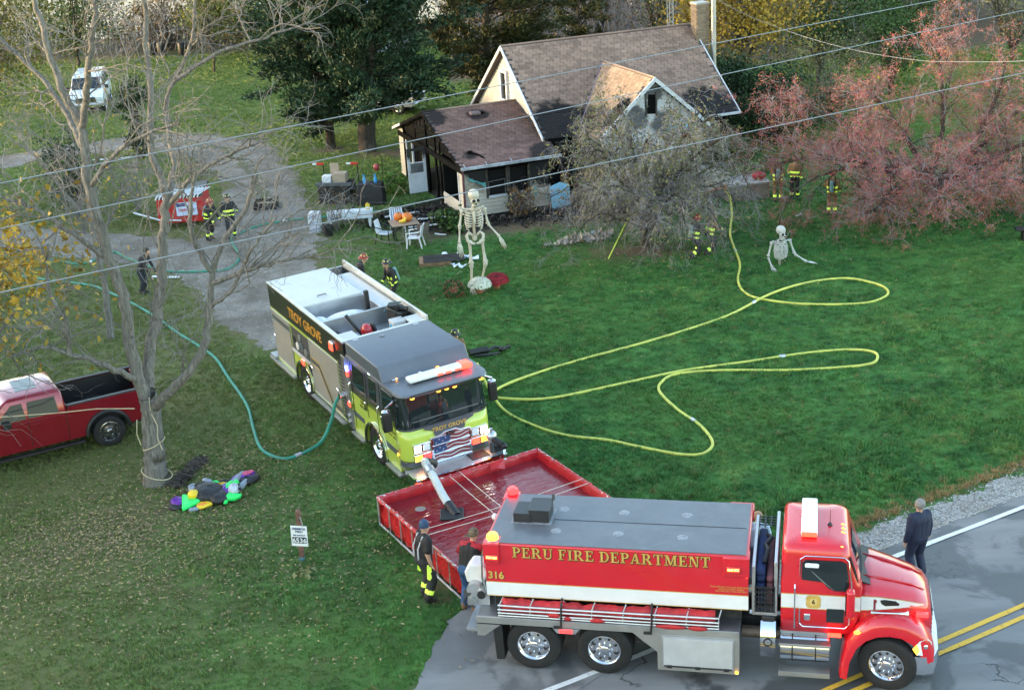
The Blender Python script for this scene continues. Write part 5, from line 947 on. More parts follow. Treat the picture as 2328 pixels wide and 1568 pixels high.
# ================================================================== LIME FIRE ENGINE on the drive
def engine():
 t = thing('fire_engine', 'lime yellow and grey fire engine with lit headlights parked on the drive', 'fire engine', (-3.624, 33.204, -.03)); t.rotation_euler = (R(-1.9), R(-.7), R(117.17))
 TAN = mat('tan_compartment', (.28, .265, .235), .45, var=.06, dirt=.15, vs=1.2); W_ = -2.47; yl = .03
 # ---- body shell: side walls, sunk top wells
 def side(y0, y1):
  # side wall with a wheel arch cut in
  arch = [(5.2 + .72 * math.cos(a), .5 + .72 * math.sin(a)) for a in np.linspace(math.pi, 0, 13)]
  poly = [(1.62, .5)] + [(4.48, .5)] + arch + [(5.92, .5), (7.62, .5), (7.62, 2.22), (1.62, 2.22)]
  mb = MB(); mb.prism(poly, y0, y1); return mb.build('body_side', LIME, t)
 side(yl - .10, yl); side(W_ - .0, W_ + .10)
 for (y0, y1) in ((yl - .10, yl + .003), (W_ - .003, W_ + .10)): rbox('upper_band', mat('black_band', (.016, .015, .014), .3, var=.1, coat=.5), t, 1.62, 7.62, y0, y1, 2.223, 2.93, .006)
 rbox('rear_wall', ALU, t, 7.54, 7.62, W_ + .1, yl - .1, .5, 2.93, .005); rbox('front_wall', ALU, t, 1.62, 1.70, W_ + .1, yl - .1, .5, 2.93, .005); rbox('body_floor', ALU, t, 1.7, 7.54, W_ + .1, yl - .1, 2.46, 2.50, 0)
 rail = mat('pale_rail', (.58, .58, .55), .4, .4, var=.08)
 rbox('top_rail', rail, t, 1.60, 7.64, yl - .11, yl + .015, 2.93, 2.985, .008); rbox('top_rail', rail, t, 1.60, 7.64, W_ - .015, W_ + .05, 2.93, 3.10, .008)
 rbox('top_rail', rail, t, 1.60, 1.72, W_ + .05, yl - .11, 2.93, 2.985, .006)
 cover = mat('white_hatch', (.52, .53, .525), .5, .15, var=.06, dirt=.15, dirtcol=(.5, .49, .45), vs=1.5)
 rbox('hatch_cover', cover, t, 4.82, 6.98, W_ + .60, yl - .11, 2.93, 2.99, .008); rbox('hatch_cover', cover, t, 6.99, 7.62, W_ + .60, yl - .11, 2.93, 2.985, .008)
 rbox('side_shelf', ALU, t, 3.40, 6.95, W_ + .06, W_ + .59, 2.84, 2.90, .006); rbox('shelf_wall', ALU, t, 3.40, 6.95, W_ + .56, W_ + .60, 2.34, 2.93, .004)
 for k, (x0, x1) in enumerate(((1.72, 2.2),)):
  rbox('corner_lid', cover, t, x0, x1, yl - .52, yl - .11, 2.93, 2.985, .006); rbox('corner_lid', cover, t, x0, x1, W_ + .06, W_ + .46, 2.93, 2.985, .006)
 rbox('divider', ALU, t, 3.33, 3.40, W_ + .10, yl - .1, 2.34, 2.975, .006); rbox('hatch_front', ALU, t, 4.78, 4.83, W_ + .60, yl - .11, 2.34, 2.93, .004)
 mb = MB(); mb.tube([(5.3, -.7, 3.0), (5.3, -.72, 3.03), (5.3, -.95, 3.03), (5.3, -.97, 3.0)], .014, 6); mb.build('hatch_handle', BLK, t, True)
 # cargo in the wells
 wb = mat('white_bag', (.70, .72, .74), .6, var=.12, vs=5, bmp=.5, bs=10)
 mb = MB(); mb.ball((4.15, -1.05, 2.50), .28, .62, .16, 14, 8); mb.ball((4.3, -.35, 2.48), .3, .22, .14, 12, 8); mb.build('hose_cover', wb, t, 'all')
 mb = MB(); mb.box(4.0, 4.12, -1.78, -1.66, 2.34, 3.16); mb.box(4.02, 4.1, -1.72, -1.3, 2.36, 2.44); mb.build('mount_post', BLK, t, bevel=.006)
 mb = MB(); mb.cyl((2.55, -.95, 2.42), (2.9, -.62, 3.05), .05, n=10); mb.build('fan_handle', BLK, t, True)
 mb = MB(); mb.ball((2.5, -1.02, 2.62), .19, .16, .2, 12, 8); mb.box(2.3, 2.55, -1.12, -.92, 2.36, 2.62); mb.build('saw_body', mat('saw_red', (.45, .015, .02), .35, coat=.4), t, bevel=.02); mb = MB(); mb.torus((2.55, -1.24, 2.6), .14, .045, 'y', 20, 8); mb.cyl((2.55, -1.30, 2.6), (2.55, -1.2, 2.6), .10); mb.build('saw_wheel', BLK, t, True)
 for i, (y, x0, x1) in enumerate(((-.45, 1.9, 3.0), (-.75, 1.8, 3.1), (-1.5, 1.9, 3.25), (-1.25, 2.7, 3.3))): mb = MB(); mb.tube([(x0, y - .25, 2.37), (x1, y + .3, 2.40)], .022, 6); mb.build('tool_pole', mat('wood_handle', (.42, .28, .12), .6), t, True)
 mb = MB(); mb.tube([(2.9, -.18, 2.40), (3.1, -.36, 2.5), (3.0, -.55, 2.45), (2.8, -.7, 2.42)], [.09, .08, .05, .03], 8); mb.ball((2.4, -.55, 2.42), .09); mb.build('nozzle', BLK, t, True)
 mb = MB(); mb.cyl((2.2, -1.55, 2.45), (2.5, -1.42, 2.45), .10, n=14); mb.build('roll', mat('olive_roll', (.12, .11, .07), .8), t, True)
 mb = MB(); mb.box(2.45, 2.95, -2.2, -1.85, 2.36, 2.9); mb.cyl((2.45, -2.25, 2.95), (2.95, -1.9, 2.98), .07); mb.cyl((2.75, -1.98, 2.9), (2.75, -1.98, 3.08), .16, n=16); mb.box(2.5, 2.9, -2.3, -2.2, 2.4, 2.95); mb.tube([(2.3, -2.0, 2.9), (2.25, -1.85, 3.0), (2.5, -1.75, 3.05), (2.9, -1.8, 2.95)], .03, 6); mb.build('deck_pump', BLK, t, bevel=.015)
 mb = MB(); mb.tube([(2.95, -2.3, 3.0), (3.1, -2.0, 3.0), (2.8, -1.72, 2.9)], .022, 6); mb.build('blue_line', mat('teal_line', (.04, .18, .2), .5), t, True)
 rbox('battery_box', mat('light_grey_box', (.45, .46, .47), .5), t, 2.0, 2.35, -2.0, -1.62, 2.45, 2.85, .02); rbox('box_label', mat('blue_sticker', (.05, .3, .55), .4), t, 2.1, 2.25, -1.622, -1.612, 2.6, 2.75, .005)
 for o in t.children:
  if o.name.split('.')[0] in ('hose_cover', 'mount_post', 'fan_handle', 'saw_body', 'saw_wheel', 'tool_pole', 'nozzle', 'roll', 'deck_pump', 'blue_line', 'battery_box', 'box_label'): o.location.z = .13
 # ---- side compartments (near side)
 def comp(x0, x1, z0, z1, m_=TAN):
  d = MB().box(x0, x1, yl - .01, yl + .018, z0, z1).build('compartment_door', m_, t, bevel=.008)
  mb = MB(); mb.tube([(x0, yl + .015, z0), (x1, yl + .015, z0), (x1, yl + .015, z1), (x0, yl + .015, z1), (x0, yl + .015, z0)], .014, 5); mb.build('door_trim', ALU, d, True); return d
 comp(5.98, 7.52, .62, 2.16); d2 = comp(2.22, 4.42, .58, 2.18)
 # dark chevron stripe on the forward door
 mb = MB(); st = [(4.40, 1.62), (3.7, 1.62), (2.95, .80), (2.24, .80), (2.24, .66), (3.03, .66), (3.78, 1.48), (4.40, 1.48)]; mb.add([(x, yl + .024, z) for x, z in st], [tuple(range(8))]); mb.build('stripe', GREYP, d2, fixn=False); mb = MB(); mb.add([(x, yl + .022, z) for x, z in ((4.42, 1.66), (3.68, 1.66), (2.93, .84), (2.22, .84), (2.22, .62), (3.05, .62), (3.80, 1.44), (4.42, 1.44))], [tuple(range(8))]); mb.build('stripe_edge', GOLD, d2, fixn=False)
 mb = MB(); mb.add([(x, yl + .024, z) for x, z in ((5.98, 2.02), (7.5, 2.02), (7.5, 1.88), (5.98, 1.88))], [(0, 1, 2, 3)]); mb.build('stripe', GREYP, t, fixn=False)
 # open high compartment over the wheel
 rbox('open_compartment', mat('shadowed_locker', (.05, .05, .055), .6), t, 4.50, 5.90, yl - .02, yl + .006, 1.42, 2.14, .004); rbox('door_sill', rail, t, 4.48, 5.92, yl - .01, yl + .05, 1.34, 1.42, .006)
 for i, (x, z, r_) in enumerate(((4.8, 1.62, .12), (5.1, 1.7, .15), (5.45, 1.62, .12), (5.7, 1.75, .1), (5.2, 1.95, .1))): mb = MB(); mb.cyl((x, yl - .01, z), (x, yl + .03, z), r_, n=14); mb.build('locker_gear', [ALU, GREYP, WHT, BLK, ALU][i], t, True)
 for x in (2.34, 4.3, 7.4): mb = MB(); mb.tube([(x, yl + .02, 1.4), (x, yl + .07, 1.4), (x - .1, yl + .07, 1.36)], .018, 6); mb.build('door_latch', CHROME, t, True)
 mb = MB(); mb.prism([(4.5, 1.32), (4.5, .98), (4.62, 1.1), (4.8, 1.26)], yl, yl + .02); mb.build('wheel_panel', BLK, t)
 # lettering on the black band
 Ml = lambda x, z, y=yl + .008: frame((x, y, z), (-1, 0, 0), (0, 0, 1), (0, 1, 0))
 text_part('TROY GROVE', .43, Ml(4.6, 2.40, yl + .007), mat('orange_gold', (.62, .30, .04), .4, .1), t, bold=.008)
 # diamond plate corner and pump panel
 rbox('corner_plate', TREAD, t, 1.60, 1.86, yl - .14, yl + .022, .42, 2.55, .006); rbox('pump_panel', mat('perforated_panel', (.05, .055, .065), .45, .4, var=.3, vs=40), t, 1.87, 2.14, yl - .1, yl + .014, .55, 2.3, .004)
 mb = MB()
 for i in range(14):
  for j in range(3): mb.box(1.90 + j * .08, 1.95 + j * .08, yl + .014, yl + .02, .7 + i * .11, .76 + i * .11)
 mb.build('panel_grid', ALU, t)
 for z in (.62, .8): mb = MB(); mb.cyl((1.75, yl, z), (1.75, yl + .09, z), .06, n=12); mb.build('valve_cap', CHROME, t, True)
 mb = MB(); mb.cyl((1.98, yl - .02, 1.32), (1.98, yl + .16, 1.32), .085, n=14); mb.build('discharge_outlet', CHROME, t, True)
 # running boards, skirts
 rbox('running_board', TREAD, t, 2.1, 4.46, yl - .12, yl + .14, .40, .47, .006); rbox('running_board', TREAD, t, 5.94, 8.02, yl - .12, yl + .14, .42, .50, .006); rbox('rear_step', TREAD, t, 7.6, 8.05, W_, yl + .1, .50, .58, .008)
 mb = MB(); mb.tube([(5.2 + .66 * math.cos(a), yl + .02, .52 + .66 * math.sin(a)) for a in np.linspace(R(-4), R(184), 20)], .035, 6); mb.build('wheel_trim', CHROME, t, True)
 mb = MB(); mb.box(-1.6, 7.5, -1.6, -1.5, .55, .85); mb.box(-1.6, 7.5, -.95, -.85, .55, .85); mb.box(1.6, 7.5, W_ + .2, yl - .2, .52, .62); mb.build('chassis_rail', CHAS, t); mb = MB(); mb.box(4.5, 5.9, W_ + .35, yl - .38, .5, 1.3); mb.build('wheel_box', CHAS, t)
 for x in (0.0, 5.2):
  mb = MB(); mb.cyl((x, -2.2, .55), (x, -.2, .55), .09); mb.build('axle', CHAS, t)
  wheel(t, (x, -.14, .55), .55, .31, 1, 0 if x else R(0)); wheel(t, (x, W_ + .17, .55), .55, .31, -1)
 # ---- cab: lower lime half and upper gunmetal half, rounded front
 def ring(z, xf, xr, y0, y1, c, n=4):
  p = [(xr, y1, z), (xr, y0, z)]
  for (cx, cy, a0) in ((xf + c, y0 + c, 270), (xf + c, y1 - c, 180)):
   for i in range(n + 1): a = R(a0 - 90 * i / n); p.append((cx + c * math.cos(a), cy + c * math.sin(a), z))
  return p
 Y0, Y1 = W_ + .02, yl - .01
 # wheel-arch cut is imitated by a black liner set proud of nothing: lower cab is built in two prisms around the arch
 arch = [(.70 * math.cos(a), .52 + .70 * math.sin(a)) for a in np.linspace(0, math.pi, 13)]
 poly = [(1.48, .44)] + [(.70, .44)] + arch + [(-.70, .44), (-1.50, .44), (-1.50, 1.84), (1.48, 1.84)]
 for (ya, yb) in ((Y1 - .08, Y1), (Y0, Y0 + .08)): mb = MB(); mb.prism(poly, ya, yb); mb.build('cab_side', LIME, t)
 rbox('cab_core', CHAS, t, -1.5, 1.46, Y0 + .7, Y1 - .7, .5, 1.8, 0); rbox('cab_back', GREYP, t, 1.42, 1.50, Y0 + .08, Y1 - .08, .6, 1.84, 0)
 loft([ring(.55, -1.86, -1.45, Y0, Y1, .34), ring(.9, -1.90, -1.45, Y0, Y1, .34), ring(1.35, -1.90, -1.45, Y0, Y1, .34), ring(1.62, -1.86, -1.45, Y0, Y1, .34)]).build('cab_front', LIME, t, 'all')
 mb = MB(); mb.box(-1.5, -1.42, Y0, Y1, 1.5, 1.86); mb.build('cowl_fill', GREYP, t)
 loft([ring(1.62, -1.86, 1.5, Y0, Y1, .34), ring(1.70, -1.85, 1.5, Y0, Y1, .34), ring(1.845, -1.83, 1.5, Y0, Y1, .34), ring(2.45, -1.70, 1.5, Y0 + .03, Y1 - .03, .32), ring(2.6, -1.68, 1.5, Y0 + .04, Y1 - .04, .32)]).build('cab_upper', GREYP, t, 'all')
 roofm = mat('gunmetal_roof', (.095, .105, .125), .42, var=.08, coat=.3, dirt=.15, dirtcol=(.2, .2, .2), vs=1.0)
 loft([ring(2.58, -1.98, 1.5, Y0 - .01, Y1 + .01, .3), ring(2.62, -2.02, 1.5, Y0 - .02, Y1 + .02, .3), ring(2.665, -2.0, 1.5, Y0, Y1, .3), ring(2.68, -1.92, 1.5, Y0 + .06, Y1 - .06, .26)]).build('low_roof', roofm, t, True)
 mb = MB(); mb.prism([(-.92, 2.66), (-.70, 3.0), (-.66, 3.02), (1.5, 3.02), (1.5, 2.6), (-.9, 2.6)], Y0 + .01, Y1 - .01); mb.build('raised_roof', roofm, t, bevel=.03)
 for (x, y) in ((1.38, -.35), (1.38, -2.1)): rbox('roof_bracket', ALU, t, x, x + .08, y, y + .14, 3.02, 3.03, .002)
 mb = MB(); mb.cyl((1.2, -.95, 3.02), (1.2, -.95, 3.045), .07, n=14); mb.build('roof_cap', GREYP, t, True)
 for (x, y) in ((-.98, -.35), (-.96, -1.0), (-.96, -1.5), (-.96, -2.15)): mb = MB(); mb.ball((x, y, 2.71), .035, .045, .03); mb.build('marker_lamp', AMB if y in (-.35, -1.5) else CHROME, t, True)
 mb = MB(); mb.tube([(-.98, -.38, 2.69), (-1.05, -.36, 2.74), (-1.05, -.2, 2.74), (-.98, -.18, 2.69)], .022, 6); mb.build('grab_handle', CHROME, t, True)
 # windshield wrap
 def wrap(z, xf, c, a, b, y0, y1, off):
  p = [(xf + c + .55, y1 + off, z)]
  for i in range(6): q = R(90 + 90 * i / 5); p.append((xf + c + (c + off) * math.cos(q), y1 - c + (c + off) * math.sin(q), z))
  for i in range(6): q = R(180 + 90 * i / 5); p.append((xf + c + (c + off) * math.cos(q), y0 + c + (c + off) * math.sin(q), z))
  return p
 lo = wrap(1.74, -1.845, .34, 0, 0, Y0, Y1, .012)[1:]; mi = wrap(2.1, -1.775, .33, 0, 0, Y0 + .015, Y1 - .015, .012)[1:]; hi = wrap(2.50, -1.69, .32, 0, 0, Y0 + .03, Y1 - .03, .012)[1:]
 # wavy lower edge: dips in the middle corners as on the real cab
 lo = [(x, y, z - .06 * (1 if abs(y + 1.22) > .75 else 0)) for x, y, z in lo]
 n = len(lo); mb = MB(); mb.add(lo + mi + hi, [(i, i + 1, n + i + 1, n + i) for i in range(n - 1)] + [(n + i, n + i + 1, 2 * n + i + 1, 2 * n + i) for i in range(n - 1)]); mb.build('windshield', GLASS, t, 'all')
 for y in (-.62, -1.9): mb = MB(); mb.tube([(-1.9, y, 1.70), (-1.92, y - .15, 1.76), (-1.9, y - .5, 1.80)], .014, 5); mb.build('wiper', BLK, t, True)
 # shield panel under the glass, lettering, grille with flag print
 mb = MB(); mb.add([(-1.915, y, z) for y, z in ((-.55, 1.60), (-.78, 1.52), (-.82, 1.36), (-1.65, 1.36), (-1.69, 1.52), (-1.92, 1.60), (-1.92, 1.68), (-.55, 1.68))], [tuple(range(8))]); mb.build('shield_panel', GREYP, t, fixn=False)
 Mf = lambda y, z, x: frame((x, y, z), (0, -1, 0), (0, 0, 1), (-1, 0, 0))
 text_part('TROY GROVE', .155, Mf(-1.235, 1.475, -1.918), GOLD, t, bold=.004)
 gx = -1.93; mb = MB(); fr_ = [(-.68, .62), (-1.79, .62), (-1.80, 1.34), (-1.50, 1.36), (-1.40, 1.42), (-1.07, 1.42), (-.97, 1.36), (-.67, 1.34)]; mb.prism(fr_, gx - .02, gx + .06, 'x'); g = mb.build('grille', CHROME, t, bevel=.01)
 flag_r = mat('flag_red', (.22, .02, .03), .4); flag_w = mat('flag_white', (.55, .55, .56), .35, .3); flag_b = mat('flag_blue', (.03, .06, .16), .4)
 for r_ in range(3):
  z0 = .68 + r_ * .225; z1 = z0 + .185; y0, y1 = -.74, -1.73
  mb = MB(); mb.box(gx - .026, gx - .018, y1, y0, z0, z1); pn = mb.build('grille_panel', flag_w, g)
  N_ = 14
  for k in range(2):
   mb = MB(); top = []; bot = []
   for i in range(N_ + 1):
    y = y0 + (y1 - y0) * i / N_; w_ = .028 * math.sin(i * .75 + r_ * 1.7); zc = z0 + .05 + k * .095 + w_; top.append((gx - .03, y, min(zc + .026, z1))); bot.append((gx - .03, y, max(zc - .026, z0)))
   mb.add(top + bot, [(i, i + 1, N_ + 2 + i, N_ + 1 + i) for i in range(N_)]); mb.build('flag_stripe', flag_r, pn, fixn=False)
  if r_ > 0:
   mb = MB(); yb = y0 - (.36 if r_ == 1 else .48); mb.add([(gx - .033, y0, z0), (gx - .033, yb + .05, z0), (gx - .033, yb, (z0 + z1) / 2), (gx - .033, yb + .03, z1), (gx - .033, y0, z1)], [(0, 1, 2, 3, 4)]); cn = mb.build('flag_canton', flag_b, pn, fixn=False)
   for q in range(4):
    mb = MB(); c = (y0 - .07 - q * .09, z0 + .06 + .07 * (q % 2)); mb.add([(gx - .036, c[0] + (.028 if k % 2 == 0 else .011) * math.sin(k * math.pi / 5), c[1] + (.028 if k % 2 == 0 else .011) * math.cos(k * math.pi / 5)) for k in range(10)], [tuple(range(10))]); mb.build('flag_star', flag_w, pn, fixn=False)
 for z in (.655, .88, 1.105): rbox('grille_bar', CHROME, g, gx - .045, gx - .02, -1.76, -.71, z - .012, z + .012, .004)
 mb = MB(); mb.lathe([(.001, -.03), (.045, -.03), (.055, -.02)], (gx - .012, 0, 0), 18, 'x'); mb.v = [(x, y * 2.4 - 1.235, z + 1.345) for x, y, z in mb.v]; mb.build('emblem', BLK, g, True); text_part('Pierce', .062, Mf(-1.235, 1.328, gx - .046), CHROME, g)
 # headlight stacks
 for (ya, s_) in ((-.20, 1), (-2.27, -1)):
  y0, y1 = (ya - .46, ya) if s_ > 0 else (ya, ya + .46); xf = -1.90
  hb = rbox('headlight', CHROME, t, xf - .05, xf + .2, y0, y1, 1.02, 1.28, .02); outer = y1 - .22 if s_ > 0 else y0; ino = y0 + .02 if s_ > 0 else y1 - .2
  rbox('lamp_lit', WHON, hb, xf - .062, xf - .04, outer + .02, outer + .20, 1.06, 1.24, .02); rbox('lamp_lens', LENS, hb, xf - .06, xf - .04, ino, ino + .18, 1.06, 1.24, .02)
  wb_ = rbox('warning_lamp', CHROME, t, xf - .045, xf + .2, y0, y1, .79, 1.0, .02)
  rbox('amber_lens', AMB, wb_, xf - .058, xf - .04, outer + .01, outer + .21, .82, .97, .02); rbox('red_lens', REDL if s_ > 0 else REDON, wb_, xf - .058, xf - .04, ino - .005, ino + .20, .82, .97, .02)
 # stripe round the cab
 pts = [(1.48, Y1 + .004), (.72, Y1 + .004)];
 mb = MB(); mb.box(.71, 1.48, Y1, Y1 + .006, .92, 1.08); mb.build('stripe', GREYP, t); mb = MB(); mb.box(-1.5, -.71, Y1, Y1 + .006, .86, 1.02); mb.build('stripe', GREYP, t)
 w1 = wrap(.66, -1.895, .34, 0, 0, Y0, Y1, .008)[1:]; w2 = [(x, y, .78) for x, y, z in w1]; n = len(w1); mb = MB(); mb.add(w1 + w2, [(i, i + 1, n + i + 1, n + i) for i in range(n - 1)]); mb.build('stripe', GREYP, t, 'all')
 for z in (.63, .80):
  mb = MB(); mb.tube([(x, y, z) for x, y, _ in w1], .009, 5); mb.build('stripe_edge', BLK, t, True)
 text_part('621', .20, frame((-1.66, Y1 - .055, 1.0), (-.82, -.57, 0), (0, 0, 1), (-.57, .82, 0)), GOLD, t, bold=.008)
 V = frame((-1.66, Y1 - .06, .995), (-.82, -.57, 0), (0, 0, 1), (-.57, .82, 0)); text_part('621', .20, V, DKOUT, t, 'lettering_shadow', bold=.018)
 text_part('TROY GROVE', .105, Ml(-1.12, 1.42, Y1 + .006), DKOUT, t); text_part('FIRE PROT. DIST.', .085, Ml(-1.12, 1.30, Y1 + .006), DKOUT, t); text_part('FIRE', .12, Ml(.72, 1.50, Y1 + .006), DKOUT, t); text_part('RESCUE', .10, Ml(.72, 1.38, Y1 + .006), DKOUT, t)
 # doors and windows, near side then far side
 for (yy, s_) in ((Y1, 1), (Y0, -1)):
  def win(x0, x1, z0, z1, lean=.045):
   mb = MB(); V = [];
   for (x, z) in ((x0, z0), (x1, z0), (x1, z1), (x0, z1)): V.append((x, yy + s_ * (.014 - (z - 1.84) * lean), z))
   V += [(x, y - s_ * .03, z) for x, y, z in V]; mb.add(V, [(0, 1, 2, 3), (7, 6, 5, 4), (0, 4, 5, 1), (1, 5, 6, 2), (2, 6, 7, 3), (3, 7, 4, 0)]); o = mb.build('side_window', GLASS, t, bevel=.03, seg=3)
  win(.45, 1.22, 1.90, 2.50); win(-.34, .12, 1.92, 2.50); win(-1.42, -.72, 1.80, 2.48)
  for x in (1.34, .32, -.58): mb = MB(); mb.box(x - .007, x + .007, yy - .002, yy + s_ * .006 if s_ > 0 else yy + .002, 1.86 if x < 1 else .5, 2.52) if False else mb.tube([(x, yy + s_ * .006, .62 if abs(x) > .7 else 1.26), (x, yy + s_ * .006, 1.84), (x, yy - s_ * .02, 2.52)], .009, 4); mb.build('door_seam', BLK, t)
  for x in (.42, -.66): rbox('door_handle', CHROME, t, x - .05, x + .05, min(yy, yy + s_ * .05), max(yy, yy + s_ * .05), 1.44, 1.68, .015)
  for x in (1.40, -.50): mb = MB(); mb.tube([(x, yy + s_ * .01, 1.05), (x, yy + s_ * .07, 1.1), (x, yy + s_ * .07, 1.85), (x, yy + s_ * .01, 1.9)], .015, 6); mb.build('grab_rail', CHROME, t, True)
  mb = MB(); mb.tube([(.67 * math.cos(a), yy + s_ * .03, .52 + .67 * math.sin(a)) for a in np.linspace(R(-8), R(188), 20)], .04, 6); mb.build('wheel_trim', CHROME, t, True)
  rbox('step', TREAD, t, .75, 1.5, min(yy - s_ * .3, yy + s_ * .13), max(yy - s_ * .3, yy + s_ * .13), .38, .45, .006); rbox('step', TREAD, t, -1.65, -.75, min(yy - s_ * .3, yy + s_ * .12), max(yy - s_ * .3, yy + s_ * .12), .36, .43, .006)
  m_ = MB(); m_.box(-1.62, -1.50, min(yy + s_ * .12, yy + s_ * .36), max(yy + s_ * .12, yy + s_ * .36), 1.66, 2.18); mr = m_.build('mirror', BLK, t, bevel=.04, seg=3); mb = MB(); mb.tube([(-1.55, yy + s_ * .24, 2.16), (-1.56, yy + s_ * .24, 2.30), (-1.56, yy + s_ * .05, 2.40), (-1.5, yy - s_ * .02, 2.42)], .03, 7); mb.ball((-1.55, yy + s_ * .24, 2.2), .10, .12, .06); mb.build('mirror_arm', CHROME, mr, True)
  rbox('round_mirror', CHROME, t, -.16, .02, yy - .01, yy + s_ * .03 if s_ > 0 else yy + .01, 2.55, 2.66, .02)
 # warning lamps on the near side
 for nm, m_, x, z, w_, h in (('warning_lamp', REDON, 2.42, 2.60, .24, .22), ('warning_lamp', REDON, 5.05, 1.24, .22, .16), ('warning_lamp', REDON, 1.52, 1.22, .2, .13)):
  b_ = rbox('lamp_bezel', CHROME, t, x - w_ / 2 - .02, x + w_ / 2 + .02, yl + .004, yl + .05, z - h / 2 - .02, z + h / 2 + .02, .015); rbox(nm, m_, b_, x - w_ / 2, x + w_ / 2, yl + .03, yl + .075, z - h / 2, z + h / 2, .03)
 rbox('corner_lamp', REDON, t, 1.44, 1.52, yl, yl + .05, 2.05, 2.2, .01); rbox('corner_lamp', BLUEON, t, 1.44, 1.52, yl, yl + .05, 2.2, 2.34, .01); mb = MB(); mb.ball((-1.45, Y1 + .01, .92), .045, .02, .045); mb.build('marker_lamp', AMB, t, True)
 # roof light bar, visor strip
 rbox('light_bar', LENS, t, -1.56, -1.26, -2.18, -.46, 2.73, 2.86, .05, seg=3); rbox('light_bar_end', REDON, t, -1.575, -1.24, -2.20, -1.88, 2.725, 2.867, .05, seg=3); rbox('light_bar_foot', BLK, t, -1.5, -1.32, -2.0, -.6, 2.67, 2.74, .01)
 for y in (-1.30, -1.52, -1.78, -1.95, -2.08): rbox('light_module', REDON, t, -1.585, -1.55, y - .07, y + .07, 2.765, 2.81, .006)
 mb = MB()
 for i in range(46): mb.box(-2.06, -2.03, -2.15 + i * .041, -2.13 + i * .041, 2.60, 2.63)
 mb.build('led_strip', CHROME, t); rbox('led_housing', BLK, t, -2.045, -1.98, -2.18, -.24, 2.585, 2.645, .006)
 for y in (-.30, -1.02, -1.24, -1.46, -2.2): mb = MB(); mb.ball((-1.99, y, 2.555), .03, .06, .03); mb.build('marker_lamp', AMB, t, True)
 # ---- front bumper platform with suction outlet and deck gun
 rbox('bumper_deck', mat('bumper_plate', (.50, .51, .53), .38, .75, var=.1, dirt=.2, vs=2), t, -2.55, -1.86, Y0 - .02, Y1 + .02, .56, .63, .02)
 mb = MB(); pr = [(-1.86, Y1 + .05), (-2.40, Y1 + .06), (-2.58, Y1 - .10), (-2.62, -1.235), (-2.58, Y0 + .10), (-2.40, Y0 - .06), (-1.86, Y0 - .05)]
 secs = [[(x, y, .40), (x, y, .64), (x + .06, y + (-.03 if y > -1.2 else .03), .64), (x + .06, y + (-.03 if y > -1.2 else .03), .40)] for x, y in pr]; loft(secs).build('bumper', CHROME, t, True)
 rbox('bumper_tray', BLK, t, -2.42, -2.02, -2.05, -1.55, .63, .66, .01); rbox('tray_rim', ALU, t, -2.46, -1.98, -2.09, -1.51, .626, .645, .006)
 mb = MB(); mb.cyl((-2.25, -.42, .62), (-2.25, -.42, .80), .12, n=16); mb.cyl((-2.25, -.42, .80), (-2.38, -.48, .88), .14, n=16); mb.build('suction_outlet', BLK, t, True)
 rbox('bumper_lamp', REDON, t, -2.56, -2.50, Y1 - .02, Y1 + .075, .44, .56, .01); rbox('bumper_lamp', REDL, t, -2.64, -2.60, -1.7, -1.5, .45, .55, .01)
 mb = MB(); mb.cyl((-2.1, -2.28, .63), (-2.1, -2.28, .92), .09, n=12); mb.ball((-2.1, -2.28, 1.0), .16, .15, .14); mb.cyl((-2.1, -2.28, 1.05), (-2.1, -2.28, 1.2), .05); mb.build('deck_gun', ALU, t, True); mb = MB(); mb.cyl((-2.2, -2.28, .95), (-2.45, -2.4, .85), .075, n=10); mb.cyl((-2.3, -2.18, .9), (-2.42, -2.12, .7), .06, n=10); mb.ball((-2.5, -2.42, .82), .09); mb.box(-2.35, -2.2, -2.45, -2.2, .64, .8); mb.build('deck_gun_nozzle', BLK, t, True)
 return t
engine()
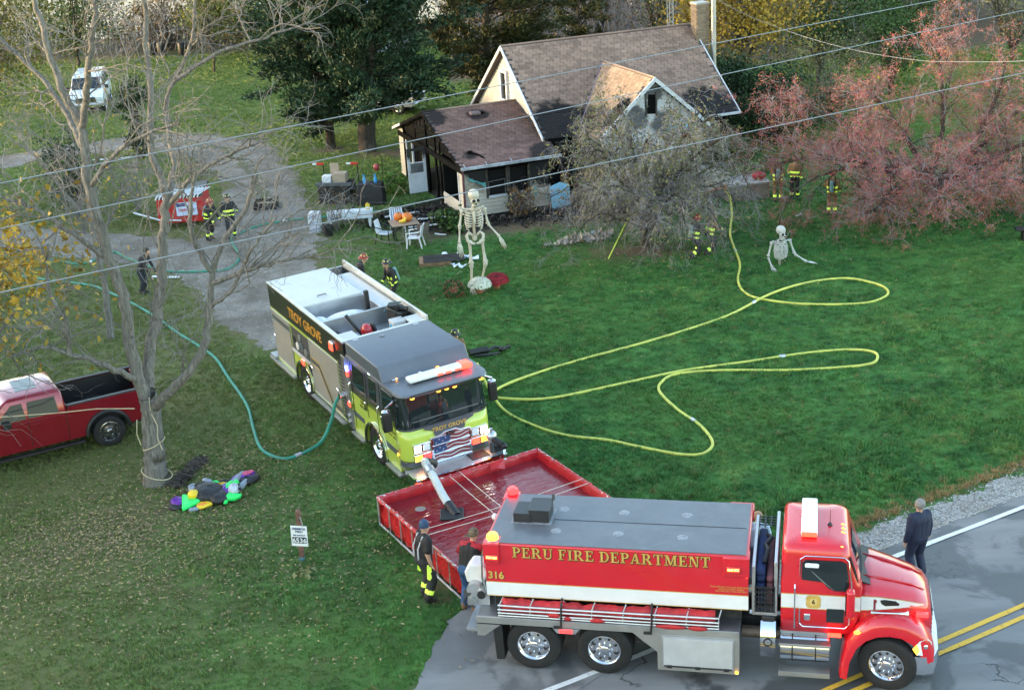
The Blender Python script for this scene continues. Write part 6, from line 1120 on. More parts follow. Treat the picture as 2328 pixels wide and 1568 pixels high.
# ================================================================== FOLDING WATER TANK
def drop_tank():
 t = thing('portable_water_tank', 'open red folding water tank with metal frame between engine and tanker', 'water tank', (-3.41, 29.83, 0), R(28.86)); A, B_, zt, zb = 4.44, 4.25, .74, .03
 steel = mat('worn_galvanised_tube', (.58, .58, .60), .4, .7, var=.2, vs=7); vinyl = mat('red_vinyl', (.46, .014, .02), .38, var=.18, vs=3, bmp=.35, bs=6, bdist=.05, coat=.15)
 cor = [(0, 0), (A, 0), (A, -B_), (0, -B_)]
 for i in range(4):
  (x0, y0), (x1, y1) = cor[i], cor[(i + 1) % 4]; dx, dy = x1 - x0, y1 - y0; ln = math.hypot(dx, dy); nx_, ny_ = dy / ln, -dx / ln     # inward normal
  if (x0 + x1) / 2 * 0 + ((A / 2 - (x0 + x1) / 2) * nx_ + (-B_ / 2 - (y0 + y1) / 2) * ny_) < 0: nx_, ny_ = -nx_, -ny_
  mb = MB(); mb.tube([(x0, y0, zt), ((x0 + x1) / 2, (y0 + y1) / 2, zt - .012), (x1, y1, zt)], .026, 8); mb.build('top_tube', steel, t, True)
  mb = MB(); mb.tube([(x0, y0, zb), (x1, y1, zb)], .026, 8); mb.build('bottom_tube', steel, t, True)
  for k in range(1, 7):
   f = k / 7; mb = MB(); mb.tube([(x0 + dx * f, y0 + dy * f, zb), (x0 + dx * f, y0 + dy * f, zt)], .017, 6); mb.build('frame_upright', steel, t, True)
  mb = MB(); mb.tube([(x0, y0, zb), (x0, y0, zt)], .026, 8); mb.build('frame_upright', steel, t, True)
  # liner panel: bulges outwards between the posts at the bottom, folds over the top tube
  n = 56; rows = [(zt - .03, -.035), (zt + .03, -.01), (zt + .03, .03), (zt - .05, .06), (.55, .085), (.3, .05), (.10, .07), (.02, .2)]
  rg_ = np.random.default_rng(60 + i); V = []
  for (z, o) in rows:
   for j in range(n + 1):
    f = j / n; sag = .05 * abs(math.sin(f * 7 * math.pi)) * (1 if z < .5 else .15); w_ = rg_.normal() * .013; V.append((x0 + dx * f + nx_ * (o - sag + w_), y0 + dy * f + ny_ * (o - sag + w_), z - (.012 * abs(math.sin(f * 21 * math.pi)) if z > .6 else 0)))
  mb = MB(); k = n + 1; mb.add(V, [(r_ * k + j, r_ * k + j + 1, (r_ + 1) * k + j + 1, (r_ + 1) * k + j) for r_ in range(len(rows) - 1) for j in range(n)]); mb.build('liner_panel', vinyl, t, 'all', fixn=False)
  # lacing round the tube
  mb = MB()
  for j in range(17):
   f = (j + .5) / 17; p = (x0 + dx * f, y0 + dy * f); mb.tube([(p[0] - nx_ * .034, p[1] - ny_ * .034, zt - .02), (p[0], p[1], zt + .032), (p[0] + nx_ * .036, p[1] + ny_ * .036, zt - .02)], .008, 4)
  mb.build('lacing', mat('pale_rope', (.58, .55, .48), .8), t)
 m, N, L, B = nodes_of('tank_water'); tc = N.new('ShaderNodeTexCoord').outputs['Object']
 L.new(mix(N, L, (.17, .010, .016), (.23, .016, .022), noise(N, L, tc, .9, 3)), B.inputs['Base Color']); B.inputs['Roughness'].default_value = .03; B.inputs['IOR'].default_value = 1.33; B.inputs['Specular IOR Level'].default_value = .75
 mp = N.new('ShaderNodeMapping'); mp.inputs['Rotation'].default_value = (0, 0, .5); mp.inputs['Scale'].default_value = (1, 3.2, 1); L.new(tc, mp.inputs[0])
 w1 = noise(N, L, mp.outputs[0], 2.2, 3, .5, .8); bump(N, L, B, w1, .22, .08)
 mb = MB(); mb.add([(.06, -.06, .52), (A - .06, -.06, .52), (A - .06, -B_ + .06, .52), (.06, -B_ + .06, .52)], [(0, 1, 2, 3)]); mb.build('water', m, t, fixn=False)
 mb = MB(); mb.box(.1, A - .1, -B_ + .1, -.1, .015, .02); mb.build('floor_liner', vinyl, t)
 rope = mat('guy_rope', (.60, .52, .44), .8)
 for pts in ([(1.92, -.02, .75), (1.90, -B_ / 2, .69), (1.88, -B_ + .02, .75)], [(2.22, -.02, .75), (2.20, -B_ / 2, .69), (2.18, -B_ + .02, .75)], [(.02, -2.1, .75), (A / 2, -2.1, .70), (A - .02, -2.1, .75)], [(.02, -2.38, .75), (A / 2, -2.38, .70), (A - .02, -2.38, .75)]):
  mb = MB(); mb.tube(smooth_path(pts, 6), .010, 5); mb.build('guy_rope', rope, t, True)
 mb = MB(); mb.add([(3.05, -.03, .76), (3.42, -.03, .80), (3.35, -.22, .88), (3.1, -.3, .72), (3.3, -.35, .66), (2.95, -.25, .68)], [(0, 1, 2), (0, 2, 3), (2, 4, 3), (0, 3, 5)]); mb.build('liner_flap', vinyl, t, True, fixn=False)
 for (x, y) in ((.75, -.75), (2.2, -2.9)): mb = MB(); mb.lathe([(.001, 0), (.1, 0), (.13, -.004)], (x, y, .5245), 14); mb.build('drain_collar', mat('drain_grey', (.26, .22, .20), .5), t, True, fixn=False)
 return t
drop_tank()
def hose(name, label, pts, r, material, sub=6, dz=None, cat='hose', extra=None):
 t = thing(name, label, cat, (pts[0][0], pts[0][1], 0)); O = np.array([pts[0][0], pts[0][1], 0]); P = [np.array(p) - O for p in smooth_path(pts, sub)]
 mb = MB(); mb.tube(P, r, 8); mb.build('hose_body', material, t, True)
 for i in range(30, len(P) - 5, 85 if r < .09 else 999): d = Vector(P[i + 1] - P[i - 1]).normalized(); c = Vector(P[i]); mb = MB(); mb.cyl(c - d * .10, c + d * .10, r * 1.35, n=10); mb.build('coupling', ALU, t, True)
 return t, O
sh_m = mat('ribbed_hose', (.56, .60, .58), .45, var=.08, bmp=.3, bs=60)
t, O = hose('suction_hose', 'pale grey ribbed suction hose dipping into the red tank', [(-2.16, 31.30, .86), (-2.30, 31.12, .98), (-2.24, 30.75, 1.06), (-2.06, 30.25, .96), (-1.86, 29.75, .76), (-1.68, 29.38, .60)], .095, sh_m, 12)
mb = MB(); P = smooth_path([(-2.16, 31.30, .86), (-2.30, 31.12, .98), (-2.24, 30.75, 1.06), (-2.06, 30.25, .96), (-1.86, 29.75, .76), (-1.68, 29.38, .60)], 9)
for i in range(1, len(P) - 1):
 d = P[i + 1] - P[i - 1]; d /= np.linalg.norm(d); c = P[i] - O; mb.cyl(c - d * .012, c + d * .012, .102, n=12, caps=False)
mb.build('hose_rib', sh_m, t, True)
mb = MB(); mb.cyl(np.array((-1.72, 29.46, .64)) - O, np.array((-1.52, 29.08, .50)) - O, .12, n=12); mb.build('coupling', BLK, t, True); mb = MB(); mb.box(1.0 - .75, 1.0 + .05 - .25, -2.45, -1.9, .50, .575); mb.build('strainer', BLK, t, bevel=.02)
mb = MB(); mb.cyl(np.array((-2.10, 31.34, .80)) - O, np.array((-2.28, 31.16, .96)) - O, .125, n=14); mb.build('coupling', BLK, t, True)
YH = mat('yellow_hose', (.55, .56, .10), .55, var=.12, vs=2, dirt=.3, dirtcol=(.25, .25, .12)); TH = mat('teal_hose', (.02, .24, .17), .5, var=.15, vs=2, dirt=.2)
YEL = [(9.02, 55.04), (8.58, 52.56), (8.52, 50.2), (8.38, 48.04), (7.98, 46.09), (8.06, 44.66), (8.79, 43.84), (9.99, 43.3), (11.54, 43.11), (12.38, 43.57), (12.68, 44.24), (12.47, 44.99), (11.6, 45.73), (10.16, 45.43), (8.73, 44.3), (7.16, 42.82), (5.56, 41.65), (3.91, 40.64), (2.2, 39.72), (0.82, 38.87), (-0.25, 37.9), (-0.67, 37.14), (-0.27, 36.79), (0.99, 36.82), (2.94, 37.5), (4.96, 38.26), (6.99, 38.67), (8.78, 39.06), (10.12, 39.13), (10.77, 38.84), (10.76, 38.3), (10.4, 37.9), (9.4, 37.78), (7.86, 37.83), (6.11, 38.11), (4.8, 38.05), (4.28, 37.52), (4.13, 36.82), (4.46, 35.5), (4.91, 34.39), (5.09, 33.38), (4.97, 32.85), (4.64, 32.55), (4.09, 32.66), (3.13, 33.25), (2.36, 33.77), (1.34, 34.2), (0.54, 34.9), (-0.29, 36.07), (-0.75, 37.1), (-1.05, 37.7)]
zz = [.035] * len(YEL); zz[20] = .09; zz[21] = .12; zz[22] = .12; zz[13] = .05; zz[14] = .13; zz[-1] = .9; zz[-2] = .35
ypts = [(8.62, 53.2, 1.45), (8.80, 52.9, 1.3), (8.82, 52.4, .7), (8.62, 51.6, .12)] + [(x, y, z) for (x, y), z in zip(YEL[2:], zz[2:])]
t, O = hose('attack_hose', 'long yellow fire hose looping over the lawn from the lime engine', ypts, .042, YH, 7)
mb = MB(); a = np.array((8.62, 53.2, 1.45)) - O; mb.tube([a, a + (-.22, .05, .02), a + (-.62, .1, -.12)], [.05, .045, .03], 8); mb.tube([a, a + (.2, .1, .14)], .035, 6); mb.build('nozzle', mat('orange_nozzle', (.60, .14, .05), .5), t, True)
TEAL = [(-5.75, 34.1), (-6.18, 33.81), (-6.63, 34.09), (-7.01, 34.7), (-7.4, 36.07), (-7.72, 37.36), (-8.17, 38.58), (-8.72, 39.87), (-9.44, 41.65), (-10.32, 43.06), (-11.25, 44.39), (-12.16, 45.86), (-13.51, 47.74), (-14.29, 48.71), (-15.59, 50.13), (-17.21, 51.02), (-18.78, 51.92), (-21.01, 53.09)]
hose('supply_hose', 'teal supply hose curving from the engine side past the bare tree', [(-4.62, 35.20, 1.30), (-4.86, 34.98, 1.08), (-5.02, 34.84, .60), (-5.30, 34.55, .14)] + [(x, y, .04) for x, y in TEAL], .048, TH, 7)
GRN = [(-3.89, 58.83), (-5.01, 58.37), (-6.49, 58.0), (-8.35, 57.79), (-8.98, 57.73), (-10.23, 57.19), (-10.91, 56.21), (-11.19, 55.25), (-10.52, 52.99), (-10.46, 51.77), (-10.83, 51.07), (-11.64, 51.06), (-12.79, 51.29), (-13.61, 51.9), (-15.06, 53.51), (-15.8, 54.43), (-16.27, 53.57), (-16.87, 53.06), (-18.11, 53.83), (-19.5, 53.94), (-20.95, 53.93)]
hose('garden_side_hose', 'green hose running from the burnt porch across the gravel drive', [(x, y, .04) for x, y in GRN], .048, mat('green_hose', (.02, .20, .13), .5, var=.15, vs=2), 7)
# ================================================================== OVERHEAD WIRES
wm = mat('wire', (.30, .31, .33), .5, .3)
for lab, a, b, r in (('topmost power wire crossing above the house roof', (-9.2, 25.6, 9.85), (12.9, 41.6, 9.85), .011), ('middle power wire crossing in front of the house', (-9.4, 25.5, 9.0), (16.6, 44.3, 9.0), .011), ('lowest power wire crossing in front of the porch', (-10.1, 26.6, 7.4), (16.1, 42.5, 7.4), .013)):
 a, b = np.array(a), np.array(b); d = b - a; t = thing('power_wire', lab, 'wire', tuple(a - d * .4)); O = a - d * .4; P = [a + d * f - O for f in np.linspace(-.4, 1.5, 30)]
 mb = MB(); mb.tube(P, r, 5); mb.build('strand', wm, t, True)
t = thing('service_cable', 'sagging service cable hanging over the red berried tree', 'wire', (11.13, 70, 0)); cp = [(8.5, 76, 8.6), (11.13, 70.0, 6.49), (13.15, 65.34, 5.69), (14.99, 60.09, 5.46), (16.33, 54.85, 5.75), (16.95, 51.35, 6.21), (17.45, 46.17, 7.07), (17.4, 40.27, 8.23)]
mb = MB(); mb.tube([np.array(p) - (11.13, 70, 0) for p in smooth_path(cp, 8)], .010, 5); mb.build('strand', mat('service_strand', (.22, .23, .24), .5), t, True)
# ================================================================== ADDRESS SIGN
t = thing('address_sign', 'white house number sign reading 6536 on a leaning wooden post', 'sign', (-5.10, 28.36, 0)); t.rotation_euler = (R(4), R(3), R(-8))
mb = MB(); mb.box(-.05, .05, -.045, .045, -.1, 1.34); mb.build('post', mat('red_brown_wood', (.19, .095, .07), .8, var=.3, vs=6, bmp=.4), t, bevel=.006); mb = MB(); mb.box(-.055, .055, -.05, .05, 0, .10); mb.build('post_band', mat('blue_band', (.09, .22, .28), .6), t)
mb = MB(); mb.box(-.19, .19, -.068, -.056, .42, .96); pl = mb.build('sign_plate', mat('sign_white', (.78, .79, .80), .4, var=.04), t, bevel=.004); mb = MB(); mb.box(-.165, .165, -.0705, -.068, .50, .665); mb.build('number_panel', mat('sign_black', (.015, .018, .03), .5), pl)
Ms = lambda z, y=-.0715: frame((0, y, z), (1, 0, 0), (0, 0, 1), (0, -1, 0)); ink = mat('sign_ink', (.05, .08, .16), .5)
text_part('6536', .165, Ms(.522, -.073), mat('sign_white', (.78, .79, .80)), pl, bold=.003); text_part('DIMMICK', .075, Ms(.86), ink, pl, bold=.003); text_part('PERU', .075, Ms(.785), ink, pl, bold=.003); text_part('FIRE DISTRICT', .046, Ms(.70), ink, pl, bold=.002)
mb = MB(); mb.tube([(.04, -.05, 1.2), (.10, -.06, 1.0), (.09, -.062, .95)], .015, 5); mb.build('strap', ALU, t)
# weed below the sign
rg_ = np.random.default_rng(77); n = 34; ax = rand_dirs(n, rg_); ax[:, 2] = np.abs(ax[:, 2]) * .6 + .1; V, F = leaves(np.column_stack([rg_.normal(size=n) * .10, rg_.normal(size=n) * .09, rg_.uniform(.06, .2, n)]), .2, rg_, .5, 1.0, ax)
t = thing('broadleaf_weed', 'pale broadleaf weed in the grass below the number sign', 'plant', (-4.88, 27.55, 0)); np_obj('leaves', V, F, leaf_mat('pale_leaf', [(.22, .24, .09), (.30, .30, .13), (.16, .20, .07), (.26, .25, .12)]), t)
# ================================================================== COLLAPSED HALLOWEEN INFLATABLE
def inflatable():
 t = thing('halloween_inflatable', 'collapsed black and green skeleton rider inflatable lying under the bare tree', 'decoration', (-7.91, 32.09, 0))
 bk = mat('inflatable_black', (.016, .016, .018), .45, var=.25, vs=6, bmp=.7, bs=7, bdist=.06); gn = mat('inflatable_green', (.03, .80, .16), .45, var=.08, bmp=.4, bs=8, bdist=.03); pu = mat('inflatable_purple', (.14, .02, .32), .45, bmp=.4, bs=8); ye = mat('inflatable_yellow', (.80, .55, .02), .45, bmp=.3, bs=8); og = mat('inflatable_orange', (.80, .26, .03), .45); gy = mat('inflatable_grey', (.26, .30, .36), .5, bmp=.3, bs=8); wh = mat('inflatable_white', (.50, .53, .58), .45); pk = mat('inflatable_pink', (.78, .12, .22), .45)
 def pillow(name, m_, c, rx, ry, rz, a=0.0, tilt=0.0):
  mb = MB(); mb.ball(c, rx, ry, rz, 18, 10, Matrix.Rotation(a, 3, 'Z') @ Matrix.Rotation(tilt, 3, 'Y')); rg_ = np.random.default_rng(int(abs(c[0] * 100) + 7)); mb.v = [(x + rg_.normal() * .008, y + rg_.normal() * .008, max(.01, z + rg_.normal() * .01)) for x, y, z in mb.v]; return mb.build(name, m_, t, 'all')
 pillow('wheel_hub', pu, (-.66, -.52, .10), .20, .26, .06, .6); pillow('tyre', bk, (-.60, -.64, .05), .30, .24, .07, .5)
 mb = MB(); mb.prism([(-.62, -.30), (-.14, -.46), (-.08, -.70), (-.46, -1.1)], .06, .2, 'z'); mb.build('tail_box', gn, t, bevel=.05, seg=3)
 mb = MB(); mb.lathe([(.001, .06), (.12, .05), (.15, 0), (.15, -.08), (.1, -.12)], (-.27, -.50, .28), 16); mb.build('tail_lamp', ye, t, 'all')
 pillow('jacket', bk, (.05, -.30, .18), .42, .42, .20, .1); pillow('jacket', bk, (.34, -.50, .14), .28, .34, .16, .3); pillow('jacket', bk, (-.10, .02, .16), .30, .22, .14, .2)
 pillow('boot', gy, (-.40, .02, .16), .12, .22, .10, .4); pillow('glove', gy, (-.05, .20, .24), .15, .08, .07, -.5); mb = MB()
 for k in range(3): mb.box(-.17 + k * .035, -.15 + k * .035, .17, .30, .29, .30)
 mb.build('finger_bone', wh, t)
 mb = MB(); fl = [(-.16, -.82), (-.10, -.68), (.05, -.64), (.26, -.76), (.10, -.92), (-.02, -1.0), (-.14, -.95)]; mb.prism(fl, .05, .14, 'z'); mb.build('flame', ye, t, bevel=.04, seg=3); mb = MB(); mb.prism([(-.12, -.86), (.0, -.78), (.13, -.80), (.04, -.93), (-.10, -.93)], .12, .155, 'z'); mb.build('flame_core', og, t, bevel=.015)
 pillow('exhaust', gy, (-.20, -.98, .07), .13, .07, .06, .3)
 pillow('vest', pu, (.50, -.20, .16), .22, .36, .12, .3); pillow('vest', gn, (.60, -.06, .22), .15, .30, .09, -.4); pillow('sleeve', gn, (.14, .26, .14), .12, .09, .08, -.7); pillow('sleeve', gn, (.66, -.56, .14), .27, .12, .10, .15); pillow('sleeve', ye, (.30, .12, .16), .18, .08, .07, .2); pillow('fist', gn, (.54, -.70, .10), .07, .08, .07)
 sk = pillow('skull', wh, (.72, -.36, .26), .15, .19, .14, .2); mb = MB()
 for (x, y, z, a, b) in ((.84, -.30, .34, .035, .05), (.86, -.44, .30, .035, .05), (.88, -.36, .26, .02, .03)): mb.ball((x, y, z), .02, a, b, 8, 6)
 mb.box(.84, .885, -.47, -.27, .19, .205); mb.build('skull_socket', BLK, sk, True)
 for pts in ([(.60, .02, .22), (.68, .36, .20), (.76, .72, .18)], [(.80, -.02, .12), (.86, .22, .12), (.93, .5, .12)]): mb = MB(); mb.tube(pts, [.085, .075, .06], 10); mb.build('fork', gy, t, 'all')
 pillow('wheel_hub', pu, (.80, .56, .17), .34, .20, .05, .75); pillow('wheel_flare', pk, (.90, .64, .215), .18, .09, .03, .75); pillow('tyre', bk, (.90, .46, .09), .40, .22, .11, .75); pillow('fender', bk, (.40, .40, .09), .26, .10, .07, .1)
 return t
inflatable()
t = thing('fallen_garland', 'dark brown bristly strip lying beside the bare tree butt', 'garland', (-8.66, 33.28, 0), R(75)); rg_ = np.random.default_rng(66); n = 900
c = np.column_stack([rg_.uniform(-.85, .85, n), rg_.normal(size=n) * .10, rg_.uniform(.02, .14, n)]); ax = rand_dirs(n, rg_) * .5; ax[:, 1] += rg_.choice([-1, 1], n); ax /= np.linalg.norm(ax, axis=1, keepdims=True); V, F = leaves(c, .22, rg_, .12, .5, ax); np_obj('bristles', V, F, mat('garland_brown', (.075, .06, .05), .8, var=.3), t)
mb = MB(); mb.tube([(-.9, 0, .06), (0, .02, .07), (.9, -.01, .06)], .05, 6); mb.build('core', mat('garland_brown', (.075, .06, .05)), t, True)
# ================================================================== POTTED MUMS
def mum(label, loc, r, cols, tipped=False, seed=1, flower=.8):
 t = thing('potted_mum', label, 'potted plant', loc, 0, None); rg_ = np.random.default_rng(seed)
 pot = mat('terracotta', (.42, .15, .085), .7, var=.12); mb = MB(); prof = [(.001, 0), (.10, 0), (.13, .17), (.145, .17), (.145, .22), (.12, .22), (.001, .2)]
 mb.lathe(prof, (0, 0, 0), 18); po = mb.build('pot', pot, t, True)
 n = 900; d = rand_dirs(n, rg_); d[:, 2] = np.abs(d[:, 2]) if not tipped else d[:, 2]; c = d * np.array([r, r, r * .72]) * rg_.uniform(.75, 1, n)[:, None] + np.array([0, 0, .26])
 V, F = leaves(c, .075, rg_, .5); lf = np_obj('foliage', V, F, L_GRN, t)
 k = int(700 * flower); d = rand_dirs(k, rg_); d[:, 2] = np.abs(d[:, 2]) + .05; d /= np.linalg.norm(d, axis=1, keepdims=True); c = d * np.array([r, r, r * .75]) * rg_.uniform(.96, 1.08, k)[:, None] + np.array([0, 0, .26])
 V = []; F = []
 for i in range(k):
  u = Vector(d[i]).orthogonal().normalized(); w_ = Vector(d[i]).cross(u); s_ = rg_.uniform(.022, .036); o = len(V); V.append(tuple(Vector(c[i]) + Vector(d[i]) * s_ * .6))
  for q in range(6): a = q * math.pi / 3; V.append(tuple(Vector(c[i]) + (u * math.cos(a) + w_ * math.sin(a)) * s_))
  F += [(o, o + 1 + q, o + 1 + (q + 1) % 6) for q in range(6)]
 np_obj('blossoms', np.array(V), np.array(F), leaf_mat(cols[0], cols[1]), t)
 if tipped: t.rotation_euler = (R(62), 0, R(12)); t.location.z = .12
 return t
mum('tipped over mum with green foliage and terracotta pot showing', (-1.96, 46.72, 0), .40, ('rust_bloom', [(.35, .10, .06), (.25, .06, .04), (.30, .14, .09), (.2, .08, .05)]), True, 3, .12)
mum('round white mum in a pot at the giant skeleton foot', (-1.0, 46.62, 0), .40, ('white_bloom', [(.72, .74, .58), (.80, .80, .68), (.66, .70, .50), (.75, .76, .62)]), False, 4, 1.3)
mum('round crimson mum behind the white mum', (-.40, 47.0, 0), .41, ('crimson_bloom', [(.30, .012, .025), (.40, .02, .035), (.22, .008, .02), (.34, .02, .03)]), False, 5, 1.3)
# ================================================================== BURNT HOUSE
def scorch(name, col, pts, amount=1.0, rnd=.0, rough=.8, island=None, vs=1.5, bmp=0.0, bs=20, sootcol=(.007, .0065, .007)):
 """surface colour with burn stains around given world points (x,y,z,radius)"""
 m, N, L, B = nodes_of(name); pos = N.new('ShaderNodeNewGeometry').outputs['Position']; f = noise(N, L, pos, vs, 5)
 c = mix(N, L, tuple(x * .72 for x in col), tuple(min(1, x * 1.15) for x in col), ramp(N, L, f, .28, .72))
 if rnd or island:
  src = N.new('ShaderNodeObjectInfo').outputs['Random'] if not island else N.new('ShaderNodeNewGeometry').outputs['Random Per Island']
  v = N.new('ShaderNodeMapRange'); v.inputs['To Min'].default_value = 1 - (rnd or .2); v.inputs['To Max'].default_value = 1 + (rnd or .2); L.new(src, v.inputs[0]); hs = N.new('ShaderNodeHueSaturation'); L.new(v.outputs[0], hs.inputs['Value']); L.new(c, hs.inputs['Color']); c = hs.outputs[0]
 acc = None
 for (x, y, z, r) in pts:
  vm = N.new('ShaderNodeVectorMath'); vm.operation = 'DISTANCE'; L.new(pos, vm.inputs[0]); vm.inputs[1].default_value = (x, y, z)
  q = math_(N, L, 'SUBTRACT', 1.15, math_(N, L, 'DIVIDE', vm.outputs['Value'], r)); acc = q if acc is None else math_(N, L, 'MAXIMUM', acc, q)
 if acc is not None:
  n2 = noise(N, L, pos, 1.1, 6, .7, .5); s_ = ramp(N, L, math_(N, L, 'ADD', acc, math_(N, L, 'MULTIPLY', math_(N, L, 'SUBTRACT', n2, .5), 1.3)), .10, .34); c = mix(N, L, c, sootcol, math_(N, L, 'MULTIPLY', s_, amount))
 L.new(c, B.inputs['Base Color']); B.inputs['Roughness'].default_value = rough; B.inputs['Specular IOR Level'].default_value = .3
 if bmp: bump(N, L, B, noise(N, L, pos, bs, 4), bmp, .01)
 return m
def hw(a, b, z=0): return (HO[0] + a * HC - b * HSN, HO[1] + a * HSN + b * HC, z)
def house():
 t = thing('house', 'fire damaged cream house with brown shingle roof and charred porch', 'house', (HO[0], HO[1], 0), HYAW)
 Wd, Ln, Ze, Zr = 9.065, 9.452, 2.697, 6.003; k = (Zr - Ze) / (Wd / 2)
 burn = [(*hw(1.0, .4, 2.9), 1.75), (*hw(2.0, .2, 2.7), 1.4), (*hw(8.2, .1, 2.7), 1.7), (*hw(6.6, -.4, 2.9), 1.2), (*hw(.3, -.2, 1.5), 1.4)]
 pburn = [(*hw(-1.9, 2.9, 3.4), .55), (*hw(-3.9, 3.2, 3.4), .8), (*hw(-3.4, -.2, 2.3), .45), (*hw(-.2, -.9, 2.2), .9)]
 ROOF = scorch('brown_shingle', (.26, .172, .135), burn + pburn, .97, rnd=.26, vs=.9, bmp=.5, bs=60); ROOFI = scorch('brown_shingle_field', (.26, .172, .135), burn + pburn, .97, island=True, vs=.9, bmp=.5, bs=60); ROOFD = scorch('sunlit_tan_shingle_field', (.30, .215, .155), burn, .95, island=True, vs=.9, bmp=.5, bs=60)  # dormer's left slope: some of its sunlight put into a lighter shingle colour
 PROOF = scorch('porch_shingle_field', (.165, .095, .078), pburn, .9, island=True, vs=.9, bmp=.5, bs=60); PROOFS = scorch('porch_shingle', (.165, .095, .078), pburn, .9, rnd=.26, vs=.9, bmp=.5, bs=60)
 wallburn = [(*hw(-2.0, -.9, 2.2), 1.15), (*hw(-.8, -.9, 2.1), 1.2), (*hw(-3.0, -.9, 2.3), 1.0), (*hw(-.0, -.9, 1.9), 1.0), (*hw(-.3, -.9, 1.3), .5)]
 SID = scorch('cream_siding', (.50, .455, .38), wallburn, 1.0, rnd=.03, rough=.5, vs=.6); SIDG = scorch('cream_gable_siding', (.46, .42, .35), [(*hw(.2, .9, 3.0), .7)], .5, rnd=.03, rough=.5, vs=.6); SIDD = scorch('scorched_dormer_siding', (.50, .50, .50), [(*hw(4.4, -1.9, 4.3), .45), (*hw(5.0, -1.9, 3.0), .8), (*hw(3.6, -1.9, 3.4), .6)], .8, rnd=.05, vs=.8)
 TRIM = mat('white_trim', (.54, .56, .58), .5, var=.1, dirt=.25, dirtcol=(.2, .18, .16)); CHAR = mat('charred_wood', (.0045, .004, .004), .95, spec=.1, var=.5, vs=4, bmp=.8, bs=14, bdist=.03, dirt=.2, dirtcol=(.02, .017, .015)); CHARB = mat('charred_brown_board', (.006, .005, .0045), .85, var=.4, vs=3, bmp=.5, bs=18); INT = mat('burnt_interior', (.0035, .003, .003), .95, var=.4); ASHW = mat('ash_streaked_wood', (.07, .06, .052), .85, var=.5, vs=3, bmp=.4)
 # ---- carcass: dark solid walls, boards hang on the outside
 def wall(name, x0, x1, y0, y1, z0, z1, m_=INT): return MB().box(x0, x1, y0, y1, z0, z1).build(name, m_, t)
 mb = MB(); mb.prism([(.36, 0), (8.70, 0), (8.70, 2.93), (Wd / 2, 5.86), (.36, 2.93)], .32, 9.12, 'x'); mb.build('wall', INT, t)
 # recess left of the cross gable: burnt front entry
 # ---- roof decks
 def deck(name, poly, x0, x1, m_): mb = MB(); mb.prism(poly, x0, x1, 'x'); return mb.build(name, m_, t)
 th = .10
 deck('roof', [(0, Ze), (Wd / 2, Zr), (Wd, Ze), (Wd, Ze - th), (Wd / 2, Zr - th - .02), (0, Ze - th)], 0, Ln, mat('roof_felt', (.07, .055, .05), .9))
 deck('porch_roof', [(-1.12, 2.24), (3.70, 3.72), (8.52, 2.24), (8.52, 2.14), (3.70, 3.60), (-1.12, 2.14)], -4.12, .28, mat('roof_felt', (.07, .055, .05), .9))
 # ---- shingles: 300 single tabs on the lowest courses, the rest of each slope as one field
 tw, ex = .33, .145
 mb = MB(); mb.add([(-.155, -.012, .006), (.155, -.012, .006), (.155, .155, -.002), (-.155, .155, -.002), (-.155, -.012, -.004), (.155, -.012, -.004)], [(0, 1, 2, 3), (4, 5, 1, 0), (0, 3, 4), (1, 5, 2)]); TAB = mb.mesh('shingle', ROOF); TABP = mb.mesh('shingle', PROOFS)
 count = [0]
 def slope(o, u, v, length, slen, single, mask=None, fieldm=ROOFI, name='shingle_field', cap=300, tab=None):
  o, u, v = Vector(o), Vector(u).normalized(), Vector(v).normalized(); n = u.cross(v)
  if n.z < 0: n = -n
  Vs = []; Fs = []; rg_ = np.random.default_rng(int(length * 100)); rows = int(slen / ex)
  for r_ in range(rows):
   for c in range(int(length / tw) + 1):
    uu = c * tw + (tw / 2 if r_ % 2 else 0) + .12 * (r_ % 3 - 1) * .5; vv = r_ * ex
    if uu < .1 or uu > length - .1: continue
    p = o + u * uu + v * vv + n * (.018 + rg_.uniform(0, .004))
    if mask and not mask(p, uu, vv): continue
    if r_ < single and count[0] < cap:
     s_ = bpy.data.objects.new('shingle', tab or TAB); COL.objects.link(s_); s_.parent = t; s_.matrix_local = frame(p, u, v, n); count[0] += 1; continue
    q = len(Vs); M_ = frame(p, u, v, n); j = rg_.uniform(-.004, .004)
    Vs += [tuple(M_ @ Vector(w_)) for w_ in ((-.155, -.012, .006 + j), (.155, -.012, .006 + j), (.155, .155, -.002), (-.155, .155, -.002), (-.155, -.012, -.006), (.155, -.012, -.006))]; Fs += [(q, q + 1, q + 2, q + 3), (q + 4, q + 5, q + 1, q)]
  if Vs: o_ = np_obj(name, np.array(Vs), np.array(Fs), fieldm, t); o_['kind'] = 'stuff'
 gx0, gxc, gx1, gyf, zrd = 1.9, 4.33, 6.76, -1.95, 5.05      # cross gable: eave x, ridge x, front y, ridge z
 kg = (zrd - 2.96) / (gxc - gx0)
 def not_gable(p, uu, vv): return p.z > (zrd - abs(p.x - gxc) * kg) - .02 or p.z > zrd or abs(p.x - gxc) > (gxc - gx0) + .05
 slope((0, 0, Ze), (1, 0, 0), (0, Wd / 2, Zr - Ze), Ln, math.hypot(Wd / 2, Zr - Ze), 9, not_gable, cap=200)
 slope((-4.12, -1.12, 2.24), (1, 0, 0), (0, 4.82, 1.48), 4.36, math.hypot(4.82, 1.48), 8, None, PROOF, cap=300, tab=TABP)
 mb = MB(); mb.tube([(0, Wd / 2, Zr + .02), (Ln, Wd / 2, Zr + .02)], .05, 6); mb.build('ridge_cap', ROOFI, t); mb = MB(); mb.tube([(-4.12, 3.7, 3.74), (.25, 3.7, 3.74)], .05, 6); mb.build('ridge_cap', ROOFI, t)
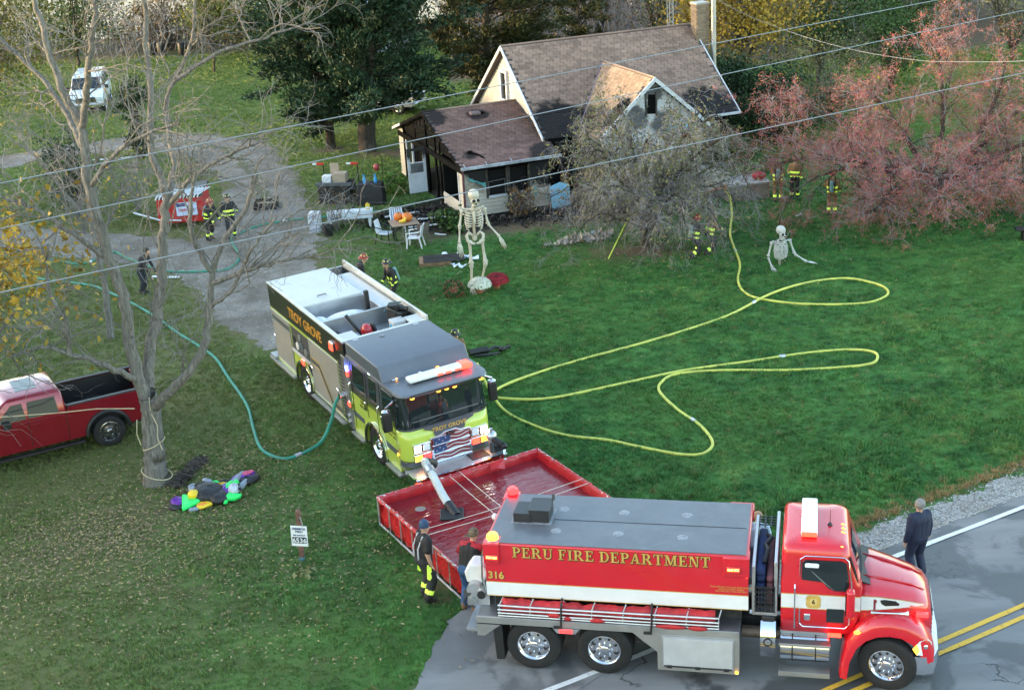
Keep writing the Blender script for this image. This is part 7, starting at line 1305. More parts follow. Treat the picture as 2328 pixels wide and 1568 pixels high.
 # ---- cross gable
 yb = lambda z: (z - Ze) / k     # where main slope reaches height z
 mb = MB(); L0 = [(gx0 - .15, gyf, zrd - (gxc - gx0 + .15) * kg), (gxc, gyf, zrd), (gx1 + .15, gyf, zrd - (gxc - gx0 + .15) * kg)]; zl = L0[0][2]
 V = [L0[0], L0[1], (gxc, yb(zrd), zrd), (gx0 - .15, max(0, yb(zl)), zl), L0[2], (gx1 + .15, max(0, yb(zl)), zl)]; lo = [(x, y, z - th) for x, y, z in V]
 mb.add(V + lo, [(0, 1, 2, 3), (1, 4, 5, 2), (9, 8, 7, 6), (8, 11, 10, 7), (0, 6, 7, 1), (1, 7, 10, 4), (3, 9, 6, 0), (4, 10, 11, 5)]); mb.build('gable_roof', mat('roof_felt', (.07, .055, .05), .9), t)
 sl = math.hypot(gxc - gx0 + .15, zrd - zl)
 def on_left(p, uu, vv): return p.z > Ze + k * p.y - .03
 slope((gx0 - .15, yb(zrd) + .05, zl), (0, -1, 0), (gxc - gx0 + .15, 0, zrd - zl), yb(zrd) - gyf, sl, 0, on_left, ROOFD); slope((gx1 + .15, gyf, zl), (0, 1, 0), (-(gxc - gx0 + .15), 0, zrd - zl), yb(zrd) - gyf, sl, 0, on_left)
 mb = MB(); mb.tube([(gxc, gyf, zrd + .02), (gxc, yb(zrd), zrd + .02)], .045, 6); mb.build('ridge_cap', ROOFD, t)
 mb = MB(); mb.tube([(gx0 - .12, yb(zl), zl + .03), (gxc, yb(zrd), zrd + .03)], .035, 6); mb.build('valley_flashing', mat('mauve_flashing', (.22, .15, .19), .5, .2), t)
 mb = MB(); mb.prism([(gx0 + .15, 0), (gx1 - .15, 0), (gx1 - .15, 2.98), (gxc, zrd - .18), (gx0 + .15, 2.98)], gyf + .30, .8, 'y'); mb.build('gable_wall', INT, t)
 # burn-through of the lower left gable roof: charred rafters
 for i in range(6): mb = MB(); y = -1.7 + i * .32; mb.tube([(gx0 + .2, y, 3.05), (gxc - 1.0, y + .05, 4.02)], .035, 4); mb.build('charred_rafter', CHAR, t)
 mb = MB(); rg_ = np.random.default_rng(3)
 pts = [(3.0, -1.95, 3.95), (3.35, -1.6, 4.25), (3.2, -1.2, 4.12), (2.6, -1.0, 3.6), (2.1, -1.3, 3.2), (2.2, -1.9, 3.25)]; mb.add([(x, y, z + .05) for x, y, z in pts], [tuple(range(6))]); mb.build('burn_hole', CHAR, t, fixn=False)
 # ---- siding courses
 def board_y(y, x0, x1, z, m_, h=.17, out=-1, name='siding_board'):
  """course on a wall facing -y (out -1) at plane y"""
  mb = MB(); mb.add([(x0, y + out * .004, z + h), (x1, y + out * .004, z + h), (x1, y + out * .040, z), (x0, y + out * .040, z), (x0, y, z), (x1, y, z)], [(0, 1, 2, 3), (3, 2, 5, 4)]); return mb.build(name, m_, t, fixn=False)
 def board_x(x, y0, y1, z, m_, h=.17, out=-1, cut=None):
  y0b, y1b = y0, y1; y0t, y1t = y0, y1
  if cut: y0b, y1b = cut(z, y0, y1); y0t, y1t = cut(z + h, y0, y1)
  if y1b - y0b < .1: return
  if y1t < y0t: y0t = y1t = (y0b + y1b) / 2
  mb = MB(); mb.add([(x + out * .004, y0t, z + h), (x + out * .004, y1t, z + h), (x + out * .040, y1b, z), (x + out * .040, y0b, z), (x, y0b, z), (x, y1b, z)], [(0, 1, 2, 3), (3, 2, 5, 4)]); mb.build('siding_board', m_, t, fixn=False)
 cutm = lambda z, a, b: (max(a, (z - Ze + .02) / k), min(b, Wd - (z - Ze + .02) / k))
 for i in range(33): board_x(.30, .36, 8.70, .1 + i * .17, SIDG, cut=cutm)
 # far end wall sliver and front right corner
 for i in range(17):
  board_y(.34, 8.55, 9.12, .1 + i * .17, SID if i < 9 else CHAR)
  if i < 16: board_y(.34, 6.95, 7.4, .1 + i * .17, CHAR)
 for i in range(28):
  z = .12 + i * .165; h2 = (zrd - .2 - z) / kg
  if z < 2.9: a, b = gx0 + .15, gx1 - .15
  else: a, b = max(gx0 + .15, gxc - h2), min(gx1 - .15, gxc + h2)
  if b - a > .12: board_y(gyf + .29, a, b, z, SIDD if z > 1.2 else SID, .165)
 mb = MB(); mb.prism([(4.05, 3.55), (4.45, 3.5), (4.5, 4.3), (4.15, 4.35)], gyf + .23, gyf + .27, 'y'); mb.build('burnt_gable_window', CHAR, t);
 for x in (4.02, 4.50): mb = MB(); mb.box(x - .035, x + .035, gyf + .22, gyf + .28, 3.42, 4.42); mb.build('window_frame', ASHW, t)
 mb = MB(); mb.prism([(5.0, 2.75), (5.9, 2.62), (6.1, 3.0), (5.6, 3.12), (5.1, 3.02)], gyf + .245, gyf + .262, 'y'); mb.build('exposed_foam_board', mat('blue_foam', (.20, .48, .60), .6, var=.12), t)
 # eaves, rake boards, gutters
 def rail(name, a, b, r=.05, m_=TRIM, h=.16):
  a, b = Vector(a), Vector(b); d = (b - a).normalized(); s_ = d.cross(Vector((0, 0, 1))).normalized(); mb = MB(); V = []
  for p in (a, b):
   for (q, z) in ((-r, 0), (r, 0), (r, -h), (-r, -h)): V.append(p + s_ * q * .5 + Vector((0, 0, z)))
  mb.add(V, [(0, 1, 2, 3), (7, 6, 5, 4)] + [(i, i + 4, (i + 1) % 4 + 4, (i + 1) % 4) for i in range(4)]); return mb.build(name, m_, t)
 for x in (-.02, Ln + .02): rail('rake_board', (x, -.02, Ze + .03), (x, Wd / 2, Zr + .04)); rail('rake_board', (x, Wd + .02, Ze + .03), (x, Wd / 2, Zr + .04))
 rail('fascia', (0, -.03, Ze - .02), (gx0, -.03, Ze - .04), m_=CHAR); rail('fascia', (gx1, -.03, Ze - .02), (Ln, -.03, Ze - .02), m_=CHAR); rail('gutter', (7.9, -.08, Ze + .01), (Ln, -.08, Ze + .01), .1, TRIM, .09)
 for s_ in (-1, 1): rail('rake_board', (gxc + s_ * (gxc - gx0 + .12), gyf - .03, zl + .06), (gxc, gyf - .03, zrd + .05), .06, TRIM, .2)
 # gable vent and window on the sunlit end
 mb = MB(); mb.prism([(Wd / 2 - .55, 5.05), (Wd / 2 + .55, 5.05), (Wd / 2, 5.72)], .24, .29, 'x'); mb.build('gable_vent', mat('vent_shade', (.30, .27, .22), .7), t)
 for i in range(4): z = 5.10 + i * .13; w_ = .5 - i * .11; mb = MB(); mb.box(.215, .25, Wd / 2 - w_, Wd / 2 + w_, z, z + .07); mb.build('vent_slat', SIDG, t)
 w0 = MB().box(.20, .29, 4.60, 5.25, 3.58, 4.76).build('window', mat('dark_pane', (.018, .018, .02), .2), t)
 for (y0, y1, z0, z1) in ((4.50, 4.62, 3.46, 4.90), (5.22, 5.34, 3.46, 4.90), (4.62, 5.22, 4.76, 4.90), (4.62, 5.22, 3.46, 3.58)): MB().box(.14, .30, y0, y1, z0, z1).build('window_frame', TRIM, w0, bevel=.01)
 # peeled siding where the porch roof meets the gable
 for (y, z, s_) in ((.9, 3.15, .32), (1.3, 3.35, .3), (1.75, 3.7, .28), (.55, 2.9, .25)): mb = MB(); mb.add([(.26, y - s_, z - .05), (.26, y + s_, z + .12), (.10, y + s_ * .6, z + .42), (.05, y - s_ * .4, z + .22), (.16, y, z + .1)], [(0, 1, 4), (1, 2, 4), (2, 3, 4), (3, 0, 4)]); mb.build('peeled_siding', SIDG, t, True, fixn=False)
 # ---- porch: front wall with two burnt window openings
 yf = -.90
 mb = MB(); mb.box(-3.92, -.12, yf + .10, yf + .14, .05, .78); mb.box(-3.92, -3.0, yf + .10, yf + .14, .78, 2.2); mb.box(-.98, -.12, yf + .10, yf + .14, .78, 2.2); mb.build('porch_wall', INT, t)
 wall('porch_back_wall', -3.7, .2, 2.6, 2.7, 0, 2.3); wall('porch_floor', -3.9, .2, -.8, 8.2, .0, .12)
 for i in range(13):
  z = .06 + i * .168
  if z + .16 < .80: board_y(yf + .10, -3.92, -.10, z, SID)
  else: board_y(yf + .10, -3.92, -2.98, z, SID); board_y(yf + .10, -1.0, -.10, z, SID)
 rail('burnt_header', (-3.95, yf + .08, 2.22), (-.05, yf + .08, 2.22), .10, CHAR, .24)
 for (x0, x1) in ((-2.96, -2.0), (-1.98, -1.02)):
  w1 = MB().box(x0 + .05, x1 - .05, yf + .3, yf + .32, .82, 1.95).build('window', INT, t)
  for (a, b, z0, z1, m_) in ((x0, x0 + .07, .78, 1.98, ASHW), (x1 - .07, x1, .78, 1.98, ASHW), (x0 + .07, x1 - .07, .74, .83, TRIM), (x0 + .07, x1 - .07, 1.92, 1.99, CHAR)): MB().box(a, b, yf + .03, yf + .14, z0, z1).build('window_frame', m_, w1)
 mb = MB(); mb.tube([(-2.85, yf + .1, .9), (-2.85, yf + .1, 1.42), (-2.12, yf + .1, 1.46), (-2.12, yf + .1, .9)], .014, 5); mb.build('screen_frame', ALU, t, True); mb = MB(); mb.torus((-1.25, yf + .12, 1.25), .17, .014, 'y', 16, 5); mb.build('hose_hanger', ASHW, t, True)
 mb = MB(); mb.add([(-2.02, yf - .03, .95), (-1.72, yf - .04, .75), (-1.58, yf - .03, .25), (-2.15, yf - .02, .2), (-1.92, yf - .05, .6)], [(0, 1, 4), (1, 2, 4), (2, 3, 4), (3, 0, 4)]); mb.build('hanging_screen', mat('torn_screen', (.05, .05, .05), .8), t, fixn=False)
 rail('downspout', (-3.96, yf + .02, 2.2), (-3.955, yf + .02, 2.2), .1); mb = MB(); mb.box(-4.0, -3.92, yf + .02, yf + .09, .05, 2.2); mb.build('corner_post', mat('maroon_trim', (.14, .05, .06), .6, var=.2), t)
 rail('gutter', (-4.14, -1.17, 2.25), (.30, -1.17, 2.25), .12, mat('sooty_gutter', (.42, .44, .47), .5, var=.3, vs=2, dirt=.7, dirtcol=(.04, .04, .04)), .11)
 for x in (-3.95, -3.0, -1.9): mb = MB(); mb.tube([(x, -1.2, 2.26), (x, -1.0, 2.33)], .02, 5); mb.build('gutter_strap', ALU, t)
 # foam showing through torn siding
 mb = MB(); mb.prism([(-3.75, 1.75), (-3.55, 1.62), (-3.1, 1.42), (-3.0, 1.45), (-3.0, 1.22), (-3.45, 1.25), (-3.62, 1.45)], yf + .06, yf + .072, 'y'); mb.build('exposed_foam_board', mat('teal_foam', (.10, .42, .42), .6, var=.2), t); mb = MB(); mb.prism([(-.95, .72), (-.8, .95), (-.55, .6), (-.2, .5), (-.25, .3), (-.7, .4)], yf + .06, yf + .072, 'y'); mb.build('exposed_foam_board', mat('teal_foam', (.10, .42, .42), .6), t)
 for (x, z, s_) in ((-3.6, 1.2, .3), (-3.3, 1.05, .22), (-.6, .35, .25)): mb = MB(); mb.add([(x - s_, yf + .07, z), (x + s_, yf + .07, z - .1), (x + s_ * .8, yf - .1, z + .3), (x - s_ * .5, yf - .06, z + .42)], [(0, 1, 2, 3)]); mb.build('peeled_siding', SID, t, fixn=False)
 # left end of the porch: charred gable frame with a white door hanging open
 xg = -3.95
 for i in range(13):
  z = .06 + i * .168
  board_x(xg + .03, -.86, -.20, z, SID) if z < 2.0 else None
  if z + .16 < .72: board_x(xg + .03, -.20, 2.0, z, SID)
  board_x(xg + .03, 7.45, 8.3, z, SIDG)
 for (y, r_, m_) in ((-.2, .05, TRIM), (2.15, .07, CHAR), (2.75, .08, CHAR), (4.0, .08, CHAR), (5.6, .06, CHAR), (7.4, .07, CHAR)): zt = 3.68 - abs(y - 3.7) * .306; mb = MB(); mb.box(xg - r_ * .5, xg + r_ * .5, y - r_, y + r_, .05, zt); mb.build('charred_stud' if m_ is CHAR else 'door_jamb', m_, t)
 rail('burnt_header', (xg, -.85, 2.12), (xg, 8.2, 2.12), .12, CHAR, .22)
 for (za, y0, y1, m_) in ((2.25, .2, 7.2, CHAR), (2.55, 1.0, 6.5, CHAR), (2.85, 1.9, 5.6, CHAR), (3.15, 2.8, 4.7, CHAR)): mb = MB(); mb.box(xg + .02, xg + .06, y0, y1, za, za + .26); mb.build('charred_board', m_, t)
 for s_ in (-1, 1): rail('charred_rake', (-4.13, 3.7 + s_ * 4.86, 2.24), (-4.13, 3.7, 3.74), .06, CHAR, .12)
 rail('rake_board', (-4.15, 7.2, 2.66), (-4.15, 8.56, 2.24), .06, TRIM, .12)
 for i in range(7): y = 2.0 + i * .55; mb = MB(); mb.tube([(xg - .02, y, 3.5 - abs(y - 3.7) * .3), (xg - .06, y + .05, 3.2 - abs(y - 3.7) * .3)], .02, 4); mb.build('burnt_lath', ASHW, t)
 wall('porch_end_wall', xg + .1, xg + .14, 4.1, 8.2, .05, 2.3, CHAR)
 w2 = MB().box(xg - .02, xg + .02, 6.2, 7.0, .9, 2.0).build('window', GLASS, t)
 for (y0, y1, z0, z1) in ((6.1, 6.2, .8, 2.1), (7.0, 7.1, .8, 2.1), (6.2, 7.0, 2.0, 2.1), (6.2, 7.0, .8, .9)): MB().box(xg - .05, xg + .03, y0, y1, z0, z1).build('window_frame', TRIM, w2)
 # door leaf, swung out
 dm = scorch('white_door', (.62, .65, .70), [(*hw(-4.4, 4.05, 2.3), .75)], .95, vs=1.0); yd = 4.05
 d = MB().box(-4.86, -4.02, yd, yd + .045, .12, .95).build('door', dm, t, bevel=.006)
 for (x0, x1, z0, z1) in ((-4.86, -4.74, .95, 2.12), (-4.14, -4.02, .95, 2.12), (-4.74, -4.14, 2.0, 2.12), (-4.74, -4.14, .95, 1.02), (-4.74, -4.14, 1.44, 1.49)): MB().box(x0, x1, yd, yd + .045, z0, z1).build('door_frame', dm, d)
 MB().box(-4.74, -4.14, yd + .015, yd + .025, 1.02, 1.44).build('pane', mat('sooty_glass', (.16, .17, .18), .15, var=.3), d); mb = MB(); mb.tube([(-4.78, yd - .03, 1.05), (-4.78, yd - .05, 1.12)], .016, 5); mb.build('handle', CHROME, d)
 # ---- entry recess between porch and gable
 MB().box(.42, 1.75, .28, .30, .1, 2.6).build('burnt_entry', INT, t); MB().box(.55, 1.2, .20, .24, .15, 1.5).build('scorched_door', scorch('scorched_brown_door', (.20, .08, .04), [(*hw(.9, .2, 1.7), .6)], .9), t); mb = MB(); mb.box(-.10, .02, -.95, -.83, .1, 2.2); mb.build('charred_post', CHAR, t); mb = MB(); mb.box(.36, .46, -.6, -.5, .1, 2.55); mb.build('charred_post', CHAR, t)
 MB().box(.02, .30, -.86, .3, .1, 2.3).build('charred_wall', CHAR, t)
 for i in range(5): mb = MB(); mb.tube([(.3 + i * .35, -.05, 2.60), (.35 + i * .35, -.35, 2.45 - .05 * (i % 2))], .03, 4); mb.build('charred_rafter', CHAR, t)
 mb = MB(); mb.box(.5, 1.1, -.08, -.05, 2.42, 2.52); mb.box(1.3, 1.8, -.08, -.05, 2.58, 2.66); mb.build('curled_fascia', ASHW, t)
 # ---- front deck wall under the crab apple
 MB().box(.85, 6.9, -3.55, -1.9, .35, .95).build('deck_core', INT, t)
 for i in range(4): board_y(-3.55, .85, 6.9, .36 + i * .165, SID, .165)
 for i in range(11): mb = MB(); mb.box(.80 + i * .56, .80 + i * .56 + .545, -3.62, -1.75, .955 + .004 * (i % 2), .985 + .004 * (i % 2)); mb.build('deck_board', mat('weathered_board', (.30, .265, .215), .8, var=.2, vs=3), t)
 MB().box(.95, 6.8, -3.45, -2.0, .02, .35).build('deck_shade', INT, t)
 # ---- vent cap on the porch roof, chimney, flue
 zv = 2.24 + 1.48 / 4.82 * (2.95 + 1.12); mb = MB(); mb.box(-2.2, -1.75, 2.72, 3.12, zv - .02, zv + .14); mb.build('roof_vent', mat('vent_brown', (.15, .10, .10), .6, var=.3), t, bevel=.05)
 mb = MB(); mb.ball((-1.62, 2.92, zv + .05), .10, .09, .06); mb.ball((-3.35, -.15, 2.62), .13, .09, .07); mb.tube([(-3.3, -.2, 2.6), (-3.05, -.4, 2.52), (-2.95, -.7, 2.44)], .035, 5); mb.build('roof_debris', CHAR, t, True)
 rg_ = np.random.default_rng(13); mb = MB()
 for i in range(26): x, y = rg_.uniform(-4, 0), rg_.uniform(-.8, 3.4); z = 2.24 + .307 * (y + 1.12) + .03; s_ = rg_.uniform(.02, .07); mb.add([(x, y, z), (x + s_ * 2, y + s_ * .3, z + .02), (x + s_, y + s_, z + .01)], [(0, 1, 2)])
 mb.build('roof_litter', ASHW, t, fixn=False)
 ch = thing('brick_chimney', 'tan brick chimney with a steel flue beside it at the house end', 'chimney', hw(9.62, 3.95), HYAW); BR = mat('tan_brick', (.27, .20, .135), .85, var=.2, vs=4, rnd=.22, bmp=.4, bs=40); mb = MB(); mb.box(-.285, .285, -.285, .285, 0, 7.0); mb.build('mortar_core', mat('mortar', (.20, .185, .16), .9), ch)
 mb = MB(); mb.box(-.095, .095, -.045, .045, 0, .062); BM = mb.mesh('brick', BR); nb = 0
 for c in range(26):
  z = 5.05 + c * .074
  for (ax_, s_) in (('x', -1), ('y', -1), ('x', 1)):
   for j in range(3):
    q = -.2 + j * .2 + (.05 if c % 2 else -.05); o = bpy.data.objects.new('brick', BM); COL.objects.link(o); o.parent = ch; nb += 1
    o.matrix_local = (Matrix.Translation((q, s_ * .252, z)) if ax_ == 'y' else Matrix.Translation((s_ * .252, q, z)) @ Matrix.Rotation(math.pi / 2, 4, 'Z'))
 mb = MB(); mb.box(-.33, .33, -.33, .33, 6.98, 7.06); mb.build('chimney_cap', mat('cap_concrete', (.42, .40, .37), .8), ch)
 mb = MB(); mb.cyl((.42, -.55, 2.5), (.42, -.55, 7.25), .12, n=14); mb.build('flue', ALU, ch, True); mb = MB(); mb.lathe([(.12, 0), (.18, .02), (.18, .1), (.02, .18)], (.42, -.55, 7.25), 14); mb.build('flue_cap', ALU, ch, True)
 for z in (5.2, 6.4): mb = MB(); mb.torus((.42, -.55, z), .125, .015, 'z', 16, 5); mb.build('flue_band', ALU, ch, True)
 an = thing('antenna_mast', 'thin lattice antenna mast behind the house ridge', 'antenna', hw(8.75, 5.2));
 for q in ((-.14, 0), (.14, 0), (0, .2)): mb = MB(); mb.tube([(q[0], q[1], 0), (q[0], q[1], 9.6)], .018, 5); mb.build('mast_leg', ALU, an)
 mb = MB()
 for i in range(24): z = i * .4; mb.tube([(-.14, 0, z), (.14, 0, z + .2), (-.14, 0, z + .4)], .009, 4); mb.tube([(.14, 0, z), (0, .2, z + .2), (.14, 0, z + .4)], .009, 4)
 mb.build('mast_lacing', ALU, an)
 return t
house()
# concrete stoop to the right of the tree
t = thing('concrete_stoop', 'low grey concrete block in the grass right of the crab apple', 'concrete block', (10.3, 57.2, 0), R(12)); mb = MB(); mb.box(-1.1, .7, -.7, .7, 0, .66); mb.build('block', mat('stained_concrete', (.20, .17, .15), .85, var=.25, vs=2, dirt=.4, dirtcol=(.10, .06, .045), bmp=.3), t, bevel=.02); mb = MB(); mb.box(-1.14, .74, -.74, .74, .662, .74); mb.build('slab', mat('pale_concrete', (.30, .28, .26), .85, var=.15, vs=2), t, bevel=.015)
# ---- debris round the porch, one object per kind of scatter
rg_ = np.random.default_rng(23)
def plank(label, loc, L_, w_, th, rz, m_, tilt=0.0, name='fallen_plank'):
 t = thing(name, label, 'plank', loc, rz); t.rotation_euler = (0, tilt, rz); mb = MB(); n = 6; V = []
 bow = rg_.uniform(-.02, .02)
 for i in range(n + 1):
  x = (i / n - .5) * L_; z = bow * math.sin(i / n * math.pi); V += [(x, -w_ / 2, z), (x, w_ / 2, z), (x, w_ / 2, z + th), (x, -w_ / 2, z + th)]
 mb.add(V, [(i * 4 + j, i * 4 + (j + 1) % 4, (i + 1) * 4 + (j + 1) % 4, (i + 1) * 4 + j) for i in range(n) for j in range(4)] + [(3, 2, 1, 0), (n * 4, n * 4 + 1, n * 4 + 2, n * 4 + 3)]); mb.build('board', m_, t); return t
WB = mat('white_scrap', (.62, .65, .68), .5, var=.12, dirt=.3, dirtcol=(.15, .14, .13)); CB = mat('char_scrap', (.022, .02, .018), .9, var=.5)
for lab, p, L_, w_, rz, m_ in (('white trim strip on the soot below the porch door', (-4.3, 57.3, .08), 1.5, .10, .35, WB), ('white siding strip beside the burnt porch wall', (-2.95, 56.4, .10), 1.3, .16, .15, WB), ('long white strip lying behind the striped chair', (-3.2, 55.4, .08), 1.5, .12, .18, WB), ('short white scrap by the hosta clump', (-2.6, 54.1, .05), .5, .08, -.5, WB), ('charred plank on the soot near the door', (-4.6, 57.9, .12), 1.8, .16, .7, CB), ('charred plank across the burnt rubble', (-3.5, 57.0, .1), 1.4, .14, -.4, CB), ('white plank on the gravel edge by the ivy stump', (-19.6, 71.9, .03), 3.4, .2, .12, WB), ('white board lying near the dark clothed person', (-12.9, 50.6, .05), 1.1, .14, -.25, WB), ('charred board below the burnt entry', (2.6, 55.7, .06), 1.7, .35, .25, CB), ('scorched tan plywood sheet on the grass below the entry', (3.4, 55.4, .05), 1.2, .55, .3, mat('scorched_ply', (.34, .21, .09), .8, var=.35, vs=2.5))): plank(lab, p, L_, w_, .035, rz, m_)
n = 2400; a = rg_.normal(size=(n, 2)); P = np.column_stack([-3.4 + a[:, 0] * 1.5, 56.9 + a[:, 1] * .85]); b = rg_.normal(size=(1300, 2)); P = np.concatenate([P, np.column_stack([1.4 + b[:, 0] * 1.7, 55.9 + b[:, 1] * .55])]); ok = ~in_house(P[:, 0], P[:, 1], -.1); P = P[ok]; n = len(P)
V, F = leaves(np.column_stack([P, rg_.uniform(.01, .12, n)]), rg_.uniform(.06, .3, n), rg_, .35, .8); tag(np_obj('burnt_debris', V, F, leaf_mat('ash_scrap', [(.012, .011, .010), (.03, .026, .022), (.018, .016, .015), (.16, .14, .12)]), None), 'charred scraps heaped round the porch', kind='stuff')
# curled siding sheets under the crab apple
t = thing('siding_heap', 'curled heap of torn cream siding on the soil below the crab apple', 'debris', (3.2, 52.3, 0), .25); mb = MB(); nn = 44
for r_ in range(3):
 V = []
 for i in range(nn + 1):
  x = -1.9 + r_ * .7 + (2.6 - r_ * .5) * i / nn; V += [(x, -.35 + r_ * .26 + rg_.normal() * .14, .03 + abs(rg_.normal()) * .08), (x + .03, -.16 + r_ * .26 + rg_.normal() * .12, .04 + abs(rg_.normal()) * .14)]
 mb = MB(); mb.add(V, [(2 * i, 2 * i + 2, 2 * i + 3, 2 * i + 1) for i in range(nn)]); mb.build('torn_sheet', mat('dirty_cream', (.30, .27, .225), .6, var=.25, vs=3), t, True, fixn=False)
mb = MB(); mb.add([(.1, -.1, .25), (.5, -.2, .3), (.6, .05, .22), (.2, .15, .3)], [(0, 1, 2, 3)]); mb.build('foam_scrap', mat('blue_foam', (.20, .48, .60)), t, fixn=False)
# blue panel leaning by the entry
t = thing('blue_panel', 'light blue foam panel leaning beside the burnt entry', 'panel', (2.45, 57.0, 0), HYAW); t.rotation_euler = (R(-14), 0, HYAW + .1); mb = MB(); mb.prism([(-.45, .05), (.42, .12), (.5, .95), (.1, 1.12), (-.42, 1.0)], -.03, .03, 'y'); mb.build('sheet', mat('sky_blue_board', (.22, .46, .60), .6, var=.15, vs=2), t); mb = MB(); mb.box(.36, .42, .0, .06, -.05, .9); mb.build('prop', CB, t)
# ================================================================== PEOPLE
SKIN = mat('skin', (.52, .30, .21), .5, var=.06); BLKGEAR = mat('black_turnout', (.022, .022, .024), .8, var=.35, vs=5, bmp=.5, bs=12); TANGEAR = mat('tan_turnout', (.24, .14, .065), .8, var=.25, vs=5, bmp=.5, bs=12); LIMEREF = mat('lime_reflective_glow', (.62, .85, .10), .4, emis=(.6, .9, .1), es=.05); NAVY = mat('navy_suit', (.010, .016, .045), .7, var=.2, vs=5, bmp=.3, bs=14); TEE = mat('black_tee', (.012, .012, .014), .75, var=.3, vs=6, bmp=.3, bs=12)  # lime stripes glow faintly in place of reflected light
JEAN = mat('blue_jeans', (.030, .085, .20), .8, var=.3, vs=6, bmp=.4, bs=14); REDSH = mat('red_shirt', (.40, .012, .02), .7, var=.2); SOLE = mat('dark_boot', (.03, .028, .026), .6); HAIRG = mat('grey_hair', (.22, .21, .20), .7, var=.3, vs=20); HAIRB = mat('blond_hair', (.34, .20, .10), .6, var=.3, vs=14); CAPN = mat('navy_cap', (.02, .05, .11), .7); CAMO = mat('camo_cap', (.14, .11, .07), .8, var=.6, vs=14); PALEB = mat('pale_blue_top', (.38, .52, .66), .7); BROWNB = mat('brown_boot', (.19, .10, .055), .7); GLOVE = mat('leather_glove', (.16, .11, .07), .8)
def elbow(a, b, l1, l2, bend):
 a, b = Vector(a), Vector(b); d = (b - a).length; d = min(d, (l1 + l2) * .995); x = (l1 * l1 - l2 * l2 + d * d) / (2 * d); h = math.sqrt(max(0, l1 * l1 - x * x)); u = (b - a).normalized(); n = Vector(bend); n = (n - n.dot(u) * u).normalized(); return a + u * x + n * h
def person(label, loc, face, o=None, lean=(0, 0), h=1.8, coat=BLKGEAR, pants=BLKGEAR, boots=SOLE, hand=GLOVE, sleeve=None, stripes=True, hat=None, hair=None, scba=False, group=None, rw=(-.27, -.10, .88), lw=(.27, -.10, .88), ra=(-.12, .03, .09), la=(.12, .03, .09), yoke=None, bulk=1.0, drop=0.0, pb=None):
 """faces -y before turning by `face` degrees; wrists and ankles are given, elbows and knees follow"""
 t = thing('person', label, 'person', loc, R(face), group); s = h / 1.8; t.scale = (s, s, s)
 lx, ly = lean; up = lambda p, z0=.95: Vector((p[0] + lx * (p[2] - z0), p[1] + ly * (p[2] - z0), p[2] - drop - (abs(ly) + abs(lx)) * .12 * max(0, p[2] - z0)))
 neck, head = up((0, 0, 1.50)), up((0, -.015, 1.66)); shR, shL = up((-.185, 0, 1.44)), up((.185, 0, 1.44)); hip = Vector((0, 0, .95 - drop))
 hR, hL = Vector((-.10, 0, .93 - drop)), Vector((.10, 0, .93 - drop)); rw, lw, ra, la = map(Vector, (rw, lw, ra, la)); rw.z -= drop * .5; lw.z -= drop * .5
 eR, eL = elbow(shR, rw, .29, .27, (-.6, 1, -.2)), elbow(shL, lw, .29, .27, (.6, 1, -.2)); kR, kL = elbow(hR, ra, .45, .43, (-.1, -1, 0)), elbow(hL, la, .45, .43, (.1, -1, 0))
 b = bulk; pb = pb or b; sl = sleeve if sleeve is not None else coat; C_ = [coat, pants, SKIN, boots, LIMEREF, sl, yoke or coat]
 st = (lambda *a: [(x, y) for x, y in a]) if stripes else (lambda *a: [])
 seg = []                                     # p0, r0, p1, r1, material, stripe ranges
 ch = up((0, .0, 1.30)); wa = up((0, .0, 1.06))
 for x in (-.085, .085): seg.append((wa + Vector((x, 0, -.06)), .125 * b, ch + Vector((x * 1.15, 0, .06)), .125 * b, 0, st((.34, .58), (-.1, .05)) if stripes != 'legs' else []))
 seg.append((ch + Vector((-.12, .0, .11)), .088 * b, ch + Vector((.12, .0, .11)), .088 * b, 6, [])); seg.append((wa + Vector((0, .0, -.06)), .132 * b, ch + Vector((0, -.005, .06)), .138 * b, 0, st((.34, .58), (-.1, .05)) if stripes != 'legs' else []))
 for x in (-1, 1): seg.append((ch + Vector((x * .14, .0, .13)), .070 * b, neck + Vector((x * .03, .01, .0)), .052, 6, []))
 seg.append((neck - Vector((0, 0, .06)), .062, head - Vector((0, 0, .05)), .056, 2, [])); seg.append((head + Vector((0, .012, -.03)), .083, head + Vector((0, .012, .045)), .092, 2, [])); seg.append((head + Vector((0, -.05, -.085)), .040, head + Vector((0, -.07, -.04)), .045, 2, [])); seg.append((head + Vector((0, -.09, -.02)), .012, head + Vector((0, -.105, -.045)), .018, 2, []))
 for x in (-1, 1): seg.append((head + Vector((x * .085, .015, -.02)), .016, head + Vector((x * .092, .02, .025)), .020, 2, []))
 seg.append((hip + Vector((-.06, 0, 0)), .135 * pb, hip + Vector((.06, 0, 0)), .135 * pb, 1, []))
 for sh, e, w_ in ((shR, eR, rw), (shL, eL, lw)):
  seg.append((sh, .078 * b, e, .060 * b, 5 if sleeve is None or sleeve is not SKIN else 0, []));
  if sleeve is SKIN: seg[-1] = (sh, .078 * b, sh.lerp(e, .72), .070 * b, 0, []); seg.append((sh.lerp(e, .6), .047, e, .043, 2, [])); seg.append((e, .043, w_, .030, 2, []))
  else: seg.append((e, .060 * b, w_, .045 * b, 5, st((.70, .88)) if stripes is True else []))
 for hp, kn, an in ((hR, kR, ra), (hL, kL, la)):
  seg.append((hp, .105 * pb, kn, .080 * pb, 1, [])); seg.append((kn, .080 * pb, an + Vector((0, 0, .06)), .074 * pb, 1, st((.55, .80)))); seg.append((an + Vector((0, .03, .06)), .055, an + Vector((0, .02, -.03)), .058, 3, [])); seg.append((an + Vector((0, .0, -.035)), .052, an + Vector((0, -.16, -.045)), .045, 3, []))
 mb = MB()
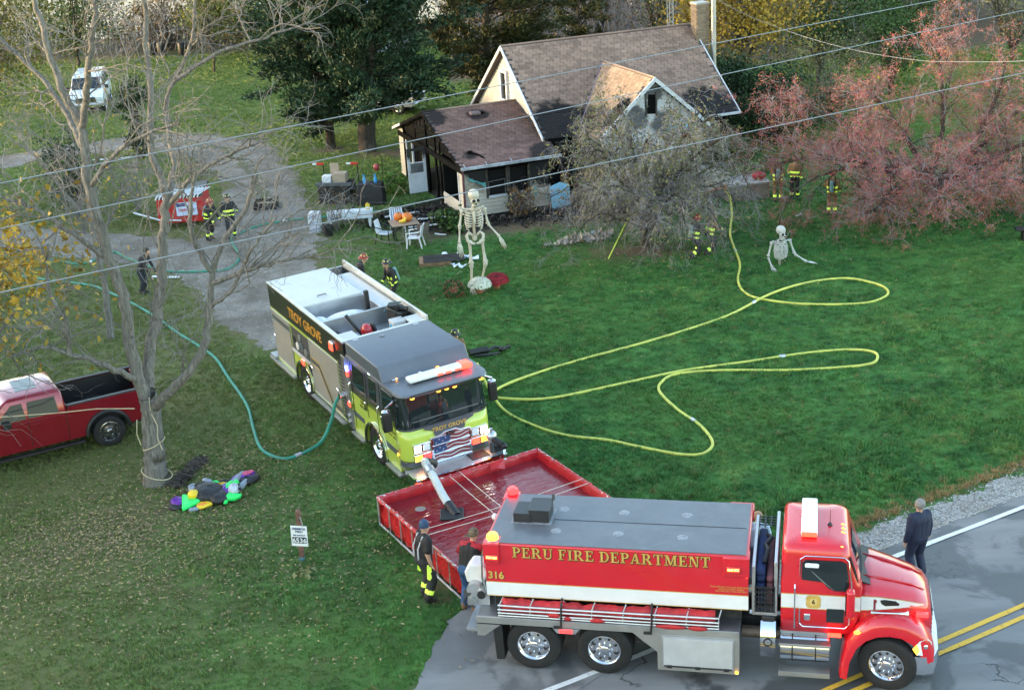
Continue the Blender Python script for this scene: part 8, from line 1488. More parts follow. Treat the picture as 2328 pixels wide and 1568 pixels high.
 for p0, r0, p1, r1, m_, _ in seg: mb.tube([p0, p1], [r0, r1], 10); mb.ball(p0, r0, n=10, k=6); mb.ball(p1, r1, n=10, k=6)
 me = mb.mesh('body', C_); ob = bpy.data.objects.new('body', me); COL.objects.link(ob); md = ob.modifiers.new('r', 'REMESH'); md.mode = 'VOXEL'; md.voxel_size = .021; sm = ob.modifiers.new('s', 'SMOOTH'); sm.factor = .5; sm.iterations = 2
 dg = bpy.context.evaluated_depsgraph_get(); me2 = bpy.data.meshes.new_from_object(ob.evaluated_get(dg)); bpy.data.objects.remove(ob); me2.materials.clear()
 for m_ in C_: me2.materials.append(m_)
 n = len(me2.polygons); c = np.zeros(n * 3); me2.polygons.foreach_get('center', c); c = c.reshape(-1, 3); D = np.full(n, 9.0); mi = np.zeros(n, np.int32)
 for p0, r0, p1, r1, m_, ss in seg:
  p0_, d = np.array(p0), np.array(p1 - p0); tt = (c - p0_) @ d / (d @ d + 1e-9); tc = np.clip(tt, 0, 1); q = np.linalg.norm(c - p0_ - tc[:, None] * d, axis=1) - (r0 + (r1 - r0) * tc); k_ = q < D; D[k_] = q[k_]; mm = np.full(n, m_)
  for a, b_ in ss: mm[(tt > a) & (tt < b_)] = 4
  mi[k_] = mm[k_]
 me2.polygons.foreach_set('material_index', mi); me2.polygons.foreach_set('use_smooth', np.ones(n, bool)); me2.update(); bo = bpy.data.objects.new('body', me2); COL.objects.link(bo); bo.parent = t
 mb = MB()                                    # eyes and mouth
 for x in (-.032, .032): mb.ball(head + Vector((x, -.088, .005)), .012, .006, .007, 8, 5)
 mb.box(head.x - .022, head.x + .022, head.y - .118, head.y - .106, head.z - .078, head.z - .071); mb.build('face_detail', mat('dark_eye', (.03, .02, .015), .3), t)
 for w_, e, sx in ((rw, eR, -1), (lw, eL, 1)):                                                   # hands: palm, four fingers, thumb
  d = (w_ - e).normalized(); sd = Vector((0, -1, 0)).cross(d); sd = sd.normalized() if sd.length > .1 else Vector((1, 0, 0)); nn = d.cross(sd); hb = MB(); hb.ball(w_ + d * .05, .038, .02, .05, 8, 6, Matrix((sd, nn, d)).transposed())
  for k_, ln in ((-1.5, .062), (-.5, .075), (.5, .072), (1.5, .055)): p = w_ + d * .085 + sd * k_ * .017; hb.tube([p, p + d * ln * .6 - nn * .008 * sx, p + d * ln * .95 - nn * .028 * sx], [.0095, .009, .007], 6)
  p = w_ + d * .035 - sd * .03; hb.tube([p, p + d * .03 - sd * .022, p + d * .062 - sd * .024], [.012, .011, .008], 6); hb.build('hand', hand, t, 'all')
 if hat in ('cap', 'camo'):
  m_ = CAPN if hat == 'cap' else CAMO; mb = MB(); mb.lathe([(.001, .162), (.055, .152), (.095, .11), (.108, .04), (.106, .005)], head + Vector((0, .012, 0)), 16); mb.prism([(-.07, -.08), (.07, -.08), (.06, -.155), (.03, -.175), (-.03, -.175), (-.06, -.155)], head.z + .012, head.z + .03, 'z'); o2 = mb.build('cap', m_, t, True)
 elif hat:
  mb = MB(); hm = mat(hat + '_helmet', {'black': (.018, .018, .02), 'red': (.30, .03, .02), 'brown': (.12, .07, .03)}[hat], .35, var=.2); mb.lathe([(.001, .155), (.05, .15), (.10, .11), (.125, .05), (.13, .03), (.165, .012), (.17, .0), (.12, .01)], head + Vector((0, .02, .02)), 18); mb.v = [(x, y + (.05 if (y - head.y) > .12 else 0), z) for x, y, z in mb.v]; ho = mb.build('helmet', hm, t, True)
  mb = MB()
  for a in range(6): q = a * math.pi / 3; mb.box(-.02, .02, -.012, .012, -.02, .02, Matrix.Translation(head + Vector((math.cos(q) * .108, .02 + math.sin(q) * .108, .11))) @ Matrix.Rotation(q + math.pi / 2, 4, 'Z'))
  mb.build('helmet_sticker', mat('helmet_yellow', (.75, .68, .15), .4), ho)
 if hair:
  mb = MB(); mb.ball(head + Vector((0, .022, .04)), .106, .110, .112, 14, 9); mb.v = [(x, y, max(z, head.z - .05 + (.10 if y < head.y - .045 else 0))) for x, y, z in mb.v]
  if hair is HAIRB: mb.tube([head + Vector((0, .10, .02)), head + Vector((0, .15, -.02)), head + Vector((0, .14, -.14))], [.04, .045, .015], 8)
  mb.build('hair', hair, t, 'all')
 if scba:
  a, b_ = up((.0, .20, 1.42)), up((.0, .20, 1.02)); mb = MB(); mb.tube([b_ - (a - b_) * .05, b_, a, a + (a - b_) * .12], [.05, .075, .075, .03], 12); mb.build('air_cylinder', mat('cylinder_teal', (.20, .36, .38), .35, .3), t, True); mb = MB(); mb.tube([up((-.1, .13, 1.0)), up((-.13, .14, 1.4)), up((-.12, .02, 1.56)), up((-.13, -.13, 1.35)), up((-.13, -.14, 1.1))], .025, 6); mb.tube([up((.1, .13, 1.0)), up((.13, .14, 1.4)), up((.12, .02, 1.56)), up((.13, -.13, 1.35)), up((.13, -.14, 1.1))], .025, 6); mb.build('harness', BLK, t, True)
 return t
_m = person('man in navy cap and black tee with hand on the tank rim', (-2.16, 26.30, 0), 118, h=1.9, coat=TEE, pants=BLKGEAR, sleeve=SKIN, hand=SKIN, stripes='legs', hat='cap', rw=(-.24, -.06, .90), lw=(.12, -.36, .97), ra=(-.15, .04, .09), la=(.15, -.03, .09), lean=(0, -.10), pb=1.3, bulk=1.14)
person('man in camo cap and red and black shirt working at the tanker pump', (-1.22, 25.80, 0), 152, h=1.86, lean=(-.10, -.32), coat=TEE, yoke=REDSH, sleeve=REDSH, pants=JEAN, boots=BROWNB, hand=SKIN, stripes=False, hat='camo', rw=(-.10, -.52, 1.05), lw=(.26, -.48, 1.10), bulk=1.1)
person('grey haired man in a navy suit standing on the road edge', (8.32, 26.0, 0), 200, h=1.86, coat=NAVY, pants=NAVY, hand=SKIN, stripes=False, hair=HAIRG, rw=(-.29, -.06, .90), lw=(.28, -.04, .90), bulk=1.2)
person('blond woman in pale blue top behind the tanker hose rack', (4.95, 26.15, 0), 165, h=1.72, coat=PALEB, pants=JEAN, sleeve=SKIN, hand=SKIN, stripes=False, hair=HAIRB, rw=(-.16, -.30, 1.1), lw=(.16, -.30, 1.12), bulk=.96)
mb = MB()
for x in (-.10, .10): mb.tube([(x, .15, 1.02), (x * 1.1, .15, 1.25), (x * 1.1, .03, 1.5), (x * 1.1, -.16, 1.36), (x, -.17, 1.05)], .018, 6)
mb.build('suspenders', mat('pale_suspender', (.45, .46, .48), .6), _m, True); mb = MB()
for x in (-.225, .225): mb.prism([(.03, .92), (-.05, .9), (-.06, .62), (.0, .55), (.05, .6)], x - .008, x + .008, 'x')
mb.build('thigh_stripe', LIMEREF, _m)
G_ = 'firefighters at the scene'
person('firefighter in black gear with air cylinder walking beside the engine body', (-3.9, 45.5, 0), -60, lean=(0, -.3), hat='black', scba=True, group=G_, h=1.84, rw=(-.2, -.35, .95), lw=(.25, -.2, .9), ra=(-.12, .22, .12), la=(.12, -.25, .09))
person('firefighter whose black helmet shows behind the engine cab', (-1.62, 38.0, 0), 30, hat='black', group=G_, coat=TANGEAR, h=1.84)
person('stooping firefighter with a red helmet behind the engine rear', (-5.3, 46.3, 0), 100, lean=(0, -.55), hat='red', group=G_, h=1.8, rw=(-.2, -.45, .6), lw=(.2, -.45, .6))
person('firefighter with yellow marked helmet bending beside the red bin', (-12.1, 55.5, 0), 60, lean=(0, -.38), hat='red', scba=True, group=G_, rw=(-.2, -.5, .8), lw=(.2, -.5, .85))
person('standing firefighter with bright sleeve stripes right of the red bin', (-11.2, 55.5, 0), 20, hat='black', group=G_, h=1.86, rw=(-.3, -.25, 1.0), lw=(.25, -.35, 1.15))
person('person in dark clothing bending over near the gravel drive', (-13.35, 48.9, 0), 75, lean=(.05, -.5), coat=mat('dark_hoodie', (.035, .03, .03), .85, var=.3, vs=5), pants=mat('charcoal_jeans', (.025, .028, .04), .85), stripes=False, hand=SKIN, hair=mat('dark_hair', (.03, .022, .018), .7), rw=(-.2, -.5, .75), lw=(.2, -.5, .8))
person('tan geared firefighter facing the concrete block', (11.33, 56.0, 0), 170, hat='brown', scba=True, group=G_, coat=TANGEAR, pants=TANGEAR, rw=(-.2, -.32, 1.05), lw=(.2, -.32, 1.1))
person('firefighter in black trousers beside the tan geared firefighter', (12.1, 56.3, 0), -20, hat='black', group=G_, coat=TANGEAR, pants=BLKGEAR, rw=(-.18, -.30, 1.15), lw=(.28, -.12, .9))
person('lone tan geared firefighter nearest the red berried tree', (13.0, 53.6, 0), 160, hat='red', scba=True, group=G_, coat=TANGEAR, pants=TANGEAR, rw=(-.28, -.15, .95), lw=(.2, -.34, 1.1))
person('firefighter crouched under the crab apple with the yellow hose', (6.9, 49.3, 0), 120, lean=(0, -.25), hat='red', scba=True, group=G_, drop=.22, rw=(-.15, -.48, 1.1), lw=(.2, -.48, 1.15), ra=(-.14, .22, .09), la=(.13, -.2, .09))
person('firefighter in tan gear backing the crouched hose crew', (7.5, 49.6, 0), 110, lean=(0, -.3), hat='brown', group=G_, coat=TANGEAR, pants=BLKGEAR, drop=.2, rw=(-.15, -.48, 1.0), lw=(.2, -.45, 1.05), ra=(-.14, .2, .09), la=(.13, -.2, .09))
# ================================================================== GIANT SKELETONS
BONE = mat('bone_plastic', (.56, .50, .40), .55, var=.16, vs=2.5, dirt=.25, dirtcol=(.25, .2, .14)); BONEG = mat('weathered_bone', (.50, .50, .47), .6, var=.15, vs=2.5, dirt=.45, dirtcol=(.16, .14, .12)); SOCK = mat('socket_black', (.015, .012, .01), .8)
def bone(t, name, a, b, r, m_, k=1.9):
 a, b = Vector(a), Vector(b); d = b - a; mb = MB(); mb.tube([a, a + d * .05, a + d * .14, a + d * .5, a + d * .86, a + d * .95, b], [r * .8, r * k, r * 1.1, r * .8, r * 1.1, r * k, r * .8], 10); return mb.build(name, m_, t, 'all')
def skull(t, c, s, m_, yaw=0.0, pitch=0.0):
 M = Matrix.Translation(c) @ Matrix.Rotation(yaw, 4, 'Z') @ Matrix.Rotation(pitch, 4, 'X'); tr = lambda mb: (setattr(mb, 'v', [tuple(M @ (Vector(p) * s)) for p in mb.v]), mb)[1]
 mb = MB(); mb.ball((0, .02, .045), .082, .10, .085, 18, 12); mb.ball((0, -.045, -.03), .066, .06, .06, 12, 8); mb.ball((0, -.055, -.10), .054, .052, .042, 12, 8); mb.ball((-.055, -.06, -.02), .022, .03, .018); mb.ball((.055, -.06, -.02), .022, .03, .018); sk = tr(mb).build('skull', m_, t, 'all')
 mb = MB(); mb.ball((-.034, -.088, -.004), .028, .024, .025); mb.ball((.034, -.088, -.004), .028, .024, .025); mb.prism([(-.014, -.06), (.014, -.06), (0, -.028)], -.118, -.09, 'y'); mb.box(-.036, .036, -.112, -.09, -.092, -.085); tr(mb).build('eye_socket', SOCK, sk, True)
def ribs(t, c, m_, s, n=8, lean=0.0, tall=.30):
 for i in range(n):
  f = i / (n - 1); z = c[2] + tall * (1 - f) - .02; w_ = (.10 + .055 * math.sin(math.pi * (.22 + .6 * f))); dp = .085 + .03 * math.sin(math.pi * f); y0 = c[1] + lean * (z - c[2])
  for sx in (-1, 1): mb = MB(); mb.tube([(c[0] + sx * w_ * math.sin(a) * (1 if a < 2.2 else .9), y0 + .07 + dp * -(1 - math.cos(a)) * .85, z - .05 * (a / math.pi)) for a in np.linspace(.15, 2.75 if i < 6 else 2.2, 9)], .0115, 6); mb.build('rib', m_, t, 'all')
 mb = MB(); mb.box(c[0] - .022, c[0] + .022, c[1] - .10, c[1] - .078, c[2] + .06, c[2] + tall - .03); mb.build('sternum', m_, t, bevel=.01)
 for sx in (-1, 1):
  bone(t, 'collar_bone', (c[0], c[1] - .07, c[2] + tall), (c[0] + sx * .19, c[1] + .0, c[2] + tall + .02), .014, m_); mb = MB(); mb.prism([(sx * .06, tall - .02), (sx * .17, tall + .0), (sx * .10, tall - .16)], .085, .098, 'y'); mb.v = [(x + c[0], y + c[1], z + c[2]) for x, y, z in mb.v]; mb.build('shoulder_blade', m_, t)
def bone_hand(t, w_, d, sd, m_):
 w_, d, sd = Vector(w_), Vector(d).normalized(), Vector(sd).normalized(); mb = MB()
 for k_, ln in ((-2.2, .10), (-1.0, .16), (0, .175), (1.0, .165), (2.0, .14)): p = w_ + sd * k_ * .008; q = w_ + d * .08 + sd * k_ * .019; mb.tube([p, q, q + d * ln * .5 + Vector((0, 0, -.004)), q + d * ln * .9 + sd * k_ * .006 + Vector((0, 0, -.02))], [.007, .009, .007, .004], 6)
 mb.build('hand_bones', m_, t, 'all')
t = thing('giant_skeleton', 'giant standing cream skeleton decoration in front of the porch', 'decoration', (-1.06, 46.95, 0), R(8)); t.scale = (2.04, 2.04, 2.04); m_ = BONE
skull(t, (.02, -.06, 1.66), 1.12, m_, R(14), R(14)); mb = MB(); mb.tube([(.02, -.01, 1.58), (0, .03, 1.48), (0, .06, 1.3), (0, .05, 1.1), (0, .03, .98)], .024, 8); mb.build('spine', m_, t, 'all'); ribs(t, (0, 0, 1.16), m_, 1)
mb = MB();
for sx in (-1, 1): mb.tube([(sx * .02, .03, .97), (sx * .10, .02, 1.04), (sx * .145, -.02, 1.0), (sx * .13, -.04, .92), (sx * .07, -.06, .87), (sx * .01, -.07, .86)], [.02, .032, .028, .026, .028, .02], 8)
mb.ball((0, .03, .94), .045, .02, .06); mb.build('pelvis', m_, t, 'all')
for nm, a, b, r in (('upper_arm', (-.195, 0, 1.46), (-.25, .0, 1.16), .021), ('forearm', (-.25, 0, 1.16), (-.28, -.06, .90), .017), ('upper_arm', (.195, 0, 1.46), (.24, .03, 1.16), .021), ('forearm', (.24, .03, 1.16), (.42, -.02, .93), .017), ('thigh', (-.10, -.02, .92), (-.10, -.05, .50), .028), ('shin', (-.10, -.05, .49), (-.11, .02, .07), .022), ('thigh', (.11, -.02, .92), (.15, -.03, .50), .028), ('shin', (.15, -.03, .49), (.06, .10, .07), .022)): bone(t, nm, a, b, r, m_)
for x in (-.10, .15): mb = MB(); mb.ball((x, -.08, .5), .03, .02, .03); mb.build('kneecap', m_, t, True)
bone_hand(t, (-.28, -.06, .90), (.05, -.25, -1), (1, 0, 0), m_); bone_hand(t, (.42, -.02, .93), (.45, -.1, -1), (.7, .6, 0), m_); bone_hand(t, (-.11, .0, .05), (0, -1, -.15), (1, 0, 0), m_); bone_hand(t, (.06, .08, .05), (0, -1, -.15), (1, 0, 0), m_); mb = MB(); mb.cyl((-.11, .03, .0), (-.11, .03, .07), .03); mb.cyl((.06, .11, 0), (.06, .11, .07), .03); mb.build('heel', m_, t, True)
t = thing('ground_breaker_skeleton', 'half buried pale skeleton decoration rising out of the lawn', 'decoration', (9.75, 47.6, 0), R(6)); t.scale = (1.62, 1.62, 1.62); m_ = BONEG
skull(t, (.0, -.05, .78), 1.2, m_, R(22), R(4)); mb = MB(); mb.tube([(0, 0, .72), (0, .04, .6), (0, .06, .3), (0, .06, 0)], .026, 8); mb.build('spine', m_, t, 'all')
mb = MB(); mb.lathe([(.085, .0), (.135, .06), (.15, .2), (.145, .32), (.11, .42), (.04, .47)], (0, .02, .16), 18); mb.v = [(x, y * .62, z) for x, y, z in mb.v]; mb.build('rib_shell', m_, t, 'all'); ribs(t, (0, -.005, .26), m_, 1, 7, 0, .31)
mb = MB(); rgs = np.random.default_rng(2)
for i in range(6):
 for sx in (-1, 1): mb.ball((sx * (.055 + .02 * (i % 2)), -.085 + .012 * abs(i - 3), .24 + i * .055), .035, .014, .009, 8, 5)
mb.ball((0, -.05, .60), .045, .02, .03); mb.ball((-.10, -.03, .58), .018, .02, .016); mb.build('rib_gap', SOCK, t, True)
for nm, a, b, r in (('upper_arm', (-.20, .0, .58), (-.27, .02, .24), .024), ('forearm', (-.27, .02, .22), (-.24, -.16, .05), .02), ('upper_arm', (.20, 0, .60), (.32, .02, .26), .024), ('forearm', (.32, .02, .25), (.58, -.06, .07), .02)): bone(t, nm, a, b, r, m_)
bone_hand(t, (-.24, -.16, .05), (.1, -1, -.2), (1, 0, .1), m_); bone_hand(t, (.58, -.06, .07), (1, -.3, -.15), (.3, 1, 0), m_)
# ================================================================== OTHER VEHICLES
MAROON = mat('metallic_red', (.25, .008, .020), .24, .35, var=.06, coat=.9); SILV = mat('silver_paint', (.36, .40, .46), .3, .4, coat=.5)
def pickup():
 t = thing('pickup_truck', 'dark red crew cab pickup parked behind the bare tree', 'pickup truck', (-11.36, 35.72, 0), R(28)); W = 1.98; ya, yb = -.30, W - .30
 arch = lambda cx, r: [(cx + r * math.cos(a), .46 + r * math.sin(a)) for a in np.linspace(math.pi, 0, 11)]
 side = [(-4.75, .62), (-4.28, .52)] + arch(-3.72, .56) + [(-3.1, .46), (-.62, .46)] + arch(0, .56) + [(.62, .52), (1.22, .62), (1.24, 1.42), (-.98, 1.42), (-1.0, 1.25), (-3.0, 1.25), (-3.1, 1.32), (-4.6, 1.22), (-4.8, 1.0)]
 for y0, y1 in ((ya, ya + .10), (yb - .10, yb)): mb = MB(); mb.prism(side, y0, y1); mb.build('body_side', MAROON, t, bevel=.02)
 MB().box(-.98, 1.14, ya + .10, yb - .10, .72, .78).build('bed_floor', BLK, t); MB().box(1.14, 1.24, ya + .10, yb - .10, .62, 1.42).build('tailgate', MAROON, t, bevel=.015); MB().box(-1.05, -.98, ya + .1, yb - .1, .6, 1.42).build('bed_front', BLK, t)
 for y0, y1 in ((ya + .10, ya + .14), (yb - .14, yb - .10)): MB().box(-.98, 1.14, y0, y1, .78, 1.40).build('bed_liner', BLK, t)
 for y0, y1 in ((ya - .005, ya + .145), (yb - .145, yb + .005)): MB().box(-.98, 1.25, y0, y1, 1.42, 1.455).build('bed_rail', BLK, t, bevel=.01)
 MB().box(-4.75, -1.05, ya + .1, yb - .1, .55, 1.24).build('body_core', MAROON, t); MB().box(-4.6, 1.1, ya + .25, yb - .25, .4, .6).build('frame', CHAS, t)
 mb = MB(); mb.prism([(-3.1, 1.25), (-4.6, 1.20), (-4.78, 1.05), (-4.7, 1.0), (-3.1, 1.0)], ya + .12, yb - .12); mb.build('hood', MAROON, t, bevel=.04)
 def sq(z, x0, x1, i): return [(x0, ya + i, z), (x1, ya + i, z), (x1, yb - i, z), (x0, yb - i, z)]
 loft([sq(1.22, -3.3, -1.0, .02), sq(1.34, -3.2, -1.0, .03), sq(1.84, -2.6, -1.06, .15), sq(1.93, -2.42, -1.12, .22), sq(1.96, -2.1, -1.35, .4)]).build('cab', MAROON, t, bevel=.05)
 for s_, y in ((-1, ya), (1, yb)):
  yy = lambda z: y - s_ * (.022 + (z - 1.34) * .24) + s_ * .016
  for x in ([(-2.86, -2.08, -2.4), (-2.02, -1.22, -1.98)]):
   x0, x1, x0t = x; mb = MB(); q = [(x0, 1.34), (x1, 1.34), (x1 - .04, 1.77), (x0t, 1.77)]; mb.add([(a, yy(z), z) for a, z in q], [(0, 1, 2, 3)]); mb.build('side_window', mat('tinted_glass', (.015, .02, .025), .08, spec=.25), t, fixn=False)
  mb = MB(); mb.box(-3.0, -.7, min(y, y + s_ * .16), max(y, y + s_ * .16), .34, .40); mb.build('side_step', BLK, t, bevel=.01)
  for x in (-1.95, -1.1): MB().box(x, x + .2, min(y - .01, y + s_ * .02), max(y + .01, y + s_ * .02), 1.10, 1.15).build('door_handle', MAROON, t)
  for cx in (0, -3.72): mb = MB(); mb.tube([(cx + .58 * math.cos(a), y + s_ * .03, .46 + .58 * math.sin(a)) for a in np.linspace(0, math.pi, 14)], .06, 6); mb.build('fender_flare', BLK, t, True); wheel(t, (cx, y - s_ * .06, .45), .45, .30, s_, rimr=.64, chrome=mat('black_alloy', (.34, .34, .36), .2, .9, var=.6, vs=9), holes=6)
  for x in (-1.05, -2.04): mb = MB(); mb.tube([(x, y + s_ * .003, .55), (x, y + s_ * .003, 1.24)], .008, 4); mb.build('door_seam', BLK, t)
  MB().box(-2.7, -2.5, min(y + s_ * .05, y + s_ * .22), max(y + s_ * .05, y + s_ * .22), 1.25, 1.42).build('mirror', BLK, t, bevel=.03)
 MB().box(-2.15, -1.6, ya + .55, yb - .55, 1.955, 1.968).build('sunroof', GLASS, t); MB().box(-1.35, -1.2, ya + .8, ya + .9, 1.9, 1.95).build('roof_fin', BLK, t, bevel=.02)
 for y in (.15, .55, .95, 1.3): mb = MB(); mb.tube([(-1.6, y, 1.95), (-1.2, y, 1.925)], .012, 5); mb.build('roof_rib', MAROON, t)
 mb = MB(); mb.add([(-2.98, ya + .1, 1.30), (-2.98, yb - .1, 1.30), (-2.40, yb - .22, 1.82), (-2.40, ya + .22, 1.82)], [(0, 1, 2, 3)]); mb.v = [(x - .02, y, z + .012) for x, y, z in mb.v]; mb.build('windshield', GLASS, t, fixn=False)
pickup()
def suv(name, label, cat, loc, rz, paint, L_=5.3, W=2.0, H=1.95, van=True):
 t = thing(name, label, cat, loc, R(rz)); k = H / 1.95          # x runs rearwards from the front bumper
 loft([[(x, y, z) for x, z in ((.10, .42), (0, .62), (.04, 1.0), (.25, 1.14), (1.25, 1.24 * k), (L_ - .1, 1.24 * k), (L_, .9), (L_ - .05, .45))] for y in (-W / 2, W / 2)]).build('body', paint, t, bevel=.06, seg=3)
 r = [(1.28, 1.22 * k), (1.95, 1.88 * k), (2.2, H), (L_ - .35, H), (L_ - .12, 1.85 * k), (L_ - .08, 1.22 * k)]; loft([[(x, s_ * (W / 2 - .05 - max(0, z - 1.22 * k) * .2), z) for x, z in r] for s_ in (-1, 1)]).build('cabin', paint, t, bevel=.05, seg=3)
 mb = MB(); mb.add([(1.33, -W / 2 + .14, 1.26 * k), (1.33, W / 2 - .14, 1.26 * k), (1.93, W / 2 - .22, 1.83 * k), (1.93, -W / 2 + .22, 1.83 * k)], [(0, 1, 2, 3)]); mb.v = [(x - .025, y, z + .02) for x, y, z in mb.v]; mb.build('windshield', GLASS, t, fixn=False)
 for s_ in (-1, 1):
  for x0, x1 in ((1.85, 2.75), (2.85, 3.7), (3.8, L_ - .35)): mb = MB(); mb.add([(x, s_ * (W / 2 - .035 - (z - 1.22 * k) * .2), z) for x, z in ((x0, 1.30 * k), (x1, 1.30 * k), (x1 - .06, 1.76 * k), (x0 + .12, 1.76 * k))], [(0, 1, 2, 3)]); mb.build('side_window', GLASS, t, fixn=False)
  MB().box(1.5, 1.68, min(s_ * W / 2, s_ * (W / 2 + .24)), max(s_ * W / 2, s_ * (W / 2 + .24)), 1.22 * k, 1.42 * k).build('mirror', BLK, t, bevel=.03)
  for x in (.95, L_ - 1.05): wheel(t, (x, s_ * (W / 2 - .10), .38), .38, .24, s_, holes=6)
  h = MB().box(-.02, .12, min(s_ * .62, s_ * .92), max(s_ * .62, s_ * .92), .78, 1.02).build('headlight', LENS, t, bevel=.02); MB().box(-.03, .06, min(s_ * .5, s_ * .9), max(s_ * .5, s_ * .9), .5, .56).build('fog_strip', CHROME, t)
 MB().box(-.03, .10, -.58, .58, .72, 1.02).build('grille', BLK, t, bevel=.01)
 for z in (.80, .90): MB().box(-.045, .0, -.56, .56, z - .015, z + .015).build('grille_bar', CHROME, t)
 MB().box(-.10, .12, -W / 2 + .05, W / 2 - .05, .45, .66).build('bumper', CHROME, t, bevel=.04); MB().box(.3, L_ - .3, -W / 2 + .2, W / 2 - .2, .25, .45).build('underbody', CHAS, t)
 return t
suv('white_van', 'white van with dark grille parked on the far lawn', 'van', (-24.75, 84.6, 0), 99, mat('van_white', (.80, .81, .82), .35, var=.03, coat=.4), 5.6, 2.05, 2.05)
suv('silver_car', 'silver car half hidden behind the cedar trunks', 'car', (-4.4, 79.4, 0), 160, SILV, 4.6, 1.8, 1.5)
# ================================================================== YARD THINGS
def T(name, label, cat, loc, rz=0.0): return thing(name, label, cat, loc, rz)
def bx(t, name, m_, *a, bevel=.01): return MB().box(*a).build(name, m_, t, bevel=bevel)
t = T('trash_dumpster', 'red disposal bin trailer with striped cover beside the drive', 'dumpster', (-13.65, 57.6, 0), R(4)); rp = mat('bin_red', (.50, .02, .02), .45, var=.12, dirt=.2)
bx(t, 'bin_body', rp, -.95, .95, 0, 2.4, .25, 1.3);
for x in (-.9, -.45, 0, .45, .9): bx(t, 'bin_rib', rp, x - .03, x + .03, -.04, 0, .25, 1.28)
bx(t, 'bin_cover', BLK, -.98, .98, -.03, 2.43, 1.302, 1.40, bevel=.03)
for i in range(13): mb = MB(); x = -.95 + i * .145; mb.tube([(x, -.06, 1.30), (x + .05, -.03, 1.42), (x + .25, .55, 1.44), (x + .4, 1.1, 1.42)], .032, 6); mb.build('cover_stripe', mat('cover_white', (.62, .63, .66), .6), t, True)
s_ = bx(t, 'sign', mat('sign_sky', (.55, .62, .80), .5), -.15, .72, -.075, -.045, .55, 1.12); bx(s_, 'sign_band', mat('flag_blue', (.03, .06, .16)), -.12, .25, -.082, -.076, .95, 1.1, bevel=0); text_part('DISPOSAL', .16, frame((.29, -.085, .74), (1, 0, 0), (0, 0, 1), (0, -1, 0)), mat('sign_red', (.45, .02, .03), .5), s_, bold=.004)
for s2 in (-1, 1): wheel(t, (s2 * .8, 1.6, .3), .3, .2, s2, holes=5)
mb = MB(); mb.tube([(0, -.04, .35), (-.9, -.1, .45), (-2.0, .3, .75)], .04, 6); mb.build('drawbar', WB, t, True)
t = T('black_storage_tub', 'tall black open bin loaded with cardboard by the porch', 'bin', (-7.3, 60.3, 0), R(-10)); bx(t, 'tub', BLK, -.75, .75, -.4, .5, 0, .95, bevel=.05); bx(t, 'tub_rim', GREYP, -.8, .8, -.45, -.35, .85, 1.0); bx(t, 'carton', mat('cardboard', (.36, .28, .20), .8), -.1, .5, -.2, .3, .95, 1.35); bx(t, 'carton', mat('white_carton', (.6, .62, .66), .7), -.55, -.15, -.25, .15, .95, 1.25); bx(t, 'loose_panel', mat('cardboard', (.36, .28, .20)), -.3, .1, .3, .34, 1.0, 1.7)
for x, c in ((-.6, (.5, .03, .02)), (.95, (.5, .03, .02))):
 mb = MB(); mb.box(x - .02, x + .02, .3, .34, 0, 1.62); mb.build('flag_post', BLK, t); bx(t, 'red_bar', mat('bar_red', c, .5), x - .3, x + .03, .28, .35, 1.62, 1.72); bx(t, 'white_bar', WB, x - .48, x - .3, .285, .345, 1.63, 1.71)
t = T('covered_grill', 'black covered grill beside the open black bin', 'grill', (-5.75, 59.7, 0), R(-8)); loft([[(x, y, z) for x, y in ((-.6, -.35), (.6, -.35), (.6, .35), (-.6, .35))] if z < .8 else [(x * .92, y * .8, z) for x, y in ((-.6, -.35), (.6, -.35), (.6, .35), (-.6, .35))] for z in (0, .5, .85, .98)]).build('cover', mat('grill_cover', (.014, .014, .016), .55, var=.3, bmp=.6, bs=8), t, bevel=.06, seg=3); bx(t, 'side_shelf', BLK, -.9, -.6, -.25, .25, .72, .78)
for x, lab in ((-5.98, 'blue spray bottle nearest the black bin on the covered grill'), (-5.5, 'blue spray bottle at the door end of the covered grill')): t = T('spray_bottle', lab, 'bottle', (x, 59.6, .98)); mb = MB(); mb.lathe([(.001, 0), (.075, 0), (.075, .2), (.03, .27), (.03, .31), (.001, .31)], n=12); mb.build('bottle', mat('bottle_blue', (.02, .26, .55), .3), t, True); mb = MB(); mb.box(-.06, .03, -.02, .02, .31, .37); mb.build('trigger', mat('bottle_blue', (.02, .26, .55)), t)
t = T('white_bench', 'long white bench with tapered legs beside the drive', 'bench', (-6.35, 56.05, 0), R(4)); bx(t, 'seat', WB, -.95, .95, -.22, .22, .70, .75); bx(t, 'apron', mat('bench_white', (.58, .64, .72), .5), -.93, .93, -.23, -.2, .42, .70)
for x in (-.8, .8): mb = MB(); mb.prism([(x - .09, .72), (x + .09, .72), (x + .04, 0), (x - .04, 0)], -.2, .2, 'y'); mb.build('leg', WB, t)
t = T('yellow_jug', 'small yellow jug standing on the white bench', 'jug', (-5.6, 56.1, .75)); bx(t, 'jug', mat('jug_yellow', (.70, .48, .03), .4), -.09, .09, -.06, .06, 0, .22, bevel=.03); bx(t, 'label_patch', WB, -.06, .06, -.065, -.058, .04, .12, bevel=0); mb = MB(); mb.cyl((0, 0, .22), (0, 0, .27), .03); mb.build('cap', mat('jug_yellow', (.70, .48, .03)), t)
t = T('drawer_tower', 'white plastic drawer tower on the gravel edge', 'drawers', (-7.78, 55.75, 0), R(-5)); bx(t, 'case', WB, -.24, .24, -.2, .25, 0, .85, bevel=.03)
for i in range(3): bx(t, 'drawer', mat('drawer_blue_grey', (.42, .48, .60), .3), -.2, .2, -.225, -.195, .06 + i * .26, .26 + i * .26)
